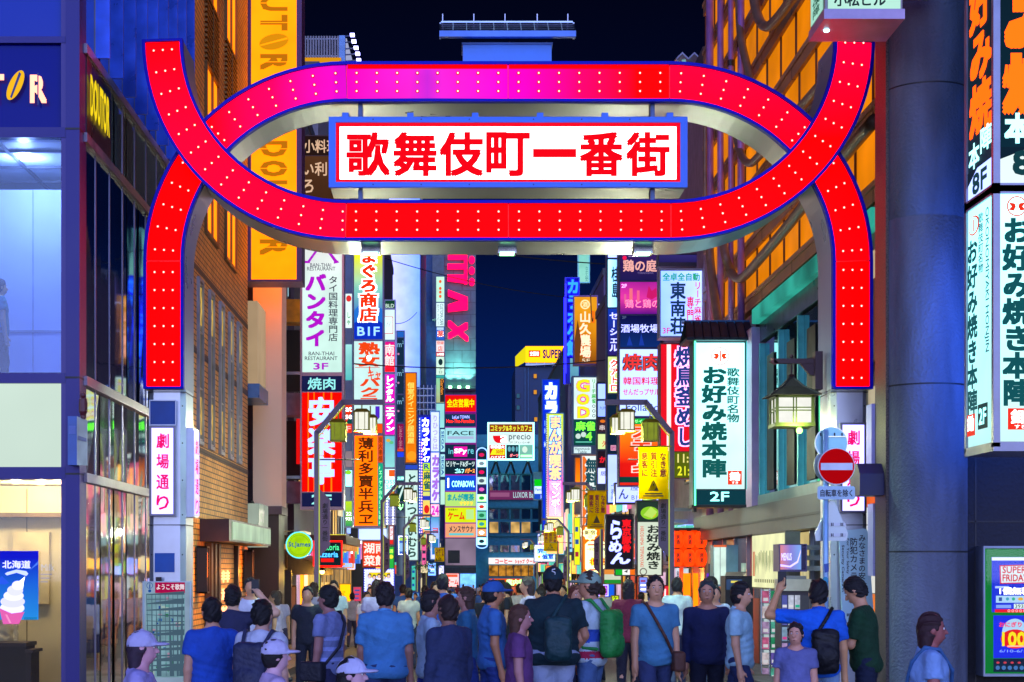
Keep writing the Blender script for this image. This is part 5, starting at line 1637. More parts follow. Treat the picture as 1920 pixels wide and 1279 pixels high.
sign('gold_sign', 'gold brown vertical farm restaurant sign in cream brush characters with a ring emblem on top', (1075, 554, 1121, 685), 87, 0.6, '6a4880', [((1077, 557, 1119, 682), emit_grad('8a4810', 'f0a018', 1.0, 'Z', 0.0, 0.9, 'd88810'), [('ring', 1097, 571, 9, 2.5, 'fff0b0'), T('酒', 1092, 566, 1102, 576, 'fff0b0', 'h', 0.03), T('山久農場', 1086, 584, 1108, 671, 'fff4d0', 'v', 0.035), Rr(1109, 583, 1115, 606, 'f07010'), ('p', [(1077, 640), (1083, 600), (1090, 640), (1086, 680), (1077, 680)], '6a3c18'), T('5F', 1091, 673, 1106, 680, 'f0e0c0', 'h', 0.01)])], 'R')
sign('hanging_banner', 'pale turquoise vertical banner sign high above the gold sign, text down its right edge', (1083, 430, 1106, 531), 110, 0.4, '70c0b8', [((1084, 431, 1105, 529), emit_grad('a0f0e0', '78d8c8', 0.85), [T('カラオケの鉄人', 1097, 500, 1103, 528, '107080', 'v', 0.01)])], None)
sign('mahjong_sign', 'white mahjong sign with big yellow and magenta GOD letters and dark green lower panel', (1072, 705, 1120, 852), 84, 0.6, '607890',
     [((1076, 708, 1118, 786), 'dcf6f6', [T('G', 1080, 711, 1106, 736, 'f0ec20', 'h', 0.06, 'f020b0', 0.05), T('O', 1081, 738, 1105, 760, 'f0ec20', 'h', 0.06, 'f020b0', 0.05), T('D', 1082, 762, 1106, 785, 'f0ec20', 'h', 0.06, 'f020b0', 0.05), T('リーチ麻雀', 1109, 711, 1117, 757, '30c040', 'v', 0.03)] + [('ring', 1113, y, 3, 1, '204040') for y in (762, 771, 780)]),
      ((1076, 787, 1118, 835), '0c4440', [T('麻雀', 1079, 790, 1116, 808, '98f850', 'h', 0.04), ('o', 1084, 818, 5, 5, 'c8e0d8'), ('o', 1094, 815, 5, 5, 'c8e0d8'), T('4', 1098, 810, 1110, 826, '98f850', 'h', 0.05), Rr(1079, 828, 1110, 830, '60c8b0')]), ((1076, 838, 1108, 851), 'd0ecf0', [T('Hammock', 1078, 839, 1106, 844, '305060', 'h', 0.01), T('Table', 1083, 845, 1100, 850, '305060', 'h', 0.01)])], 'R')
og = [('p', [(1092, 856)] + [(1098 + (3 if i % 2 else -2), 856 + i * 8) for i in range(17)] + [(1092, 990)], 'f07428')]
sign('guide_sign', 'white free guide sign with a ragged orange left edge, above the orange 190 yen sign', (1089, 853, 1121, 992), 79, 0.5, 'a07060', [((1091, 855, 1120, 990), emit('e8f4f0', 1.0, 0.08), og + [T('無料案内所', 1098, 860, 1120, 988, '1c4c58', 'v', 0.05)])], None)
sign('plain_sign', 'small plain orange panel sign beside the free guide sign', (1077, 857, 1090, 965), 83, 0.4, '806040', [((1078, 859, 1089, 910), emit_grad('f8a010', 'd86008', 0.9), []), ((1078, 912, 1089, 963), emit_grad('605868', 'a08868', 0.6), [('ring', 1084, 935, 4, 1, 'c0a080')])], None)
sign('pub_sign', 'orange pub sign with a white burst and a 190 yen price in a yellow splash', (1091, 985, 1139, 1077), 70, 0.5, 'd06010',
     [((1092, 987, 1138, 1076), emit('f47c10', 1.0, 0.08), [('p', [(1106 + (14 if i % 2 else 11.5) * math.cos(i * math.pi / 10), 1000 + (14 if i % 2 else 11.5) * math.sin(i * math.pi / 10)) for i in range(20)], 'fff8e8'), T('新宿', 1096, 994, 1116, 1003, '302018', 'h', 0.03), T('の', 1103, 1004, 1110, 1009, '302018', 'h', 0.02),
       ('p', [(1103, 1015), (1131, 1015), (1137, 1021), (1137, 1074), (1103, 1074), (1097, 1066), (1097, 1021)], 'f8f8f0'), Rr(1102, 1020, 1134, 1023, 'e86050'), T('酒場', 1116, 1027, 1135, 1033, '406080', 'h', 0.02), T('一軒め', 1100, 1027, 1114, 1033, '204060', 'h', 0.02), ('p', [(1120 + (17 if i % 2 else 13) * math.cos(i * math.pi / 12), 1053 + (11 if i % 2 else 8) * math.sin(i * math.pi / 12)) for i in range(24)], 'f8e828'), T('190円', 1107, 1047, 1135, 1060, 'f03010', 'h', 0.05), Rr(1105, 1067, 1134, 1070, 'e86050')])], None)
sign('sign_stack', 'narrow stack of six small panels, pale blue on top, red kana near the foot', (1119, 716, 1140, 922), 66, 0.5, '203040',
     [((1121, 720, 1138, 748), 'b8dcff', []), ((1121, 752, 1138, 781), 'a8ccf8', [T('九州', 1124, 762, 1136, 768, '203050', 'h', 0.0)]), ((1121, 785, 1138, 810), '3a2430', [T('串', 1124, 797, 1134, 807, 'e0d0d0', 'h', 0.02), ('o', 1130, 790, 5, 3, 'e07020')]), ((1121, 814, 1138, 842), 'd8f0a0', [T('久', 1129, 826, 1138, 838, 'f04040', 'h', 0.02)]), ((1121, 846, 1138, 876), '201420', [T('か', 1124, 856, 1136, 868, 'f02030', 'h', 0.05)]), ((1121, 878, 1138, 907), 'e0ecff', [T('居', 1126, 884, 1136, 892, '405068', 'h', 0.01)])], 'R')
sign('sign_stack', 'tall navy framed stack with pale blue, navy and lime panels, white at the foot', (1137, 450, 1163, 946), 58, 0.5, '1c2c4c',
     [((1140, 455, 1160, 483), 'd8ecff', []), ((1140, 487, 1161, 576), emit_grad('e8f8ff', '90c0f8', 1.0, 'X'), [T('桂島', 1146, 500, 1162, 560, '143850', 'v', 0.03)]), ((1140, 579, 1161, 666), emit_grad('281c70', '1038b0', 1.0), [T('セーシェル', 1142, 585, 1160, 660, 'f0f4ff', 'v', 0.03)]),
      ((1140, 669, 1161, 737), 'dcf090', [T('クアトロ', 1143, 674, 1160, 735, 'f02818', 'v', 0.05, 'ffffff')]), ((1140, 740, 1161, 850), '0c2038', [Rr(1145, 835, 1155, 845, 'f0b0d0'), T('囲', 1146, 836, 1154, 844, 'a02060', 'h', 0.02), ('o', 1158, 780, 4, 7, 'e02020')]), ((1140, 853, 1161, 942), emit('c8e4ff', 1.0, 0.1), [T('一番街', 1145, 905, 1155, 940, '203050', 'v', 0.0)])], 'R')
sign('sign_tower', 'wide sign tower: purple chicken restaurant panels, white grill panel, orange red steak panel', (1160, 460, 1240, 912), 51, 0.6, '202c50',
     [((1163, 463, 1237, 526), emit_grad('1c1850', '3a1c60', 1.0), [T('鶏の庭', 1168, 487, 1232, 510, 'f4b0a8', 'h', 0.025), ('o', 1171, 484, 4, 4, 'f01850'), Rr(1178, 480, 1213, 482, '9080b0'), T('TORINONIWA', 1195, 511, 1225, 514, '8070a8', 'h', 0.0)]),
      ((1163, 529, 1237, 589), emit_grad('60108c', 'b0209c', 1.0, 'Z', 0, 1, 'e838a8'), [Rr(1180, 541, 1186, 568, 'f07080'), Rr(1194, 545, 1199, 566, 'f06090'), Rr(1170, 552, 1174, 570, 'e06098'), ('p', [(1212, 558), (1216, 536), (1222, 546), (1230, 540), (1232, 556), (1222, 562)], 'c81868'), T('2F', 1165, 533, 1175, 540, 'fff0f8', 'h', 0.02), T('鶏と鶏の', 1172, 562, 1236, 578, 'f8a0d0', 'h', 0.01)]),
      ((1163, 592, 1237, 651), emit_grad('0c2c70', '0c0c44', 1.0), [T('酒場牧場', 1164, 608, 1235, 624, 'e8f0ff', 'h', 0.015), ('p', [(1175, 648), (1180, 630), (1186, 648)], '1838a0'), ('p', [(1198, 648), (1202, 625), (1208, 648)], '1838a0'), T('2F', 1166, 593, 1174, 598, '607098', 'h', 0.0)]),
      ((1162, 655, 1237, 780), emit('d4f2fa', 1.05, 0.06), [T('焼肉', 1168, 663, 1236, 696, 'f03838', 'h', 0.02, '303a48', 0.05), T('韓国料理', 1168, 707, 1236, 722, 'f03040', 'h', 0.025), T('せんだっプサル', 1168, 729, 1236, 741, 'f03040', 'h', 0.025), T('collaBo', 1174, 757, 1236, 771, '203c4c', 'h', 0.008)]),
      ((1162, 785, 1237, 795), '12b040', [T('レンガイ', 1172, 787, 1204, 793, 'd0ffd8', 'h', 0.01)]), ((1162, 796, 1237, 894), emit_grad('e81810', 'f89010', 1.0, 'Z', 0.25, 0.95), [T('ステーキ', 1184, 799, 1220, 892, 'f04018', 'v', 0.06, 'fff0e8', 0.06)]), ((1162, 895, 1237, 904), '0c4038', []), ((1162, 905, 1237, 910), 'e02818', [])], 'R')
sign('izakaya_sign', 'low white pub sign with black kana and B1F, under the steak panel', (1152, 905, 1206, 946), 53.5, 0.4, '28344c', [((1155, 908, 1204, 942), emit('d8ecff', 1.0, 0.08), [T('屋', 1182, 908, 1200, 920, '304058', 'h', 0.0), T('ん', 1160, 917, 1178, 936, '304058', 'h', 0.02), T('B1F', 1184, 929, 1202, 937, '405068', 'h', 0.0)])], None)
sign('mahjong_sign', 'pale blue mahjong parlour sign with a green heading and three big navy characters', (1236, 504, 1319, 634), 43, 0.5, '8088a0',
     [((1239, 508, 1316, 630), emit_grad('a8dcff', 'd8f4ff', 1.0, 'X'), [T('全卓全自動', 1242, 512, 1312, 527, '00a468', 'h', 0.03), T('東南荘', 1256, 529, 1286, 628, '16345c', 'v', 0.035), T('リーチ麻雀', 1301, 528, 1315, 606, 'e81840', 'v', 0.02), T('専門', 1287, 556, 1301, 604, 'e81840', 'v', 0.025), T('3F', 1242, 615, 1256, 626, 'e02060', 'h', 0.02)])], 'R')
sign('roof_box_sign', 'dark empty sign box with a violet face just under the red lower band', (1234, 476, 1321, 500), 44, 0.5, '302c38', [((1236, 478, 1318, 492), emit_grad('2c2468', '38307c', 0.8), [])], 'R', border=1)
sign('grill_sign', 'bright red chicken and rice pot sign with a white stripe and navy outlined characters', (1237, 644, 1304, 898), 40.5, 0.5, '702020',
     [((1239, 646, 1302, 846), emit('e81024', 1.0, 0.06), [Rr(1250, 646, 1258, 846, 'fff0f0'), T('焼鳥釜めし', 1266, 650, 1304, 838, '203c84', 'v', 0.035, 'fff4f8', 0.06)]), ((1239, 848, 1302, 896), emit('5c6a10', 0.9, 0.3), [T('11:00', 1270, 851, 1312, 868, 'f4e888', 'h', 0.04), T('21:30', 1270, 874, 1312, 892, 'f0f030', 'h', 0.04)])], 'R')
# roofed sign
t_ = sign('roofed_sign', 'large white savoury pancake sign in green brush characters under a little dark ribbed roof', (1299, 638, 1403, 949), 35, 0.55, '0e3c48',
          [((1305, 643, 1396, 917), emit_grad('cdf6f4', 'f0fbff', 1.1, 'Z', 0.0, 0.9), [('ring', 1350, 668, 17, 1.6, 'f04818'), ('p', [(1336, 663), (1346, 663), (1348, 668), (1344, 674), (1336, 672), (1341, 668)], 'f04818'), ('p', [(1364, 663), (1354, 663), (1352, 668), (1356, 674), (1364, 672), (1359, 668)], 'f04818'), Rr(1349, 658, 1351.4, 678, 'f04818'),
            T('お好み焼本陣', 1315, 687, 1362, 896, '0f5a58', 'v', 0.05), T('歌舞伎町名物', 1362, 690, 1386, 793, '1c6a64', 'v', 0.03), Rr(1364, 883, 1390, 909, 'f04020'), T('鋤', 1367, 885, 1387, 902, 'ffffff', 'h', 0.03), T('すき', 1371, 903, 1383, 908, 'ffffff', 'h', 0.0)]),
           ((1303, 920, 1400, 947), '0a3844', [T('2F', 1331, 922, 1367, 940, 'd8fff8', 'h', 0.03)])], None, border=3)
F_ = PF(35)
m = MB()
kk = 35 / FPX
for i in range(8):
    u0, u1 = 1283 + i * 16.2, 1283 + (i + 1) * 16.2
    m.face([F_.pt(u0 + 3 - (i - 4) * .6, 600, -.25), F_.pt(u1 + 3 - (i - 3) * .6, 600, -.25), F_.pt(u1, 638, .3), F_.pt(u0, 638, .3)], pbr('33404e', .35, .5, .4, 4))
    m.fbox(F_, u0 - .8, 599, u0 + .8, 604, -.3, -.2, pbr('2a70a0', .4, .4))
    a, b_ = F_.pt(u0, 638, .31), F_.pt(u0 + 3 - (i - 4) * .6, 600, -.24)
    m.tube([a, b_], 0.012, pbr('1a242e', .4, .5), 5)
m.fbox(F_, 1284, 636, 1413, 641, -.8, .3, pbr('14202a', .5)); m.fbox(F_, 1287, 597, 1412, 602, -.5, -.25, pbr('2a6a98', .35, .4))
m.face([F_.pt(1287, 600, -.3), F_.pt(1412, 600, -.3), F_.pt(1413, 638, -.85), F_.pt(1283, 638, -.85)], pbr('33404e', .4, .4))
m.build('roof', t_)
m = MB(); m.tube([F_.pt(1302, 640, .1), F_.pt(1302, 948, .1)], 0.02, emit('80f8f0', 1.2), 6); m.tube([F_.pt(1399, 640, .1), F_.pt(1399, 918, .1)], 0.02, emit('30d0c8', 1.0), 6); m.build('neon_tube', t_)
m = MB()
for (y0, y1) in ((672, 725), (816, 870)):
    m.fbox(F_, 1402, y0, 1437, y1, -.45, -.1, pbr('123048', .5, .2))
m.fbox(F_, 1296, 947, 1408, 952, -.5, .08, DARK); m.fbox(F_, 1300, 951, 1306, 960, -.2, 0, DARK); m.fbox(F_, 1396, 951, 1402, 958, -.2, 0, DARK)
m.build('bracket', t_)
sign('lounge_sign', 'bright yellow lounge sign in small dark kana, just right of the white name board', (1287, 218, 1317, 350), 46, 0.5, '605810', [((1289, 221, 1316, 345), 'f8f200', [T('エレガンス・ラウンジ', 1292, 226, 1304, 318, '6a6a08', 'v', 0.0)])], 'R')
sign('ramen_sign', 'black ramen sign with white brush kana and red characters', (1135, 964, 1188, 1068), 45.5, 0.35, '18181e', [((1138, 967, 1185, 1065), emit('1c1a26', 0.9), [T('ら', 1144, 975, 1166, 1012, 'e8f4ff', 'h', 0.05), T('ー', 1150, 1005, 1162, 1015, 'e8f4ff', 'v', 0.04), T('め', 1141, 1014, 1166, 1036, 'e8f4ff', 'h', 0.05), T('ん', 1144, 1036, 1182, 1058, 'e8f4ff', 'h', 0.05), T('東京豚骨', 1166, 974, 1183, 1036, 'f01824', 'v', 0.06)])], 'R')
sign('pancake_sign', 'cream savoury pancake sign in black brush kana with a dish pictured on top', (1193, 938, 1243, 1080), 44, 0.35, '303830', [((1196, 941, 1240, 978), '20342c', [('o', 1218, 962, 17, 12, '88c828'), ('o', 1220, 964, 10, 7, 'd8c020'), ('p', [(1206, 966), (1220, 950), (1232, 960), (1222, 972)], 'b8e060')]),
     ((1196, 979, 1240, 1078), emit('d4e0cc', 1.0, 0.05), [T('お好み焼き', 1212, 984, 1238, 1068, '242c28', 'v', 0.035), T('HIROSHIMA TEPPANYAKI', 1200, 987, 1207, 1063, 'e05030', 'r', 0.01), ('ring', 1206, 1072, 7, 2, '706860')])], 'R')
sign('small_sign', 'orange welcome poster sign, low at the right kerb', (1165, 1094, 1193, 1142), 50, 0.2, 'a04010', [((1166, 1095, 1192, 1141), 'f06818', [T('WEL', 1168, 1104, 1190, 1114, 'fff0d8', 'h', 0.02), Rr(1172, 1118, 1188, 1122, 'ffd8a0')])], None)
sign('flag_sign', 'green white and orange flag board under the ramen sign', (1152, 1065, 1196, 1080), 52, 0.2, '404040', [((1153, 1066, 1167, 1079), '18b030', []), ((1167, 1066, 1181, 1079), 'f4f4f0', [('p', [(1170, 1072), (1177, 1068), (1176, 1074)], '505050')]), ((1181, 1066, 1195, 1079), 'f07018', [])], None)
sign('flag_sign', 'faded orange white and green board lower left of the ramen sign', (1131, 1066, 1166, 1096), 60, 0.2, '706050', [((1132, 1068, 1165, 1077), 'e08838', []), ((1132, 1077, 1165, 1087), 'c8d0b8', []), ((1132, 1087, 1165, 1095), '208a30', [])], None)
sign('small_sign', 'white sign with one big purple character, low behind the backpack man', (1115, 1094, 1153, 1120), 62, 0.3, '3858c0', [((1117, 1096, 1141, 1118), 'e8e8ff', [Rr(1119, 1098, 1139, 1116, 'a030e0'), T('雀', 1122, 1099, 1137, 1115, 'f8f0ff', 'h', 0.05)]), ((1142, 1096, 1152, 1118), '1860e8', [])], None)
sign('small_sign', 'lime yellow notice panel near the kerb, right of the purple character sign', (1146, 1116, 1161, 1135), 55, 0.2, '808020', [((1147, 1117, 1160, 1134), 'd8f020', [T('ヶ', 1149, 1118, 1158, 1125, '304010', 'h', 0.03), T('!', 1152, 1126, 1155, 1133, 'e03020', 'h', 0.03)])], None)
sign('small_sign', 'small red sign with white brush kana, beside the right lamp post', (1241, 1097, 1264, 1135), 46, 0.2, '801018', [((1242, 1098, 1263, 1134), 'e02838', [T('し', 1245, 1104, 1260, 1128, 'fff0f0', 'h', 0.06)])], None)

# --- street level, left
sign('menu_sign', 'red two by two character restaurant sign hanging low on the left', (679, 1014, 727, 1064), 62, 0.4, '903020', [((681, 1016, 726, 1062), emit('f0401c', 1.0, 0.06), [T('湖南', 682, 1018, 724, 1038, 'fff4e8', 'h', 0.03), T('菜館', 682, 1041, 724, 1061, 'fff4e8', 'h', 0.03)])], None)
sign('light_box', 'plain white light box directly above the red two by two character sign', (671, 990, 727, 1014), 64, 0.4, '8090b0', [((673, 991, 725, 1013), 'dcf4ff', [])], None)
fc = []
RR = random.Random(8)
for i in range(5):
    for j in range(2):
        x, y = 693 + i * 9, 1080 + j * 19 + (i % 2) * 2
        fc += [('o', x, y, 3.6, 4.6, '3a2c28'), ('o', x, y + 1, 2.6, 3.3, 'f0c8b0')]
sign('dotted_sign', 'white and yellow board of small faces with a blue dotted lamp border', (682, 1066, 740, 1114), 66, 0.4, '4048d0', [((684, 1068, 738, 1112), emit('f0f4f8', 1.0, .1), [('p', [(690, 1073), (734, 1073), (728, 1084), (712, 1078), (696, 1084)], 'f0d820'), ('o', 711, 1090, 9, 6, 'f8f8ff'), ('o', 711, 1089, 5, 3, 'f06080')] + fc + [('bulbs', 685, 1069, 737, 1111, 13, 9, 'c8d4ff', 1.9)])], None)
sign('dotted_sign', 'small blue panel with a white dotted lamp border, hung in the middle distance left', (745, 1003, 766, 1042), 88, 0.4, '2848b0', [((746, 1004, 765, 1041), '3060d0', [Rr(748, 1008, 763, 1014, 'b0e060'), Rr(748, 1018, 763, 1034, '90c0f0'), ('bulbs', 747, 1005, 764, 1040, 7, 11, 'ffffff', 1.4)])], None)
sign('small_sign', 'narrow green and lime hanging sign by the face board', (727, 1024, 740, 1070), 72, 0.3, '206030', [((728, 1025, 739, 1068), '28b040', [('o', 733.5, 1044, 4, 4, 'f0f040'), T('酒', 730, 1030, 737, 1037, 'f0ff60', 'h', 0.02)])], None)
sign('small_sign', 'white sign with a red foot and red kana at the middle left', (729, 985, 739, 1022), 76, 0.3, 'a04040', [((730, 986, 738, 1012), 'f0e8f0', [T('ドン', 731, 990, 737, 1006, 'f02030', 'v', 0.03)]), ((730, 1013, 738, 1021), 'e82020', [])], None)
sign('poster_stand', 'blue picture board standing at street level in the middle left', (749, 1110, 787, 1160), 80, 0.6, '2048a0', [((750, 1111, 786, 1124), '3070c8', [Rr(752, 1113, 765, 1118, 'd0e8ff'), Rr(769, 1113, 785, 1122, '60a0e0')]), ((752, 1126, 784, 1158), '0c40c0', [Rr(755, 1130, 780, 1133, 'b0e0ff'), ('o', 768, 1142, 9, 7, '60c8f0')])], None)
t_ = thing('round_sign', 'round lime green pub sign in blue old style letters with a turquoise rim', 'sign', P(561, 1047, 46))
F_ = PF(46)
m = MB(); m.prism(F_, [(561 + 25.5 * math.cos(a * math.pi / 18), 1022 + 25.5 * math.sin(a * math.pi / 18)) for a in range(36)], -.25, 0, pbr('305060', .4, .4)); m.ringdisc(F_, 561, 1022, 25.5, 2.2, 0.012, emit('60e0f0', 1.3)); m.build('housing', t_)
m = MB(); m.disc(F_, 561, 1022, 23.5, 23.5, 0.008, emit('a8dc10', 1.0, 0.25, 3), 36); p_ = m.build('sign_panel', t_)
m = MB(); m.ringdisc(F_, 561, 1022, 19, 0.8, 0.012, emit('78b010', 1)); m.text(F_, 'St.James', 541, 1016, 582, 1028, 0.018, emit('105890', 1.0), 'h', 0.035); m.build('lettering', p_)
m = MB(); m.box(-4.9, 46.1, P(0, 1020, 46).z, P(535, 0, 46).x, 46.16, P(0, 1014, 46).z, DARK); m.build('bracket', t_)
t_ = thing('trattoria_sign', 'black pizzeria sign in green and turquoise neon letters with a red neon border', 'sign', P(612, 1062, 50))
F_ = PF(50)
m = MB(); m.fbox(F_, 588, 1014, 642, 1062, -.3, 0, DARK); m.build('housing', t_)
m = MB(); m.rect(F_, 590, 1017, 640, 1060, 0.008, emit('102028', 1)); p_ = m.build('sign_panel', t_)
m = MB(); m.text(F_, 'Trattoria', 592, 1020, 636, 1032, 0.02, emit('50f0a0', 1.1), 'h', 0.03); m.text(F_, 'Pizzeria', 594, 1034, 634, 1045, 0.02, emit('60e8f8', 1.1), 'h', 0.04); m.rect(F_, 602, 1047, 626, 1054, 0.02, emit('f01818', 1.0)); m.build('lettering', p_)
m = MB(); m.tube([F_.pt(u, v, .05) for u, v in ((589, 1062), (589, 1015), (641, 1015), (641, 1062), (589, 1062))], 0.03, emit('ff1810', 1.5), 6); m.build('neon_tube', t_)
sign('menu_sign', 'yellow vertical tuna restaurant board in thin black sideways letters', (636, 1094, 659, 1156), 52, 0.2, '807010', [((637, 1095, 658, 1155), emit('f8e010', 1.0, .08), [T('Tuna Restaurant', 642, 1108, 647, 1150, '303010', 'r', 0.0)])], None)


# ------------------------------------------------------------------ big corner sign boxes, upper right
def corner_box(name, label, y0, y1, front, side):
    Ya, Yb = 20.3, 21.4
    F = PF(Ya)
    t = thing(name, label, 'sign', P(1866, y1, Ya), 'stacked corner box signs by the round column')
    xa = F.pt(1866, 0).x
    za, zb = F.pt(0, y0).z, F.pt(0, y1).z
    FRM = pbr('8c8ca0', .35, .6)
    m = MB(); m.box(xa, Ya, zb, xa + 1.6, Yb, za, FRM)
    for (z0, z1) in ((zb - .05, zb + .05), (za - .05, za + .05)):
        m.box(xa - .03, Ya - .03, z0, xa + 1.6, Yb + .03, z1, FRM)
    m.box(xa - .03, Ya - .03, zb, xa + .05, Ya + .05, za, FRM); m.box(xa - .03, Yb - .05, zb, xa + .05, Yb + .03, za, FRM)
    m.build('housing', t)
    m = MB(); m.box(xa + .08, Yb, zb + .06, xa + 1.5, Yb + .012, za - .06, emit('5aa4ff', 3.6 if y0 > 0 else .2)); m.build('back_panel', t)
    S = Frame((xa, Yb, 0), (0, -(Yb - Ya), 0), (0, 0, -Ya / FPX), (-1, 0, 0))
    S.O = Vector((xa, Yb, HC + VY * Ya / FPX))
    for FF, spec, a0, a1 in ((F, front, 1866, 2010), (S, side, 0.0, 1.0)):
        for (ya, yb, bg, items) in spec:
            m = MB(); w = (a1 - a0)
            m.rect(FF, a0 + w * .05, ya, a1 - w * .05, yb, 0.006, bg if not isinstance(bg, str) else emit(bg, 1.05, .06)); pn = m.build('sign_panel', t)
            m = MB(); draw(m, FF, items, 0.012, 20); m.build('lettering', pn)


corner_box('corner_box_sign', 'upper corner box sign, black with orange brush characters and a white 8F arrow foot', -420, 352,
           [(-415, 276, emit_grad('082838', '080810', 1.0), [T('お好み焼', 1882, -230, 1985, 214, 'ff8010', 'v', 0.08), T('本陣', 1882, 212, 1980, 270, 'e8fcff', 'h', 0.05)]), (276, 346, emit('e0f4f4', 1.05), [('p', [(1872, 276), (1935, 276), (1872, 300)], '0a2030'), ('p', [(1935, 276), (2002, 276), (2002, 300)], '0a2030'), T('8F', 1897, 282, 1970, 330, '103c44', 'h', 0.06)])],
           [(-415, 290, emit_grad('082838', '080810', 1.0), [T('お好み焼', .12, -175, .92, 228, 'ff7a10', 'v', 0.05), T('本', .1, 238, .5, 290, 'e8fcff', 'v', 0.03), T('陣', .52, 222, .95, 272, 'e8fcff', 'v', 0.03)]), (290, 346, emit('d8f4f8', 1.05), [T('8F', .22, 298, .75, 340, '103c44', 'h', 0.05), ('p', [(.05, 290), (.5, 286), (.05, 318)], '0a2030')])])
corner_box('corner_box_sign', 'lower corner box sign, white with red ring mark, green brush characters and red seal', 356, 838,
           [(364, 828, emit_grad('c8f4f0', 'e8fcff', 1.1), [('ring', 1906, 387, 19, 2.4, 'e83018'), ('p', [(1890, 380), (1902, 382), (1904, 388), (1900, 396), (1890, 394), (1896, 388)], 'e83018'), ('p', [(1922, 380), (1910, 382), (1908, 388), (1912, 396), (1922, 394), (1916, 388)], 'e83018'), T('お好み焼き本陣', 1878, 408, 1934, 762, '0f5058', 'v', 0.05), Rr(1888, 766, 1940, 806, 'f03020'), T('鋤', 1893, 768, 1928, 796, 'ffffff', 'h', 0.03), T('すき', 1900, 797, 1922, 804, 'ffffff', 'h', 0.01)])],
           [(364, 828, emit_grad('b8f0f0', 'd8fcff', 1.05), [('o', .28, 398, .2, 19, 'e83018'), ('o', .28, 398, .16, 16, 'd8f8f8'), Rr(.26, 386, .31, 410, 'e83018'), T('お好み焼き本陣', .08, 424, .46, 766, '0f5058', 'v', 0.04), T('歌舞伎町名物', .5, 384, .68, 500, '206070', 'v', 0.02), T('OKONOMIYAKI HONJIN', .74, 382, .9, 656, '206070', 'r', 0.02), Rr(.12, 766, .42, 808, 'e83020'), T('鋤', .15, 768, .4, 800, 'ffffff', 'v', 0.03), Rr(.55, 752, .9, 800, '103038'), T('2F', .6, 760, .86, 792, 'e0ffff', 'h', 0.04)])])
# building name box over the right end of the gate
Ya, Yb = 21.0, 21.85
F_ = PF(Ya)
t_ = thing('name_box_sign', 'grey box sign with dark building name, above the right horn of the gate', 'sign', P(1620, 48, Ya))
xa, xb = F_.pt(1547, 0).x, F_.pt(1692, 0).x
zb = F_.pt(0, 31).z
m = MB(); m.box(xa, Ya, zb, xb, Yb, zb + 1.2, pbr('8a8a90', .5, .3)); m.box(xa - .02, Ya - .04, zb - .04, xb + .02, Yb + .02, zb + .08, pbr('a090b0', .4, .4)); m.build('housing', t_)
m = MB(); m.rect(F_, 1552, -120, 1688, 17, 0.012, emit('b8ecdc', 1.0, .08)); p_ = m.build('sign_panel', t_)
m = MB(); m.text(F_, '小松ビル', 1563, -12, 1660, 13, 0.02, emit('1c3038', 1), 'h', 0.03); m.build('lettering', p_)
S_ = Frame((xa, Yb, HC + VY * Ya / FPX), (0, -(Yb - Ya), 0), (0, 0, -Ya / FPX), (-1, 0, 0))
m = MB(); m.rect(S_, .08, -120, .92, 14, 0.012, emit('a8e4d0', .9, .08)); p_ = m.build('sign_panel', t_)
m = MB(); m.text(S_, '大京警備保障', .25, -100, .75, 10, 0.02, emit('1c5040', 1), 'v', 0.02); m.build('lettering', p_)
m = MB(); p = F_.pt(1563, 57, -.4); m.lathe((p.x, p.y, zb - .06), [(0.001, 0), (.03, .0), (.035, .02)], emit('e0f8ff', 4), 10); m.build('downlight', t_)
m = MB(); m.box(xb, 21.8, zb + .5, 6.0, 21.95, zb + .7, STEEL2); m.build('bracket', t_)
# glazed poster case on the stone wall
Y = 22.6
F_ = PF(Y)
t_ = thing('poster_case', 'green framed poster case with a blue super friday poster and a hundred yen poster', 'notice board', P(1900, 1268, Y))
m = MB(); m.fbox(F_, 1842, 1024, 2010, 1268, -.3, 0, pbr('8890a0', .4, .4)); m.fring(F_, 1842, 1024, 2010, 1268, 3, 4, 0, .05, pbr('a0a8b0', .5, .2)); m.build('case', t_)
m = MB(); m.rect(F_, 1846, 1029, 2006, 1263, .006, emit('0c8432', 0.85, .2)); m.build('backing', t_)
m = MB(); m.rect(F_, 1859, 1045, 1990, 1148, .012, emit('2038e8', 0.9, .12)); p_ = m.build('poster', t_)
m = MB(); draw(m, F_, [Rr(1859, 1045, 1990, 1051, 'e8f0f8'), ('p', [(1873, 1060), (1990, 1057), (1990, 1092), (1874, 1095)], 'd02030'), ('p', [(1875, 1062), (1990, 1059), (1990, 1090), (1876, 1093)], 'd8e8f0'), T('SUPER!', 1878, 1062, 1926, 1075, 'd02838', 'h', 0.03), T('FRIDAY', 1878, 1077, 1926, 1090, 'd02838', 'h', 0.03), Rr(1864, 1099, 1890, 1103, 'b0c8f8'), T('1個無料', 1872, 1101, 1930, 1115, 'ffffff', 'h', 0.03), ('p', [(1865, 1117), (1990, 1117), (1990, 1130), (1865, 1130)], 'a8d0f0'), Rr(1870, 1120, 1876, 1127, '3050a0'), ('o', 1886, 1123, 3, 3, '40a0c0'), ('o', 1897, 1123, 3, 3, '30b090'), ('o', 1910, 1123, 5, 3, 'e0b040'), Rr(1864, 1134, 1892, 1140, '80a0f0'), Rr(1897, 1132, 1990, 1141, 'd8f0f0'), T('3935', 1899, 1133, 1920, 1140, '203040', 'h', 0.01), Rr(1861, 1142, 1990, 1148, 'e01830')] + [('ring', 1887 + i * 7, 1145, 2.4, .9, 'ffd0d0') for i in range(8)], .018, 22); m.build('lettering', p_)
m = MB(); m.rect(F_, 1862, 1154, 1990, 1234, .012, emit('2030f0', 0.9, .12)); p_ = m.build('poster', t_)
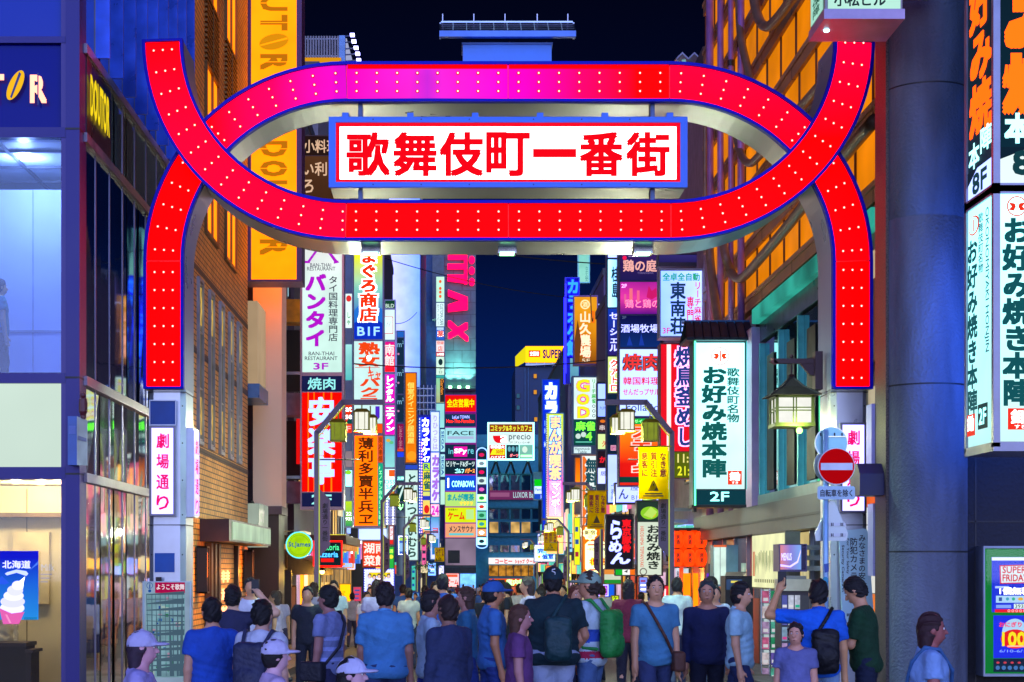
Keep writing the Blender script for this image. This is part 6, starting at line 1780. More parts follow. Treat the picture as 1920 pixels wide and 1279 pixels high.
m = MB(); draw(m, F_, [('p', [(1875 + 0, 1186)] + [(1902 + 24 * math.cos(math.radians(a)), 1186 + 26 * math.sin(math.radians(a))) for a in range(180, 361, 15)], 'a8d0f0'), T('おにぎり・寿司', 1872, 1166, 1950, 1176, 'f04070', 'h', 0.04), ('o', 1902, 1198, 27, 18, 'e01818'), T('100', 1877, 1184, 1922, 1212, 'f4e020', 'h', 0.06), Rr(1887, 1210, 1918, 1213, 'ffc0a0'), T('6/10-6/14', 1872, 1218, 1930, 1223, '90b8f8', 'h', 0.0)], .018, 22); m.build('lettering', p_)
m = MB(); m.rect(F_, 1862, 1235, 1990, 1260, .012, emit('183050', 0.6, .4, 8)); p_ = m.build('poster', t_)
m = MB(); draw(m, F_, [('o', 1870 + i * 11, 1252, 4, 4, '4070b0') for i in range(10)] + [('o', 1868 + i * 13, 1242, 3, 2, 'c04050') for i in range(9)], .018, 22); m.build('marks', p_)
m = MB(); m.fbox(F_, 1848, 1030, 2004, 1262, .03, .036, glass_clear('ffffff', .015)); m.build('glass', t_)
# ice cream poster on the cafe pane
Y = 22.08
F_ = PF(Y)
t_ = thing('cafe_poster', 'blue poster of a white soft ice cream cone, stuck on the ground floor cafe pane', 'poster', P(30, 1162, Y))
m = MB(); m.fbox(F_, -40, 1033, 72, 1162, -.004, .004, emit_grad('2a9af8', '1018d8', .85, 'Z', 0, .9)); p_ = m.build('paper', t_)
cone = [(3, 1136), (6, 1148), (9, 1164), (38, 1164), (46, 1150), (48, 1146)]
draw_items = [('p', [(-10, 1095), (4, 1080), (18, 1093), (10, 1096)], '2858e8'), ('p', [(55, 1070), (72, 1052), (72, 1058)], '4878f0'), T('北海道', 5, 1051, 58, 1066, 'f0f4ff', 'h', 0.03), ('p', [(14, 1073), (32, 1068), (50, 1071), (54, 1076), (50, 1080), (32, 1074), (14, 1079), (10, 1076)], 'd0e0f8'),
              ('o', 24, 1140, 23, 12, 'f4f4ff'), ('o', 25, 1128, 23, 11, 'e0e2f8'), ('o', 27, 1117, 19, 10, 'f6f6ff'), ('o', 30, 1107, 15, 10, 'e4e6fa'), ('o', 35, 1098, 11, 9, 'f4f4ff'), ('p', [(26, 1098), (38, 1090), (49, 1081), (46, 1094), (45, 1104)], 'f8f8ff'), ('p', [(1, 1140), (24, 1150), (48, 1147), (38, 1170), (8, 1170)], 'e060b0'), ('p', [(12, 1152), (20, 1168), (24, 1168), (16, 1152)], 'f090c8'), Rr(-40, 1154, 1, 1162, '1a60a0'), Rr(48, 1157, 72, 1162, '1a78b8')]
m = MB(); draw(m, F_, draw_items, .008, 22); m.build('print', p_)
m = MB(); m.text(F_, 'Milk', 78, 1058, 102, 1070, .01, emit('e8ecff', .6), 'h', .01)
for i in range(3):
    m.rect(F_, 76, 1076 + i * 7, 98 - i * 4, 1078 + i * 7, .01, emit('d8d8f0', .45))
tag(m.build('pane_lettering', None, P(90, 1080, Y)), 'white lettering on the cafe pane just right of the ice cream poster', 'lettering')
# ------------------------------------------------------------------ street lamps with hanging lanterns
POLE = pbr('6c6478', 0.4, 0.4, 0.15)
LANT = pbr('8a8a28', 0.45, 0.4, 0.15)
LGLASS = emit('fffff0', .87, 0.06, 6)
LGDIM = emit('8c9a30', 0.8, 0.2, 6)


def lantern(parent, x, y, z, s, lit, drop):
    m = MB()
    w = 0.14 * s
    m.box(x - .012, y - .012, z, x + .012, y + .012, z + drop, LANT)
    # little hipped cap, four corner posts, mid bars and base
    m.geo([(x - w * 1.25, y - w * 1.25, z - .02), (x + w * 1.25, y - w * 1.25, z - .02), (x + w * 1.25, y + w * 1.25, z - .02), (x - w * 1.25, y + w * 1.25, z - .02), (x - w * .7, y - w * .7, z + .05), (x + w * .7, y - w * .7, z + .05), (x + w * .7, y + w * .7, z + .05), (x - w * .7, y + w * .7, z + .05)],
          [(0, 1, 5, 4), (1, 2, 6, 5), (2, 3, 7, 6), (3, 0, 4, 7), (4, 5, 6, 7), (3, 2, 1, 0)], LANT)
    h = 0.36 * s
    for sx in (-1, 1):
        for sy in (-1, 1):
            m.box(x + sx * w - .012, y + sy * w - .012, z - h, x + sx * w + .012, y + sy * w + .012, z - .02, LANT)
    m.box(x - w * 1.1, y - w * 1.1, z - h - .03, x + w * 1.1, y + w * 1.1, z - h, LANT)
    for sx in (-.45, .45):
        m.box(x + sx * w - .006, y - w - .006, z - h, x + sx * w + .006, y - w + .004, z - .02, LANT)
    ln = m.build('lantern', parent)
    m = MB(); m.box(x - w * .92, y - w * .92, z - h, x + w * .92, y + w * .92, z - .025, LGLASS if lit else LGDIM); m.build('lamp_glass', ln)
    if lit:
        point_light('lantern_bulb', (x, y - .02, z - h - .12), 'f4ffd4', 150, 0.1, parent)


def street_lamp(side, label, loc, s=1.0):
    t = thing('street_lamp', label, 'street lamp', (0, 0, 0), 'street lamps with hanging lanterns')
    d = 1 if side == 'L' else -1
    m = MB()
    m.box(-.05, -.05, 0, .05, .05, 4.55, POLE)
    for (xa, za, xb, zb) in ((0, 4.52, .52, 5.14), (.48, 5.12, 1.30, 5.12)):
        dx, dz = xb - xa, zb - za; l = math.hypot(dx, dz); nx, nz = -dz / l * .05, dx / l * .05
        F = Frame((0, 0, 0), (d, 0, 0), (0, 0, 1), (0, -1, 0))
        m.prism(F, [(xa + nx, za + nz), (xb + nx, zb + nz), (xb - nx, zb - nz), (xa - nx, za - nz)], -.05, .05, POLE)
    m.box(min(0, d * .05), -.02, 3.98, max(0, d * .05), .02, 4.02, POLE)
    m.tube([(0, 0, 4.0), (d * .85, 0, 4.0)], 0.014, DARK, 6)
    m.build('pole', t)
    m = MB(); m.tube([(d * .051, -.052, .2), (d * .051, -.052, 4.5)], 0.012, emit('c8d850', .8), 5); m.tube([(d * .06, -.052, 4.46), (d * .54, -.052, 5.05)], 0.012, emit('c8d850', .8), 5); m.build('light_strip', t)
    lantern(t, d * .42, 0, 4.74, 1.0, False, .25)
    lantern(t, d * .88, 0, 4.94, 1.0, True, .15)
    lantern(t, d * 1.03, .35, 4.86, .85, True, .22)
    m = MB()
    F = Frame((d * .06, -.045, 0), (d, 0, 0), (0, 0, -1), (0, -1, 0))
    m.prism(F, [(0, -3.42), (.2, -3.22), (.2, -2.32), (0, -2.1)], -.04, .0, pbr('6a5878', .45, .2)); pl = m.build('street_plate', t)
    m = MB(); m.text(F, '劇場通り一番街', .05, -3.15, .16, -2.4, 0.006, pbr('20141c', .5), 'v', .02) if d > 0 else m.text(Frame((d * .06 - .2, -.045, 0), (1, 0, 0), (0, 0, -1), (0, -1, 0)), '劇場通り一番街', .04, -3.15, .15, -2.4, 0.006, pbr('20141c', .5), 'v', .02)
    m.build('lettering', pl)
    t.location = loc
    return t


def lamp_at(px, Y):
    p = P(px, 0, Y); return (p.x, Y, ground_z(Y) + 0.13)


lt = street_lamp('L', 'grey lamp post hung with three lanterns in front of the red grill sign', lamp_at(594, 34))
for px, Y, lab in ((716, 58, 'lantern lamp post in front of the navy rental room signs'), (757, 80, 'lantern lamp post below the white cutlet sign'), (781, 104, 'small lantern lamp post below the blue karaoke sign'), (798, 132, 'tiny lantern lamp post beside the foot of the tower with pink letters')):
    copy_tree(lt, lamp_at(px, Y), lab)
rt = street_lamp('R', 'grey lamp post hung with three lanterns between the steak sign and the roofed sign', lamp_at(1259, 34))
for px, Y, lab in ((1128, 58, 'lantern lamp post in front of the mahjong sign with big yellow letters'), (1066, 84, 'lantern lamp post in front of the comic cafe sign'), (1046, 104, 'small lantern lamp post left of the comic cafe sign'), (1008, 132, 'tiny lantern lamp post before the coffee shop sign')):
    copy_tree(rt, lamp_at(px, Y), lab)


# ------------------------------------------------------------------ yellow cloth warning banners
def banner(px0, py0, px1, py1, Y, label, detail=True, sway=0.04):
    F = PF(Y)
    t = thing('warning_banner', label, 'banner', P((px0 + px1) / 2, py0, Y), 'yellow warning banners hung on the lamp posts')
    w, h = px1 - px0, py1 - py0
    k = Y / FPX
    def wave(u, v):
        a, b = (u - px0) / w, (v - py0) / h
        return sway * (math.sin(a * 5 + b * 2.5) * .6 + math.sin(b * 4 + 1 + a) * b), 0.02 * w * k * math.sin(b * 3.2) * b
    def bend(m):
        out = []
        for (x, y, z) in m.v:
            u, v = x / k + VX, VY - (z - HC) / k
            dy, dx = wave(u, v)
            out.append((x + dx, y - dy, z))
        m.v = out
    CL = cloth_lit('ffd000')
    m = MB()
    n = 10
    for i in range(n):
        for j in range(n):
            m.rect(F, px0 + w * i / n, py0 + h * j / n, px0 + w * (i + 1) / n, py0 + h * (j + 1) / n, 0, CL)
    bend(m); m.build('cloth', t, smooth=True)
    m = MB()
    INK = pbr('9a1028', .6)
    if detail:
        for c, s in enumerate(('悪客に', '質引注', 'なき意')):
            m.text(F, s, px0 + w * (.08 + c * .31), py0 + h * .1, px0 + w * (.32 + c * .31), py0 + h * .58, .012, INK, 'v', .03)
        m.poly(F, [(px0 + w * .5, py0 + h * .63), (px0 + w * .68, py0 + h * .84), (px0 + w * .32, py0 + h * .84)], .012, pbr('5a4a08', .6)); m.poly(F, [(px0 + w * .5, py0 + h * .66), (px0 + w * .64, py0 + h * .825), (px0 + w * .36, py0 + h * .825)], .016, CL)
        m.text(F, '!', px0 + w * .475, py0 + h * .7, px0 + w * .525, py0 + h * .81, .02, pbr('2a2008', .6), 'h', .03)
        m.rect(F, px0 + w * .22, py0 + h * .88, px0 + w * .8, py0 + h * .905, .012, pbr('6a5a10', .6)); m.rect(F, px0 + w * .16, py0 + h * .925, px0 + w * .84, py0 + h * .95, .012, pbr('6a5a10', .6))
        bend(m); m.build('lettering', t)
    m = MB(); m.tube([F.pt(px0 - w * .3, py0 - 1, .0), F.pt(px1 + w * .1, py0 - 1, 0)], .014, pbr('b0a020', .4, .5), 6); m.build('rod', t)


banner(1197, 838, 1253, 936, 33.55, 'large yellow warning banner with red characters in front of the steak sign')
banner(1101, 921, 1137, 992, 52, 'rumpled yellow warning banner over the orange 190 yen sign', True, .1)
banner(1019, 996, 1045, 1034, 90, 'small yellow warning banner over the white private room sign')
banner(815, 1027, 833, 1053, 100, 'tiny yellow warning banner low at the foot of the pink lettered tower')


# ------------------------------------------------------------------ lantern on the right gate post
def bracket_lantern():
    Y = 24.45
    F = PF(Y)
    t = thing('bracket_lantern', 'old lantern with a pointed dark roof on a wooden arm from the right gate post', 'lantern', P(1483, 800, Y))
    W = pbr('3a1c20', .5, .1)
    m = MB(); m.fbox(F, 1526, 660, 1540, 731, -.1, .1, W); m.fbox(F, 1450, 673, 1528, 682, -.05, .05, W); m.prism(F, [(1450, 673), (1444, 671), (1448, 676), (1442, 678), (1452, 684), (1460, 682)], -.05, .05, pbr('7a3a30', .5)); m.prism(F, [(1500, 682), (1526, 682), (1526, 705), (1516, 702)], -.04, .04, W); m.build('arm', t)
    c = F.pt(1484, 0)
    x = c.x
    k = Y / FPX
    zt, ze, zb = F.pt(0, 704).z, F.pt(0, 744).z, F.pt(0, 795).z
    m = MB(); m.tube([(x, Y, zt - .02), (x, Y, F.pt(0, 666).z)], .012, W, 6); m.sphere((x, Y, F.pt(0, 668).z), .03, W); m.lathe((x, Y, zt), [(.0, .03), (.05, .0), (.03, -.03)], W, 8); m.build('hanger', t)
    r = 46 * k
    RF = pbr('2c241e', .6, .1)
    top = (x, Y, zt)
    R = [(x - r, Y - r, ze), (x + r, Y - r, ze), (x + r, Y + r, ze), (x - r, Y + r, ze)]
    mids = [(x + (p[0] - x) * .42, Y + (p[1] - Y) * .42, ze + (zt - ze) * .45) for p in R]
    m = MB()
    for i in range(4):
        j = (i + 1) % 4
        m.face([R[i], R[j], mids[j], mids[i]], RF); m.face([mids[i], mids[j], top], RF)
        m.tube([R[i], mids[i], top], .014, pbr('342e28', .5), 5)
    m.face(R, RF); m.build('roof', t)
    w = 33 * k
    m = MB()
    for sx in (-1, 1):
        for sy in (-1, 1):
            m.box(x + sx * w - .02, Y + sy * w - .02, zb, x + sx * w + .02, Y + sy * w + .02, ze, LANT)
    m.box(x - w - .03, Y - w - .03, zb - .05, x + w + .03, Y + w + .03, zb, LANT); m.box(x - w - .02, Y - w - .02, ze - .03, x + w + .02, Y + w + .02, ze - .002, LANT)
    for o in (-.02, .02):
        m.box(x + o - .008, Y - w - .012, zb, x + o + .008, Y - w + .006, ze - .03, LANT); m.box(x - w - .012, Y + o - .008, zb, x - w + .006, Y + o + .008, ze - .03, LANT)
        m.box(x - w, Y - w - .012, (zb + ze) / 2 + o - .008, x + w, Y - w + .006, (zb + ze) / 2 + o + .008, LANT); m.box(x - w - .012, Y - w, (zb + ze) / 2 + o - .008, x - w + .006, Y + w, (zb + ze) / 2 + o + .008, LANT)
    m.m = [pbr('4e5a1e', .5, .3) if q_ is LANT else q_ for q_ in m.m]; m.build('cage', t)
    m = MB(); m.box(x - w * .96, Y - w * .96, zb, x + w * .96, Y + w * .96, ze - .035, emit('fffff6', .87, .1, 5)); m.build('lamp_glass', t)
    m = MB(); m.sphere((x + .09, Y - .1, zb - .1), .045, emit('f0ff90', 3)); m.build('bulb', t)
    point_light('lantern_bulb', (x, Y - w - .15, zb - .1), 'f0ffb0', 34, .1, t)


bracket_lantern()


# ------------------------------------------------------------------ rooftop fence and floods
def roof_fence():
    Y = 64.2
    F = PF(Y)
    t = thing('roof_fence', 'slatted grey rooftop fence beside a rack of white floodlights, above the red arch at left', 'fence', P(600, 115, Y))
    m = MB()
    for i in range(14):
        u = 566 + i * 5.1; m.fbox(F, u, 69, u + 3.2, 110, 0, .1, pbr('6a6a74', .5, .3))
    m.fbox(F, 566, 72, 636, 74, -.05, 0, STEEL2); m.fbox(F, 566, 104, 636, 106, -.05, 0, STEEL2); m.build('slats', t)
    m = MB(); m.fbox(F, 636, 68, 647, 118, -.3, .1, pbr('5a80b0', .4, .3)); m.face([F.pt(648, 72, 0), F.pt(650, 72, 0), F.pt(662, 118, 0), F.pt(648, 118, 0)], emit('a8b0d8', .8)); m.build('post', t)
    m = MB(); m.fbox(F, 566, 111, 640, 116, -.2, .2, emit('e8a010', .8)); m.build('cornice', t)
    for i, (u, v) in enumerate(((660, 68), (663, 80), (667, 92), (670, 103), (672, 115))):
        m = MB(); m.tube([F.pt(646, v, 0), F.pt(u, v, .1)], .03, STEEL2, 5); m.fbox(F, u - 3, v - 2, u + 5, v + 1.5, 0, .25, emit('f4f4ff', 3)); m.build('floodlight', t)


roof_fence()


# ------------------------------------------------------------------ shop fronts at street level
def left_restaurant():
    t = thing('pizza_shop', 'low restaurant front with lit wooden eave, dark awnings and glowing yellow doorway, left kerb', 'shop front', (-4.7, 52, -.5))
    F = PF(51.5)
    m = MB(); m.box(-5.6, 50.4, 2.35, -3.2, 58, 2.5, emit('e88a10', .7, .5, 3)); m.box(-5.6, 50.3, 2.5, -3.1, 58, 2.75, pbr('5a3a1c', .6)); m.build('eave', t)
    m = MB()
    for i in range(14):
        y = 50.5 + i * .5
        m.face([(-4.8, y, 2.25), (-4.8, y + .5, 2.25), (-3.5, y + .5, 1.75), (-3.5, y, 1.75)], pbr(('3a3440', '8a8494')[i % 2], .7))
    m.face([(-4.8, 50.5, 2.25), (-3.5, 50.5, 1.75), (-3.5, 50.5, 1.6), (-4.8, 50.5, 1.6)], pbr('2a2430', .7)); m.build('awning', t)
    m = MB(); m.box(-4.86, 49.0, -.5, -4.8, 50.3, 1.8, DARK); m.box(-4.75, 48.9, -.5, -4.55, 49.0, 1.75, pbr('4a4038', .5))
    m.box(-4.86, 50.4, -.5, -4.8, 58, 2.3, pbr('3a2a20', .6)); m.build('wall', t)
    m = MB(); m.fbox(F, 563, 1062, 569, 1200, 0, .1, emit('f8d020', 1.1, .2)); m.fbox(F, 571, 1068, 577, 1215, 0, .1, emit('fff0b0', 1.4, .1)); m.build('lit_doorway', t)
    m = MB(); m.fbox(F, 524, 1090, 530, 1140, 0, .1, emit('f09818', .9, .3)); m.build('lit_doorway', t)
    m = MB(); m.fbox(F, 531, 1098, 555, 1180, -.2, -.1, pbr('3c2c30', .5)); m.fbox(F, 533, 1101, 543, 1178, -.1, -.08, pbr('7a6068', .4)); m.fbox(F, 546, 1101, 553, 1178, -.1, -.08, pbr('7a6068', .4)); m.build('door', t)
    m = MB(); p = P(604, 1072, 50.2); m.sphere(p, .07, emit('ffe890', 6)); m.lathe((p.x, p.y, p.z), [(.01, .14), (.16, .03), (.15, .03)], DARK, 10); m.build('lamp', t)
    point_light('lamp_bulb', (p.x, p.y - .1, p.z - .12), 'ffc040', 120, .08, t)
    for i in range(3):
        m = MB(); m.fbox(F, 602 + i * 7, 1092, 607 + i * 7, 1104, 0, .05, pbr('d0d0d8', .5)); m.build('noren_panel', t)
    m = MB(); m.box(-4.7, 54, 1.0, -4.6, 57.5, 1.9, emit('f0c040', .9, .4, 2)); m.build('lit_window', t)


left_restaurant()


def bunting_front():
    t = thing('noodle_shop', 'cluttered lit shop front with coloured panels and green plants behind the left lamp posts', 'shop front', (-4.4, 72, -.8))
    m = MB(); m.box(-4.88, 64.0, -.9, -4.8, 82, 2.6, emit('e8b060', .6, .7, 1.2)); m.build('lit_window', t)
    m = MB()
    for i in range(12):
        m.box(-4.8, 64.2 + i * 1.5, 2.0 + .2 * (i % 3), -4.2, 65.3 + i * 1.5, 2.7 + .2 * (i % 3), emit(['f04030', '30b070', 'f0e040', '4080f0', 'f080c0', 'f8f8ff'][i % 6], .9, .3, 2))
    m.build('panel_row', t)
    R = random.Random(3)
    m = MB()
    c = P(800, 1062, 74)
    for i in range(240):
        a = Vector((R.gauss(0, .35), R.gauss(0, .3), R.gauss(0, .12))); d = Vector((R.uniform(-1, 1), R.uniform(-1, 1), R.uniform(-.3, .8))).normalized() * .09; e_ = d.cross(Vector((0, 0, 1))).normalized() * .03
        p = c + a; m.face([p - d, p + e_, p + d, p - e_], pbr('2a7a28', .6))
    m.build('foliage', t)


bunting_front()


def right_entrance():
    t = thing('lantern_entrance', 'restaurant entrance hung with fat orange paper lanterns, a glowing yellow doorway beneath', 'shop front', (5.4, 41, -.3))
    F = PF(41)
    m = MB()
    m.fbox(F, 1258, 993, 1325, 1063, -.5, -.25, emit('f03c08', 1.0, .2, 3)); m.build('lit_panel', t)
    for j in range(2):
        for i in range(3):
            c = F.pt(1270 + i * 22, 1012 + j * 34, .0)
            m = MB(); m.lathe(c, [(.05, -.2), (.11, -.17), (.145, -.08), (.15, 0), (.145, .08), (.11, .17), (.05, .2)], emit('ff5010', 1.0, .3, 5), 14)
            m.lathe(c, [(.055, .2), (.055, .24)], DARK, 10); m.lathe(c, [(.055, -.24), (.055, -.2)], DARK, 10)
            ln = m.build('paper_lantern', t)
            m = MB(); m.text(F, '居酒', 1266.5 + i * 22, 1003 + j * 34, 1273.5 + i * 22, 1021 + j * 34, .155, pbr('2a0c08', .6), 'v', .04); m.build('lettering', ln)
    m = MB(); m.fbox(F, 1256, 990, 1328, 994, -.4, .1, pbr('2a1c18', .6)); m.fbox(F, 1276, 1064, 1283, 1170, -.5, -.2, pbr('a02014', .5)); m.fbox(F, 1316, 1064, 1323, 1170, -.5, -.2, pbr('e0c0c0', .5)); m.fbox(F, 1300, 1064, 1303, 1170, -.5, -.3, pbr('6a3010', .5)); m.build('frame', t)
    m = MB(); m.fbox(F, 1283, 1075, 1316, 1170, -.7, -.6, emit('f8a810', .95, .25, 1.5)); m.build('lit_doorway', t)
    m = MB(); m.fbox(F, 1270, 1065, 1277, 1160, -.3, -.25, emit('e8f0ff', .8)); m.text(F, '串焼酒場', 1271, 1070, 1276, 1130, -.24, emit('503060', .8), 'v', .02); m.build('menu_board', t)
    m = MB(); m.fbox(F, 1328, 1075, 1333, 1110, -.3, -.2, emit('6838c0', .9)); m.build('menu_board', t)
    point_light('doorway_lamp', F.pt(1300, 1085, .3), 'ffa030', 50, .1, t)


right_entrance()


def right_street_things():
    # lit fridge-like cabinet under the roofed sign
    F = PF(36)
    t = thing('display_cabinet', 'pale blue street cabinet with a bright white glazed front, under the roofed sign', 'cabinet', P(1360, 1100, 36))
    m = MB(); m.fbox(F, 1338, 1022, 1384, 1100, -.5, 0, pbr('7aaabc', .4, .2)); m.build('case', t)
    m = MB(); m.fbox(F, 1339, 1026, 1361, 1096, 0, .02, emit('d8f4e8', 1.0, .2, 3)); m.fbox(F, 1338, 1022, 1362, 1026, 0, .03, emit('f07040', .8)); m.fbox(F, 1349.5, 1026, 1350.5, 1096, .02, .03, STEEL2); m.build('door', t)
    t = thing('drinks_machine', 'dark drinks vending machine with a sloping lit top panel beside the pale blue cabinet', 'vending machine', P(1385, 1200, 34))
    F = PF(34)
    m = MB(); m.fbox(F, 1360, 1080, 1412, 1330, -.6, 0, pbr('2c2c34', .4, .3)); m.face([F.pt(1358, 1084, .02), F.pt(1391, 1082, .02), F.pt(1412, 1072, -.7), F.pt(1372, 1073, -.7)], pbr('8a8a80', .5)); m.build('case', t)
    m = MB(); m.fbox(F, 1362, 1086, 1391, 1106, 0, .02, emit('385078', .8, .4, 4)); m.rect(F, 1370, 1089, 1384, 1093, .03, emit('e0d060', 1)); m.build('display', t)
    # cream sign along the wall, grazing view
    S = RWF(6.1)
    t = thing('wall_sign', 'long cream lit wall sign with streaky green and gold brush marks, above the magazine racks', 'sign', (6.0, 31.5, 1.2))
    m = MB(); fb(m, S, 29.1, 32.3, 1.42, 2.42, 0.3, .55, pbr('6a6a60', .5)); m.build('housing', t)
    m = MB(); fb(m, S, 29.15, 32.25, 1.45, 2.39, .55, .565, emit('eef0b8', 1.0, .2, 1.2)); p_ = m.build('sign_panel', t)
    R = random.Random(11)
    m = MB()
    for i in range(18):
        y = 29.4 + i * .14; z = R.uniform(2.0, 2.15); h = R.uniform(.25, .42)
        m.poly(S, [(y, -z), (y + .06, -z - .02), (y + .1, -z + h * .5), (y + .03, -z + h)], .575, emit(R.choice(['8a9a60', 'a0a070', '6a8a60', 'b0b080']), .8))
    for i in range(15):
        y = 29.3 + i * .18; m.poly(S, [(y, -1.6), (y + .1, -1.6), (y + .1, -1.54), (y, -1.54)], .575, emit('8a8a60', .7))
    m.poly(S, [(31.9, -2.1), (32.1, -2.1), (32.1, -1.65), (31.9, -1.65)], .575, emit('e08a60', .8)); m.build('marks', p_)
    # projecting violet blue sign box
    F = PF(28.3)
    t = sign('menu_box_sign', 'violet and blue projecting box sign with white MENUS letters and a swoosh, over the racks', (1460, 1020, 1512, 1072), 28.3, .5, '5a5088', [((1462, 1022, 1502, 1068), emit_grad('e08890', '7aa8f0', 1.0, 'X', 0, 1, '8a80d8'), [T('MENUS', 1465, 1037, 1484, 1051, 'f4f4ff', 'h', .04), ('p', [(1463, 1058), (1480, 1061), (1494, 1052), (1501, 1030), (1501, 1036), (1496, 1055), (1482, 1064), (1463, 1062)], 'f0e0ff')]), ((1503, 1027, 1511, 1068), emit('303058', .8), [])], 'R')
    t = thing('ticket_machine', 'white topped machine cabinet between the magazine racks and the pole', 'cabinet', P(1492, 1330, 27.5))
    F = PF(27.5)
    m = MB(); m.fbox(F, 1463, 1086, 1520, 1108, -.5, .05, pbr('c0b8b0', .4, .2)); m.fbox(F, 1467, 1080, 1512, 1087, -.4, 0, STEEL2); m.fbox(F, 1464, 1108, 1518, 1360, -.5, 0, pbr('4a4858', .5, .2)); m.build('case', t)
    m = MB()
    R2 = random.Random(2)
    for i in range(3):
        for j in range(5):
            x, y = 1466 + i * 12, 1116 + j * 30
            m.rect(F, x, y, x + 10, y + 26, .01, emit(R2.choice(['6068c0', '90b0d0', 'c0a0d8', '4050a0', 'd0d8f0']), .7, .4, 9)); m.rect(F, x + 1, y + 18, x + 9, y + 23, .014, emit(R2.choice(['f0f0ff', '30c0a0', 'e050a0']), .7))
    m.build('poster_grid', t)
    for q, (x0, Y, lab) in enumerate(((1428, 29.6, 'tall wire magazine rack of pink and white leaflets, the left one'), (1444, 28.8, 'tall wire magazine rack of green and violet leaflets, the right one'))):
        F = PF(Y)
        t = thing('leaflet_rack', lab, 'rack', P(x0 + 8, 1370, Y), 'leaflet racks by the right wall')
        m = MB()
        for u in (x0, x0 + 15):
            m.tube([F.pt(u, 1104, 0), F.pt(u, 1380, 0)], .012, STEEL, 6)
        for j in range(9):
            m.fbox(F, x0, 1130 + j * 29, x0 + 15, 1131.5 + j * 29, -.1, .04, STEEL)
        m.build('frame', t)
        for j in range(8):
            m = MB(); y = 1108 + j * 29
            h = [('e070a0', 'f0e0e8', 'c0a0d0'), ('30a070', '7060c0', '60c8b0')][q][j % 3]
            m.fbox(F, x0 + 1.5, y, x0 + 13.5, y + 22, -.02, .0, emit(h, .6, .5, 12)); m.rect(F, x0 + 3, y + 13, x0 + 12, y + 19, .006, emit('f0f0f8', .6)); m.build('leaflet', t)


right_street_things()


def far_small_signs():
    """lit odds and ends down both kerbs in the distance"""
    R = random.Random(21)
    data = [(662, 1100, 678, 1128, 60, 'd04060', 'maroon poster low beside the yellow tuna board'), (688, 1116, 702, 1142, 64, 'e83030', 'small red flag sign under the face board, left'), (708, 1118, 722, 1136, 64, 'f0a040', 'small amber panel under the face board, right'),
            (771, 1060, 780, 1108, 96, '40c0b0', 'thin turquoise lit strip below the cutlet sign'), (790, 1010, 800, 1060, 118, 'f060a0', 'thin pink lit strip below the blue karaoke sign'), (802, 1055, 818, 1080, 122, 'a0e8ff', 'pale cyan shop panel left of the dark door'), (822, 1060, 833, 1092, 130, 'f0f4ff', 'white shop panel at the foot of the pink lettered tower'),
            (1060, 1040, 1072, 1090, 104, 'f0f060', 'yellow vertical strip right of the comic cafe sign'), (1076, 970, 1088, 1060, 92, 'e8f020', 'lime yellow vertical strip left of the 190 yen sign'), (1064, 1000, 1074, 1036, 108, '90d0f0', 'pale blue strip between the comic cafe sign and the lime strip'), (1096, 1080, 1112, 1112, 76, 'f4f4ff', 'white panel under the 190 yen sign'),
            (1022, 1060, 1038, 1084, 130, 'f08030', 'orange panel under the private room sign'), (1198, 1082, 1214, 1112, 50, '8090f0', 'violet blue board under the pancake sign'), (1216, 1084, 1236, 1098, 50, 'f0e8e0', 'white board under the pancake sign'), (1215, 1102, 1236, 1126, 52, '4060a0', 'navy board under the white one, right kerb'),
            (846, 1115, 858, 1135, 140, 'f0f0f0', 'white little panel below the red game sign'), (866, 1115, 878, 1132, 140, 'f0e040', 'yellow little panel below the blue shop window')]
    for i, (x0, y0, x1, y1, Y, h, lab) in enumerate(data):
        it = []
        hh = h
        for j in range(3):
            yy = y0 + (y1 - y0) * (.2 + .26 * j)
            it.append(Rr(x0 + (x1 - x0) * .2, yy, x1 - (x1 - x0) * R.uniform(.2, .35), yy + (y1 - y0) * .1, R.choice(['303048', 'ffffff', 'a02040', '2050a0'])))
        sign('small_sign', lab, (x0, y0, x1, y1), Y, .25, '50506a', [((x0 + 1, y0 + 1, x1 - 1, y1 - 1), h, it)], None, border=1)



far_small_signs()


def cables():
    R = random.Random(9)
    data = [((-4.9, 66, 15.2), (5.9, 62, 12.6), 'thin black cable slung high across the alley behind the white name board'), ((-4.6, 86, 17.5), (7.2, 92, 16.0), 'thin black cable crossing the dark gap between the roofs'), ((-4.5, 100, 16.5), (-2.6, 124, 20), 'thin wire running from the black slab building to the pale screen building'), ((-4.9, 62, 9.2), (6.9, 64, 9.6), 'sagging wire across the alley at sign height'), ((5.2, 66, 12.2), (7.4, 92, 15.4), 'wire pair above the gold sign'), ((-4.75, 41, 3.4), (-4.6, 50.4, 2.9), 'loose cable looped along the left shop fronts')]
    for a, b_, lab in data:
        a, b_ = Vector(a), Vector(b_)
        n = 14; sag = (b_ - a).length * .03
        m = MB(); m.tube([a.lerp(b_, i / n) - Vector((0, 0, sag * 4 * (i / n) * (1 - i / n))) for i in range(n + 1)], .022, DARK, 5)
        tag(m.build('cable', None, a), lab, 'cable', 'cables over the alley')


cables()
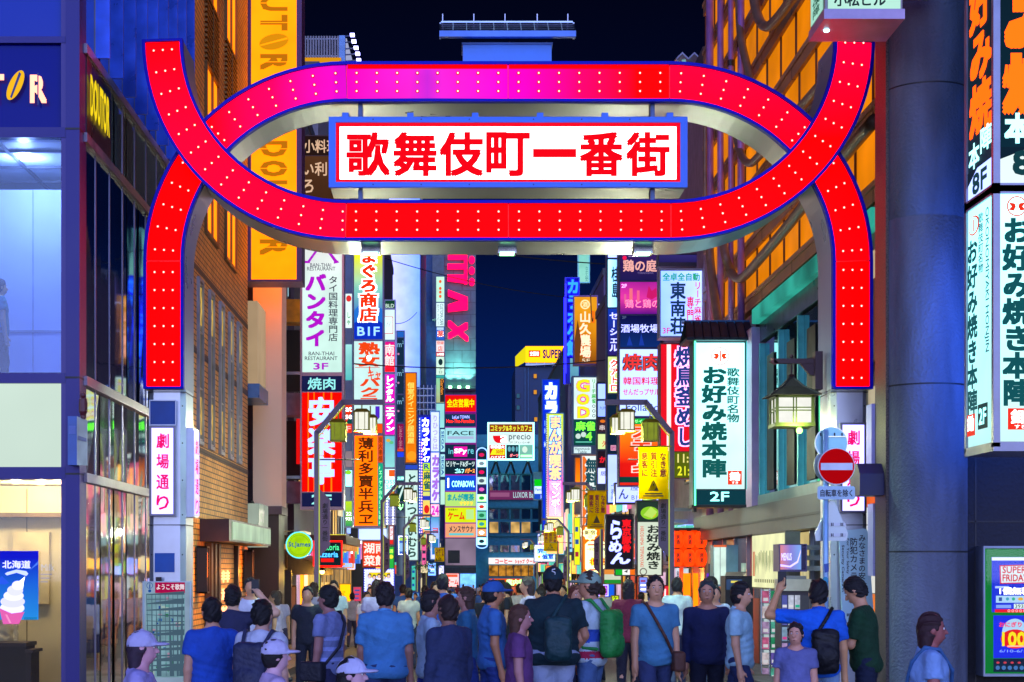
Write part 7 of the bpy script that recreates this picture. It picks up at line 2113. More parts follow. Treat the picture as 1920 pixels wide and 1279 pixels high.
# ------------------------------------------------------------------ people: one continuous body surface each, clothes and hair on top
class Field:
    """signed distance field on a grid, meshed by surface nets"""
    def __init__(s, lo, hi, h):
        s.lo = np.array(lo, float); s.h = h
        s.n = np.ceil((np.array(hi, float) - s.lo) / h).astype(int) + 1
        s.ax = [s.lo[i] + h * np.arange(s.n[i]) for i in range(3)]
        s.D = np.full(s.n, 0.35)

    def _sub(s, lo, hi, m):
        i0 = np.maximum(0, np.floor((np.array(lo) - m - s.lo) / s.h).astype(int)); i1 = np.minimum(s.n, np.ceil((np.array(hi) + m - s.lo) / s.h).astype(int) + 1)
        if (i1 <= i0).any():
            return None, None
        sl = tuple(slice(a, b) for a, b in zip(i0, i1))
        X, Y, Z = np.meshgrid(s.ax[0][sl[0]], s.ax[1][sl[1]], s.ax[2][sl[2]], indexing='ij')
        return sl, (X, Y, Z)

    def _min(s, sl, d, k):
        a = s.D[sl]
        if k <= 0:
            s.D[sl] = np.minimum(a, d)
        else:
            hh = np.clip(0.5 + 0.5 * (d - a) / k, 0, 1)
            s.D[sl] = d * (1 - hh) + a * hh - k * hh * (1 - hh)

    def cone(s, a, b, ra, rb, k=0.025):
        a, b = np.array(a, float), np.array(b, float); r = max(ra, rb)
        sl, G = s._sub(np.minimum(a, b) - r, np.maximum(a, b) + r, k + 2 * s.h)
        if sl is None: return
        ba = b - a; l2 = max(1e-9, ba @ ba)
        px, py, pz = G[0] - a[0], G[1] - a[1], G[2] - a[2]
        t = np.clip((px * ba[0] + py * ba[1] + pz * ba[2]) / l2, 0, 1)
        d = np.sqrt((px - ba[0] * t) ** 2 + (py - ba[1] * t) ** 2 + (pz - ba[2] * t) ** 2) - (ra + (rb - ra) * t)
        s._min(sl, d, k)

    def ell(s, c, r, k=0.03, rot=None, cut=None):
        c, r = np.array(c, float), np.array(r, float)
        R = r.max()
        sl, G = s._sub(c - R, c + R, k + 2 * s.h)
        if sl is None: return
        p = np.stack([G[0] - c[0], G[1] - c[1], G[2] - c[2]], -1)
        if rot is not None:
            p = p @ rot
        k0 = np.sqrt(((p / r) ** 2).sum(-1)); k1 = np.sqrt(((p / (r * r)) ** 2).sum(-1)) + 1e-9
        d = np.where(k0 < 1e-3, -r.min(), k0 * (k0 - 1) / k1)
        if cut is not None:
            for n_, o in cut:
                n_ = np.array(n_, float); d = np.maximum(d, p @ n_ - o)
        s._min(sl, d, k)

    def box(s, c, r, rad=0.03, k=0.02, rot=None):
        c, r = np.array(c, float), np.array(r, float); R = np.linalg.norm(r)
        sl, G = s._sub(c - R, c + R, k + 2 * s.h)
        if sl is None: return
        p = np.stack([G[0] - c[0], G[1] - c[1], G[2] - c[2]], -1)
        if rot is not None:
            p = p @ rot
        q = np.abs(p) - (r - rad)
        d = np.sqrt((np.maximum(q, 0) ** 2).sum(-1)) + np.minimum(q.max(-1), 0) - rad
        s._min(sl, d, k)

    def clip(s, n_, o, only=None):
        """keep the side where n.p < o"""
        X = s.ax[0][:, None, None] * n_[0] + s.ax[1][None, :, None] * n_[1] + s.ax[2][None, None, :] * n_[2]
        s.D = np.maximum(s.D, X - o)

    def ripple(s, amp, f1=34.0, seed=0.0):
        X, Y, Z = s.ax[0][:, None, None], s.ax[1][None, :, None], s.ax[2][None, None, :]
        s.D = s.D + amp * (np.sin(f1 * (Z * .8 + X * .9 + .3 * np.sin(9 * Z + seed)) + seed) * np.sin(11 * Y + 7 * X + seed) + .6 * np.sin(f1 * 1.7 * (Z * .5 - X * .8) + 2 * seed + 4 * Y))

    def mesh(s):
        D = s.D; D[0], D[-1] = np.maximum(D[0], .01), np.maximum(D[-1], .01)
        D[:, 0] = np.maximum(D[:, 0], .01); D[:, -1] = np.maximum(D[:, -1], .01); D[:, :, 0] = np.maximum(D[:, :, 0], .01); D[:, :, -1] = np.maximum(D[:, :, -1], .01)
        S = D < 0
        nx, ny, nz = D.shape
        c8 = [S[i:nx - 1 + i, j:ny - 1 + j, k:nz - 1 + k] for i in (0, 1) for j in (0, 1) for k in (0, 1)]
        cnt = sum(c.astype(np.int8) for c in c8)
        act = (cnt > 0) & (cnt < 8)
        idx = np.argwhere(act)
        if not len(idx):
            return np.zeros((0, 3)), np.zeros((0, 4), int)
        vid = np.full(act.shape, -1, int); vid[act] = np.arange(len(idx))
        acc = np.zeros((len(idx), 3)); num = np.zeros(len(idx))
        offs = [(i, j, k) for i in (0, 1) for j in (0, 1) for k in (0, 1)]
        for a in offs:
            for ax in range(3):
                if a[ax] == 1: continue
                b = list(a); b[ax] = 1; b = tuple(b)
                da = D[idx[:, 0] + a[0], idx[:, 1] + a[1], idx[:, 2] + a[2]]; db = D[idx[:, 0] + b[0], idx[:, 1] + b[1], idx[:, 2] + b[2]]
                cr = (da < 0) != (db < 0)
                t = np.where(cr, da / np.where(cr, da - db, 1), 0)
                p = np.tile(np.array(a, float), (len(idx), 1)); p[:, ax] = t
                acc[cr] += p[cr]; num[cr] += 1
        V = s.lo + (idx + acc / np.maximum(num, 1)[:, None]) * s.h
        F = []
        for ax in range(3):
            o1, o2 = [(1, 2), (2, 0), (0, 1)][ax]
            sa = [slice(None)] * 3; sb = [slice(None)] * 3
            sa[ax] = slice(0, -1); sb[ax] = slice(1, None)
            A, B = S[tuple(sa)], S[tuple(sb)]
            e_ = np.argwhere(A != B)
            e_ = e_[(e_[:, o1] > 0) & (e_[:, o2] > 0) & (e_[:, o1] < D.shape[o1] - 1) & (e_[:, o2] < D.shape[o2] - 1)]
            if not len(e_): continue
            flip = A[e_[:, 0], e_[:, 1], e_[:, 2]]
            def g(d1, d2):
                q = e_.copy(); q[:, o1] -= d1; q[:, o2] -= d2; return vid[q[:, 0], q[:, 1], q[:, 2]]
            quad = np.stack([g(1, 1), g(0, 1), g(0, 0), g(1, 0)], 1)
            quad[~flip] = quad[~flip][:, ::-1]
            F.append(quad)
        return V, np.concatenate(F)


def field_obj(name, fld, mat, parent, xf, smooth=True, split=None):
    V, Fq = fld.mesh()
    if not len(V):
        return None
    me = bpy.data.meshes.new(name)
    ok = (Fq >= 0).all(1); Fq = Fq[ok]
    W = V @ xf.T
    me.vertices.add(len(W)); me.vertices.foreach_set('co', W.astype(np.float32).ravel())
    me.loops.add(len(Fq) * 4); me.loops.foreach_set('vertex_index', Fq.astype(np.int32).ravel())
    me.polygons.add(len(Fq)); me.polygons.foreach_set('loop_start', (np.arange(len(Fq)) * 4).astype(np.int32)); me.polygons.foreach_set('loop_total', np.full(len(Fq), 4, np.int32))
    if split is None:
        me.materials.append(mat)
    else:
        for m_ in split[0]: me.materials.append(m_)
        me.polygons.foreach_set('material_index', split[1](V[Fq].mean(1)).astype(np.int32))
    me.polygons.foreach_set('use_smooth', np.ones(len(Fq), bool))
    me.update(); me.validate()
    o = bpy.data.objects.new(name, me); COL.objects.link(o); o.parent = parent
    return o


def cloth(h, rough=0.85):
    return pbr(h, rough, 0.0, 0.22, 7.0, 0.6, 28)


def nrm(v):
    v = np.array(v, float); return v / np.linalg.norm(v)


def person(label, px, Y, h=1.7, face=0.0, shirt='6a88b8', pants='303848', hair='120e10', skin='b07a5c', pose=None, hat=None, hat_col='2a4a6a', sleeve=0.55, bag=None, bag_col='181a20', bulk=1.0,
           long_hair=False, head_yaw=0.0, head_pitch=0.0, res=0.012, lower=0.0, group='people crossing in front of the gate', skirt=None, stripes=None, loose=1.0, collar=None, emblem=False):
    """face: heading in degrees, 0 looks away from the camera, 90 to the right, 180 at the camera"""
    pose = pose or {}
    s = h / 1.75
    p = P(px, VY, Y)
    gz = ground_z(Y) - lower
    t = thing('person', label, 'person', (p.x, Y, gz), group)
    a = math.radians(-face); ca, sa = math.cos(a), math.sin(a)
    xf = np.array([[ca, -sa, 0], [sa, ca, 0], [0, 0, 1]]) * s
    lean = pose.get('lean', 0.0)              # forward lean of the trunk
    def L(x, y, z):                            # trunk point with lean about the hips
        dz = z - 0.95
        return np.array([x, y + lean * dz, z - abs(lean) * lean * 0.3 * max(0, dz)])
    b = bulk
    sh = {-1: L(-.168 * (.55 + .45 * b), -.005, 1.392), 1: L(.168 * (.55 + .45 * b), -.005, 1.392)}
    arms, hands = {}, {}
    for sd, key in ((-1, 'armL'), (1, 'armR')):
        up, fo = pose.get(key, ((.10 * sd, .02, -1), (.04 * sd, .18, -1)))
        el = sh[sd] + nrm(up) * .285; wr = el + nrm(fo) * .25
        arms[sd] = (sh[sd], el, wr, nrm(fo))
    st = pose.get('step', 0.1)
    legs = {}
    for sd in (-1, 1):
        hip = np.array([.088 * sd, 0, .93]); f = st * sd * pose.get('lead', 1)
        kn = np.array([.095 * sd, f * .55 + .03, .50]); an = np.array([.10 * sd, f * 1.05 - (0.05 if f < 0 else 0), .085 + (.05 if f < -.12 else 0)])
        legs[sd] = (hip, kn, an)
    hc = L(0, .025, 1.60) + np.array([0, lean * .06, 0]); 
    yw, pt = math.radians(-head_yaw), math.radians(-head_pitch)
    Rz = np.array([[math.cos(yw), -math.sin(yw), 0], [math.sin(yw), math.cos(yw), 0], [0, 0, 1]]); Rx = np.array([[1, 0, 0], [0, math.cos(pt), -math.sin(pt)], [0, math.sin(pt), math.cos(pt)]])
    HR = Rz @ Rx
    def Hd(x, y, z): return hc + HR @ np.array([x, y, z])
    allp = [q for ar in arms.values() for q in ar[:3]] + [q for lg in legs.values() for q in lg] + [hc]
    lo = np.min(allp, 0) - .24; hi = np.max(allp, 0) + .24; lo[2] = -0.01; hi[2] = max(hi[2], hc[2] + .17)
    sk = tuple(min(255, int(int(skin[i:i + 2], 16) * f_)) for i, f_ in ((0, 1.22), (2, 1.28), (4, 1.22)))
    SK = pbr('%02x%02x%02x' % sk, .5, 0, .08, 12)
    # ---- body
    B = Field(lo, hi, res)
    B.ell(L(0, 0, 1.27), (.158 * b, .105 * b, .20), .04); B.ell(L(0, .012 * b, 1.07), (.14 * b, .1 * b, .17), .05); B.ell((0, 0, .94), (.155 * b, .11 * b, .12), .05)
    B.cone(L(-.12, 0, 1.38), L(0, -.01, 1.425), .055, .058, .04); B.cone(L(.12, 0, 1.38), L(0, -.01, 1.425), .055, .058, .04)
    B.cone(L(0, -.005, 1.40), Hd(0, -.012, -.07), .058, .052, .03)
    B.ell(Hd(0, -.008, .02), (.075, .095, .108), .02, HR); B.ell(Hd(0, .028, -.048), (.055, .058, .066), .03, HR)
    B.cone(Hd(0, .082, .012), Hd(0, .106, -.022), .011, .016, .012); B.ell(Hd(0, .084, -.058), (.026, .014, .012), .012, HR)
    for sd in (-1, 1):
        B.ell(Hd(.077 * sd, -.008, -.005), (.012, .024, .034), .006, HR)
        S0, E0, W0_, fd = arms[sd]
        B.cone(S0, E0, .052, .042, .03); B.cone(E0, W0_, .042, .028, .015)
        # palm, thumb at its side, four fingers of different lengths, slightly curled
        side = nrm(np.cross(fd, [0, 0, 1]) + 1e-3) if abs(fd[2]) < .9 else np.array([0.0, 1.0, 0.0])
        if pose.get('thumb'): side = nrm(pose['thumb'])
        nrmv = nrm(np.cross(fd, side))
        pc = W0_ + fd * .055
        B.cone(W0_, W0_ + fd * .03, .027, .03, .015); B.ell(pc, (.02 + .02 * abs(side[0]), .02 + .022 * abs(side[1]), .02 + .028 * abs(fd[2])), .015)
        B.cone(W0_ + fd * .025, pc + fd * .03 - side * .0, .026, .03, .012)
        curl = pose.get('curl', .35)
        for q, (o, ln) in enumerate(((-.028, .062), (-.01, .074), (.009, .070), (.027, .054))):
            r0 = pc + fd * .035 - side * o; k1 = r0 + nrm(fd + nrmv * curl * .5 * sd) * ln * .55; k2 = k1 + nrm(fd + nrmv * curl * 1.6 * sd) * ln * .5
            B.cone(r0, k1, .0095, .009, .004); B.cone(k1, k2, .009, .0075, .003)
        t0 = W0_ + fd * .03 + side * .024; t1 = t0 + nrm(fd * .6 + side * .8) * .035; B.cone(t0, t1, .013, .011, .008); B.cone(t1, t1 + nrm(fd + side * .25) * .03, .011, .008, .004)
        H_, K_, A_ = legs[sd]
        B.cone(H_, K_, .082 * (.6 + .4 * b), .052, .03); B.cone(K_, A_, .052, .034, .015); B.ell(K_ + (A_ - K_) * .3 + np.array([0, -.015, 0]), (.048, .052, .1), .03)
        B.cone(A_ + np.array([0, -.03, -.045]), A_ + np.array([.01 * sd, .14, -.055]), .036, .03, .02)
    body = field_obj('body', B, SK, t, xf)
    # ---- face marks
    m = MB()
    def put(c, r, mat):
        cc = xf @ c; m.sphere((cc[0], cc[1], cc[2]), r * s, mat, 8)
    if res < .014:
        for sd in (-1, 1):
            put(Hd(.031 * sd, .079, .012), .0095, pbr('e8e4e0', .3, 0, 0)); put(Hd(.031 * sd, .086, .012), .0055, pbr('140c0a', .2, 0, 0))
        e_ = MB()
        v0 = [xf @ Hd(x, y, z) for x, y, z in ((-.045, .078, .034), (-.016, .0905, .036), (-.016, .09, .03), (-.046, .077, .028))]
        v1 = [xf @ Hd(-x, y, z) for x, y, z in ((-.045, .078, .034), (-.016, .0905, .036), (-.016, .09, .03), (-.046, .077, .028))]
        m.face(v0, pbr(hair, .8, 0, 0)); m.face(v1, pbr(hair, .8, 0, 0))
        vm = [xf @ Hd(x, y, z) for x, y, z in ((-.022, .096, -.058), (0, .1005, -.056), (.022, .096, -.058), (.0, .0995, -.064))]
        m.face(vm, pbr('7a3a34', .6, 0, 0))
        me_o = m.build('face_features')
        me_o.parent = body
    # ---- trousers / skirt
    TR = cloth(pants)
    C = Field((lo[0], lo[1], 0.02), (hi[0], hi[1], 1.08), max(res, .013))
    C.ell((0, 0, .95), (.168 * b, .125 * b, .13), .04)
    for sd in (-1, 1):
        H_, K_, A_ = legs[sd]
        if skirt:
            C.cone(H_, (.07 * sd, 0, skirt), .10, .14, .05)
        else:
            C.cone(H_, K_, .096 * (.6 + .4 * b), .070, .03); C.cone(K_, A_ + np.array([0, -.005, .01]), .070, .054, .02)
    C.ripple(.0035, 40, px * .1)
    C.clip((0, 0, 1), 1.0); C.clip((0, 0, -1), -(skirt if skirt else .07))
    field_obj('skirt' if skirt else 'trousers', C, TR, t, xf)
    # shoes
    C = Field((lo[0], lo[1], 0.0), (hi[0], hi[1], .22), max(res, .013))
    for sd in (-1, 1):
        A_ = legs[sd][2]
        C.cone(A_ + np.array([0, -.035, -.04]), A_ + np.array([.012 * sd, .15, -.05]), .046, .038, .02)
    field_obj('shoes', C, pbr('2a2a30', .5, 0, .2), t, xf)
    # ---- shirt
    C = Field((lo[0], lo[1], .78), (hi[0], hi[1], max(1.56, hi[2] - .1)), max(res, .0125))
    g = .014 + .008 * loose
    C.ell(L(0, 0, 1.27), (.158 * b + g, .105 * b + g + .006, .205), .04); C.ell(L(0, .012 * b, 1.07), (.145 * b + g + .004, .1 * b + g + .01, .19), .05); C.ell((0, 0.004, .93), (.155 * b + g + .006, .112 * b + g + .008, .12), .05)
    C.cone(L(-.125, 0, 1.382), L(0, -.01, 1.43), .068, .07, .04); C.cone(L(.125, 0, 1.382), L(0, -.01, 1.43), .068, .07, .04)
    nkp = L(0, -.01, 1.455)
    C.clip((0, 0, -1), -.86); 
    n_ = nrm((0, .35, 1)); C.clip(n_, float(n_ @ (nkp + np.array([0, 0, .005]))))
    for sd in (-1, 1):
        S0, E0, W0_, fd = arms[sd]
        D2 = Field(C.lo, C.lo + (C.n - 1) * C.h, C.h); D2.n = C.n; D2.ax = C.ax; D2.D = np.full(C.n, .35)
        if sleeve <= 1:
            en = S0 + (E0 - S0) * (sleeve + .14); D2.cone(S0, en, .060 + .004 * loose, .058 + .010 * loose, 0); dr = nrm(E0 - S0); o_ = float(dr @ (S0 + (E0 - S0) * sleeve)); D2.clip(dr, o_)
        else:
            D2.cone(S0, E0, .064, .052, 0); D2.cone(E0, W0_ - fd * .01, .055, .044, .02); D2.clip(fd, float(fd @ (W0_ - fd * .015))) if fd[2] < -.3 else None
        hh = np.clip(.5 + .5 * (D2.D - C.D) / .03, 0, 1); C.D = D2.D * (1 - hh) + C.D * hh - .03 * hh * (1 - hh)
    C.ripple(.0042, 30, px * .07)
    spl = None
    if stripes:
        ms = [cloth(shirt)] + [cloth(c_) for _, _, c_ in stripes]
        def fn(cen):
            r = np.zeros(len(cen), int)
            for i, (z0, z1, _) in enumerate(stripes):
                r[(cen[:, 2] > z0) & (cen[:, 2] < z1) & (np.abs(cen[:, 0]) < .21)] = i + 1
            return r
        spl = (ms, fn)
    field_obj('shirt', C, cloth(shirt), t, xf, split=spl)
    if collar:
        C = Field(nkp - .14, nkp + .14, .009); C.cone(L(0, -.012, 1.43), L(0, -.008, 1.475), .073, .066, 0); C.clip((0, .25, 1), float(np.array([0, .25, 1]) @ L(0, 0, 1.478))); field_obj('collar', C, cloth(collar), t, xf)
    # ---- hair and hats
    hres = min(res, .009)
    C = Field(hc - .2, hc + .2, hres)
    if hat != 'none':
        C.ell(Hd(0, -.014, .030), (.086, .103, .107), 0, HR)
        C.ell(Hd(0, -.03, -.02), (.080, .083, .09), .02, HR)
        fd = HR @ np.array([0, 1, 0.0]); C_cut = HR @ nrm((0, 1, -.55)); C.clip(C_cut, float(C_cut @ Hd(0, .052, .045)))
        up = HR @ np.array([0, 0, 1.0])
        C.clip(-up, float(-up @ Hd(0, 0, -.085))) if not long_hair else None
        C.ripple(.006, 70, px * .3); C.ripple(.003, 160, px)
        if long_hair:
            C.ell(Hd(0, -.055, -.09), (.085, .055, .13), .03, HR)
        field_obj('hair', C, pbr(hair, .5, 0, .3, 30, .5, 200), t, xf)
    if hat in ('cap', 'bucket'):
        C = Field(hc - .26, hc + .26, hres)
        up = HR @ np.array([0, 0, 1.0])
        C.ell(Hd(0, -.01, .03), (.094, .112, .108), 0, HR); C.clip(-up, float(-up @ Hd(0, 0, .018)))
        if hat == 'cap':
            C.ell(Hd(0, .115, .034), (.07, .08, .014), .012, HR)
            C.ell(Hd(0, -.01, .142), (.01, .01, .008), .004)
        else:
            C.ell(Hd(0, -.005, .022), (.128, .148, .03), .05, HR)
        cp_ = field_obj('cap' if hat == 'cap' else 'sun_hat', C, cloth(hat_col, .8), t, xf)
        if emblem:
            m = MB(); wm = pbr('e8ecf0', .6, 0, 0)
            path = [xf @ Hd(x, -.118 + abs(z - .085) * .35, z) for x, z in ((.014, .112), (-.012, .108), (-.014, .092), (.012, .082), (.014, .066), (-.012, .058))]
            m.tube([tuple(q) for q in path], .0055, wm, 6); o_ = m.build('emblem'); o_.parent = cp_
    # ---- bags
    if bag in ('backpack', 'sling'):
        C = Field(L(-.24, -.36, .85), L(.24, .02, 1.5) + .05, .012)
        big = bag == 'backpack'
        C.box(L(0 if big else .03, -.165 * b - .03, 1.16 if big else 1.1), (.145 if big else .12, .075, .22 if big else .2), .06, 0); C.ell(L(0 if big else .03, -.20 * b - .05, 1.06), (.11, .06, .11), .03)
        C.ripple(.003, 40, 1.0); field_obj('backpack', C, cloth(bag_col, .6), t, xf)
        C = Field(L(-.28, -.26, .85), L(.28, .28, 1.55) + .05, .011)
        for sd in ((-1, 1) if big else (1,)):
            if big:
                pts = [L(.1 * sd, -.14 * b, 1.36), L(.125 * sd, -.05, 1.468), L(.13 * sd, .07, 1.44), L(.135 * sd, .135 * b, 1.32), L(.15 * sd, .115 * b, 1.14), L(.165 * sd, .0, 1.03), L(.14 * sd, -.12, 1.02)]
            else:
                pts = [L(-.02, -.15 * b, 1.28), L(.06, -.12, 1.40), L(.11, -.04, 1.472), L(.11, .06, 1.45), L(.03, .15 * b, 1.30), L(-.1, .15 * b, 1.12), L(-.18, .04, 1.0), L(-.12, -.12, 1.0)]
            for q in range(len(pts) - 1): C.cone(pts[q], pts[q + 1], .017, .017, .006)
        field_obj('strap', C, cloth(bag_col if big else bag_col, .6), t, xf)
    if bag == 'crossbody':
        C = Field(L(-.28, -.26, .8), L(.28, .28, 1.55) + .05, .011)
        pts = [L(.11, -.05, 1.472), L(.10, .06, 1.455), L(.03, .152 * b, 1.30), L(-.06, .16 * b, 1.14), L(-.15, .10, .98), L(-.17, -.04, .95), L(-.06, -.155 * b, 1.14), L(.06, -.14, 1.36), L(.11, -.05, 1.472)]
        for q in range(len(pts) - 1): C.cone(pts[q], pts[q + 1], .016, .016, .006)
        C.box(L(-.2, .06, .9), (.06, .13, .1), .03, 0); field_obj('shoulder_bag', C, cloth(bag_col, .6), t, xf)
    if pose.get('phone') is not None:
        sd = pose['phone']; W0_, fd = arms[sd][2], arms[sd][3]
        c = W0_ + fd * .11 + np.array([0, .0, .025])
        m = MB(); R_ = MB()
        cc = xf @ c
        m.box(cc[0] - .037, cc[1] - .006, cc[2] - .06, cc[0] + .037, cc[1] + .006, cc[2] + .075, DARK)
        o = m.build('phone'); o.parent = None
        o.location = Vector(t.location); tag(o, 'smartphone held up in the hand of ' + pose.get('whose', 'the man in the blue polo shirt'), 'phone')
        o.name = 'phone'
    return t


WALK = dict(step=.26)
STAND = dict(step=.05)
A_DOWN = {}
# the three men standing together in front of the gate
person('man in blue shirt and blue flat cap, looking right beside the dark polo man', 922, 16.6, 1.70, 78, '3a74b8', '27408a', hair='1a1412', skin='a86c50', hat='cap', hat_col='2a62b0', bulk=1.08, head_yaw=-2,
       pose=dict(step=.08, armL=((-.08, .1, -1), (-.02, .35, -1)), armR=((.10, -.05, -1), (.05, .25, -1))), bag=None, collar='3468a8', sleeve=.7, group='three men standing before the gate')
person('big man from behind in dark teal polo, dark cap, pale trousers and dark backpack', 1037, 16.2, 1.83, 0, '0c2c34', '9aa6c0', skin='a06a54', hat='cap', hat_col='0a2e38', bulk=1.42, sleeve=.75, head_yaw=180 * 0,
       pose=dict(step=.04, armL=((-.30, .10, -1), (.25, .45, -.7)), armR=((.30, .10, -1), (-.25, .45, -.7))), bag='sling', bag_col='123c40', emblem=True, collar='08222a', group='three men standing before the gate')
person('man in banded pale tee, pale green cap and bright green backpack, looking left', 1108, 16.4, 1.79, -62, 'b8ccd4', '4a6a98', skin='a8705a', hat='cap', hat_col='8aa894', bulk=1.06, hair='3a2a20', head_yaw=-14, head_pitch=0,
       pose=dict(step=.06, armL=((-.1, .12, -1), (.25, .6, -.8)), armR=((.12, .1, -1), (.0, .55, -.8))), bag='backpack', bag_col='1c8a3a', stripes=[(1.08, 1.2, '2a50b0'), (.93, 1.0, 'b02048')], group='three men standing before the gate')
# photographer and phone reader at the right
person('man in bright blue polo with black sling pack, one arm raised for a photo', 1535, 15.2, 1.72, 4, '1468e0', '7a9cc0', skin='b8805c', bulk=1.06, sleeve=.72,
       pose=dict(step=.05, armL=((-.62, .35, .05), (.35, .45, .75)), armR=((.14, .02, -1), (.08, .12, -1)), phone=-1, whose='the man in the bright blue polo'), bag='sling', bag_col='0c0c12', collar='1058c8', group='two men by the right gate post')
person('man in dark green tee bent over his phone, facing left, dark trousers', 1626, 15.8, 1.74, -66, '0c3c20', '14203c', skin='b47c60', bulk=1.03, head_pitch=32,
       pose=dict(step=.04, lean=.12, armL=((-.05, .25, -1), (.25, .95, .12)), armR=((.05, .25, -1), (-.2, .95, .12)), phone=1, whose='the man in the dark green tee'), bag=None, sleeve=.8, group='two men by the right gate post')
person('man facing the camera in blue short sleeved shirt with a brown strap across his chest', 1228, 16.8, 1.75, 172, '4a8ab0', '33406a', skin='b88064', bulk=1.05, pose=WALK, bag='crossbody', bag_col='5a3424', collar='3a78a0', head_yaw=6, hair='0e0c0e')
person('man in dark navy jacket with pale collar, walking forward, right of the strap man', 1325, 17.4, 1.70, 186, '1a2450', '141a30', skin='a87058', bulk=1.12, pose=dict(step=.22), sleeve=2, hair='2a3a3a', collar='c8e0e4')
person('man in pale turquoise white shirt walking right, next to the leaflet racks', 1386, 16.9, 1.68, 110, 'a0ccd8', '22305a', skin='b07a62', bulk=1.02, pose=WALK, sleeve=.7, collar='b0d8e0')
person('boy in grey violet tee, only head and shoulders showing, left of the blue polo man', 1492, 14.6, 1.36, 200, '6a70a8', '30386a', skin='b47a6a', hair='241818', pose=STAND)
person('passer-by in pale blue white shirt with a bag, before the stone wall right', 1742, 11.5, 1.52, 95, '8ab0e8', '2a3050', skin='8a4a4a', hair='3a1c20', pose=WALK, bulk=1.1, bag='crossbody', bag_col='3a6aa0', long_hair=True)
# crossing crowd, left to right
person('woman in lavender top and pale cap, nearest at far left, crossing right', 262, 10.4, 1.44, 84, 'a8a0dc', '5a4a90', skin='b88090', hat='cap', hat_col='c8c4ec', pose=WALK, long_hair=True, hair='3a2838')
person('man in royal blue tee with dark hair, back turned, left of the raised arm', 398, 13.6, 1.59, -14, '1c50b8', '2a2858', skin='b07a68', pose=WALK, bulk=1.1)
person('man in dark tee raising one arm with a phone, before the tiled entrance', 436, 16.6, 1.66, 10, '2a2e50', '242838', skin='c09078', pose=dict(step=.05, armL=((-.12, .05, -1), (0, .2, -1)), armR=((.55, .25, .12), (-.55, .25, .5)), phone=1, whose='the man before the tiled entrance'))
person('man in white shirt with a small dark backpack, behind the white cap', 490, 13.2, 1.58, 20, 'c4cce0', '3a3470', skin='a87a70', pose=WALK, bulk=1.08, hair='0c0a0c', bag='backpack', bag_col='2a3050')
person('child in white cap and pink white top, close by, left of centre', 512, 10.6, 1.38, 70, 'c8b0d8', '6a4a90', skin='c090a0', hat='cap', hat_col='d0ccf0', pose=WALK)
person('man in striped blue violet shirt with a shoulder bag, before the lamp post', 618, 16.0, 1.66, -60, '7884b4', '2a2c50', skin='8a5a58', pose=WALK, hair='0c1010', bag='crossbody', bag_col='20202c', stripes=[(1.1, 1.14, '98a8e8'), (1.2, 1.24, '98a8e8'), (1.0, 1.04, '98a8e8')])
person('woman in white cap and lilac dress, close to the camera, below the face board', 655, 9.6, 1.32, 100, 'b0a4e0', '8a6ab8', skin='b88898', hat='cap', hat_col='d0d0f4', pose=WALK, skirt=.45, long_hair=True)
person('tall man in sky blue shirt and brown hair, back turned, below the face board', 722, 15.2, 1.70, 8, '4a8cc4', '2c3c68', skin='8a5a50', pose=dict(step=.2), bulk=1.22, sleeve=.8, hair='1c1214', collar='5aa0d8')
person('man in white shirt walking right, in front of the cutlet sign', 806, 15.9, 1.62, 84, 'a8c4d8', '2438a0', skin='8a5c54', pose=WALK, hair='1a1416', bulk=1.05)
person('man in dark slate jacket, back half turned, left of the flat cap man', 842, 13.8, 1.60, -40, '26345c', '1c2040', skin='7a5248', pose=WALK, hair='2a1a18', sleeve=2, bulk=1.1)
person('woman in teal top with long brown hair, walking left behind the flat cap man', 876, 18.6, 1.62, -86, '2a6a90', '203a80', skin='906058', pose=WALK, hair='4a3022', long_hair=True)
person('woman in wine violet top, close by, between flat cap man and dark polo man', 972, 14.2, 1.52, 92, '6a3c78', '2838a8', skin='9a6468', pose=WALK, hair='5a3828', long_hair=True)
person('woman in dark top with copper hair, between dark polo man and pale tee man', 1078, 18.8, 1.64, 160, '14284a', '20284a', skin='a8705a', pose=STAND, hair='6a3420', long_hair=True)
person('person in a teal top upstairs behind the glass', -2, 23.9, 1.62, 60, '1c7c88', '203040', skin='a07858', pose=STAND, lower=-4.2, group='people inside the glass building')
person('cafe clerk in cream white shirt behind the dark counter, far left ground floor', 2, 23.6, 1.62, 150, 'd8d4c8', '30303a', skin='b08868', pose=STAND, group='people inside the glass building', sleeve=2)
t_ = thing('cafe_counter', 'dark purple brown counter with a stepped top behind the ground floor cafe pane', 'counter', (-6.2, 22.9, .05))
m = MB(); p = P(62, 1212, 22.9); m.box(-8.0, 22.85, .05, P(50, 0, 22.9).x, 23.35, p.z, pbr('30242e', .5)); m.box(-8.0, 22.8, p.z, P(52, 0, 22.9).x, 23.4, p.z + .05, pbr('40303a', .4)); m.box(P(50, 0, 22.9).x, 22.85, .05, P(60, 0, 22.9).x, 23.3, p.z - .08, pbr('3a2c38', .5)); m.box(P(50, 0, 22.9).x, 22.8, p.z - .08, P(65, 0, 22.9).x, 23.35, p.z - .04, pbr('4a3a48', .4)); m.build('cabinet', t_)


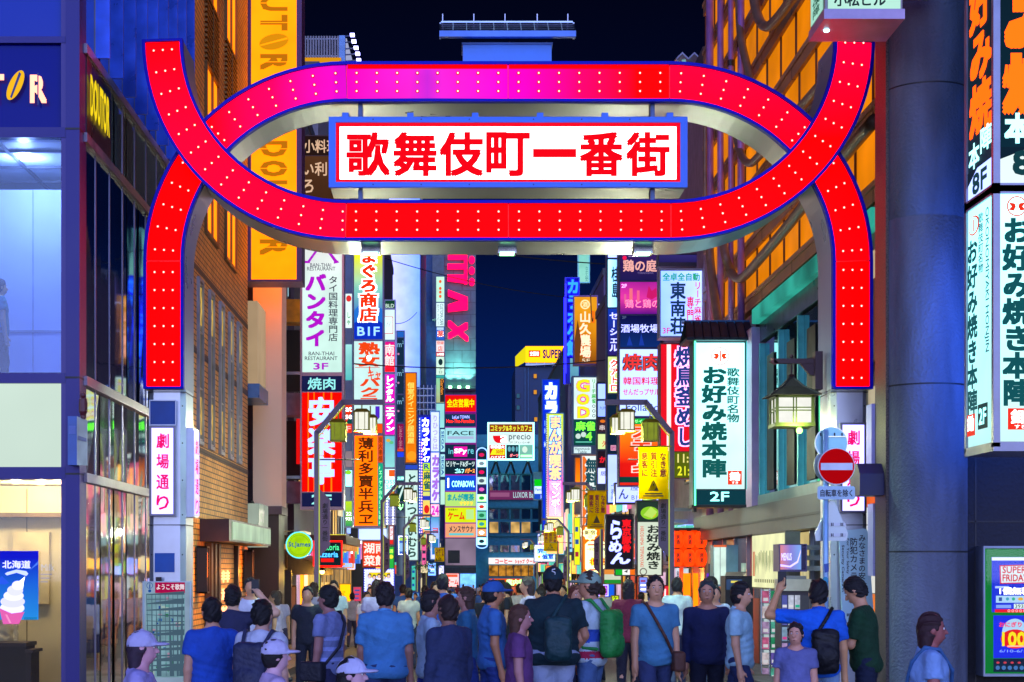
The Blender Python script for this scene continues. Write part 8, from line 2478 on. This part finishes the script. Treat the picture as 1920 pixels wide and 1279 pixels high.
# ---- the crowd farther down the alley: six figures, copied
protos = []
for i, (sh_, pa_, hr_, lh, sx) in enumerate((('d0d4dc', '20243a', '141014', False, None), ('20242e', '181c28', '0e0c10', False, None), ('3a6ab0', '20304a', '1c1416', False, None), ('b8a8c0', '3a3050', '3a241c', True, .5), ('802838', '1c1c28', '20140f', True, None), ('c8d8d0', '404860', '120e10', False, None))):
    q = person('proto', 850, 40, 1.66 + .03 * (i % 3), 0, sh_, pa_, hair=hr_, pose=dict(step=.2 if i % 2 else .06), res=.026, long_hair=lh, skirt=sx, group='crowd in the alley beyond the gate')
    protos.append(q)
DES = ['white shirted', 'black clad', 'blue shirted', 'lilac dressed long haired', 'wine red clad long haired', 'pale grey shirted']
POSN = ['by the glass side', 'amber sign side', 'in mid alley', 'gold sign side', 'lantern entrance side']
R_ = random.Random(77)
n_c = 0
crowd = []
used = set()
for row, (Y, cnt) in enumerate(((23.5, 6), (28, 9), (33, 11), (40, 12), (50, 15), (64, 16), (84, 16), (110, 15), (145, 12))):
    for i in range(cnt):
        x = -3.6 + 8.0 * (i + R_.uniform(.15, .85)) / cnt
        if Y > 60: x = -2.6 + 7.6 * (i + R_.uniform(.15, .85)) / cnt
        yy = Y + R_.uniform(-2.0, 2.0)
        k = R_.randrange(6)
        sec = min(4, int((x + 3.6) / 1.62))
        lab = '%s pedestrian %s, %s' % (DES[k], ['just inside the gate', 'shortly past the gate', 'by the first lamp posts', 'by the round lime sign', 'past the ramen sign', 'by the face board', 'by the dotted blue panel', 'far down the alley', 'at the alley end'][row], POSN[sec])
        o = protos[k]
        if n_c < 6:
            k = n_c; o = protos[k]
            lab = lab.replace(lab.split(' pedestrian')[0], DES[k]); c = o
        else:
            c = copy_tree(o)
        c.location = (x, yy, ground_z(yy)); c['label'] = lab
        c.rotation_euler = (0, 0, math.radians(R_.choice([0, 0, 180, 180, 20, -25, 160, 200, 90])))
        sc_ = R_.uniform(.93, 1.05); c.scale = (sc_, sc_, sc_)
        n_c += 1
        crowd.append(c)

# leave out walkers the picture shows nothing of (wholly behind the people in front of them)
bpy.context.view_layer.update()
dg = bpy.context.evaluated_depsgraph_get()
eye = Vector((0, 0, HC))
for c in crowd[6:]:
    mine = {c.name} | {q.name for q in c.children} | {g2.name for q in c.children for g2 in q.children}
    seen = False
    for z in (1.70, 1.62, 1.52, 1.40, 1.25):
        for dx in (0, -.06, .06, -.14, .14):
            tgt = Vector(c.location) + Vector((dx, 0, z * c.scale[2] * .97))
            d = (tgt - eye).normalized()
            hit, loc, n_, i_, ob, mt = SC.ray_cast(dg, eye, d)
            if hit and ob.name in mine:
                seen = True; break
        if seen: break
    if not seen:
        for q in list(c.children):
            for g2 in list(q.children): bpy.data.objects.remove(g2)
            bpy.data.objects.remove(q)
        bpy.data.objects.remove(c)
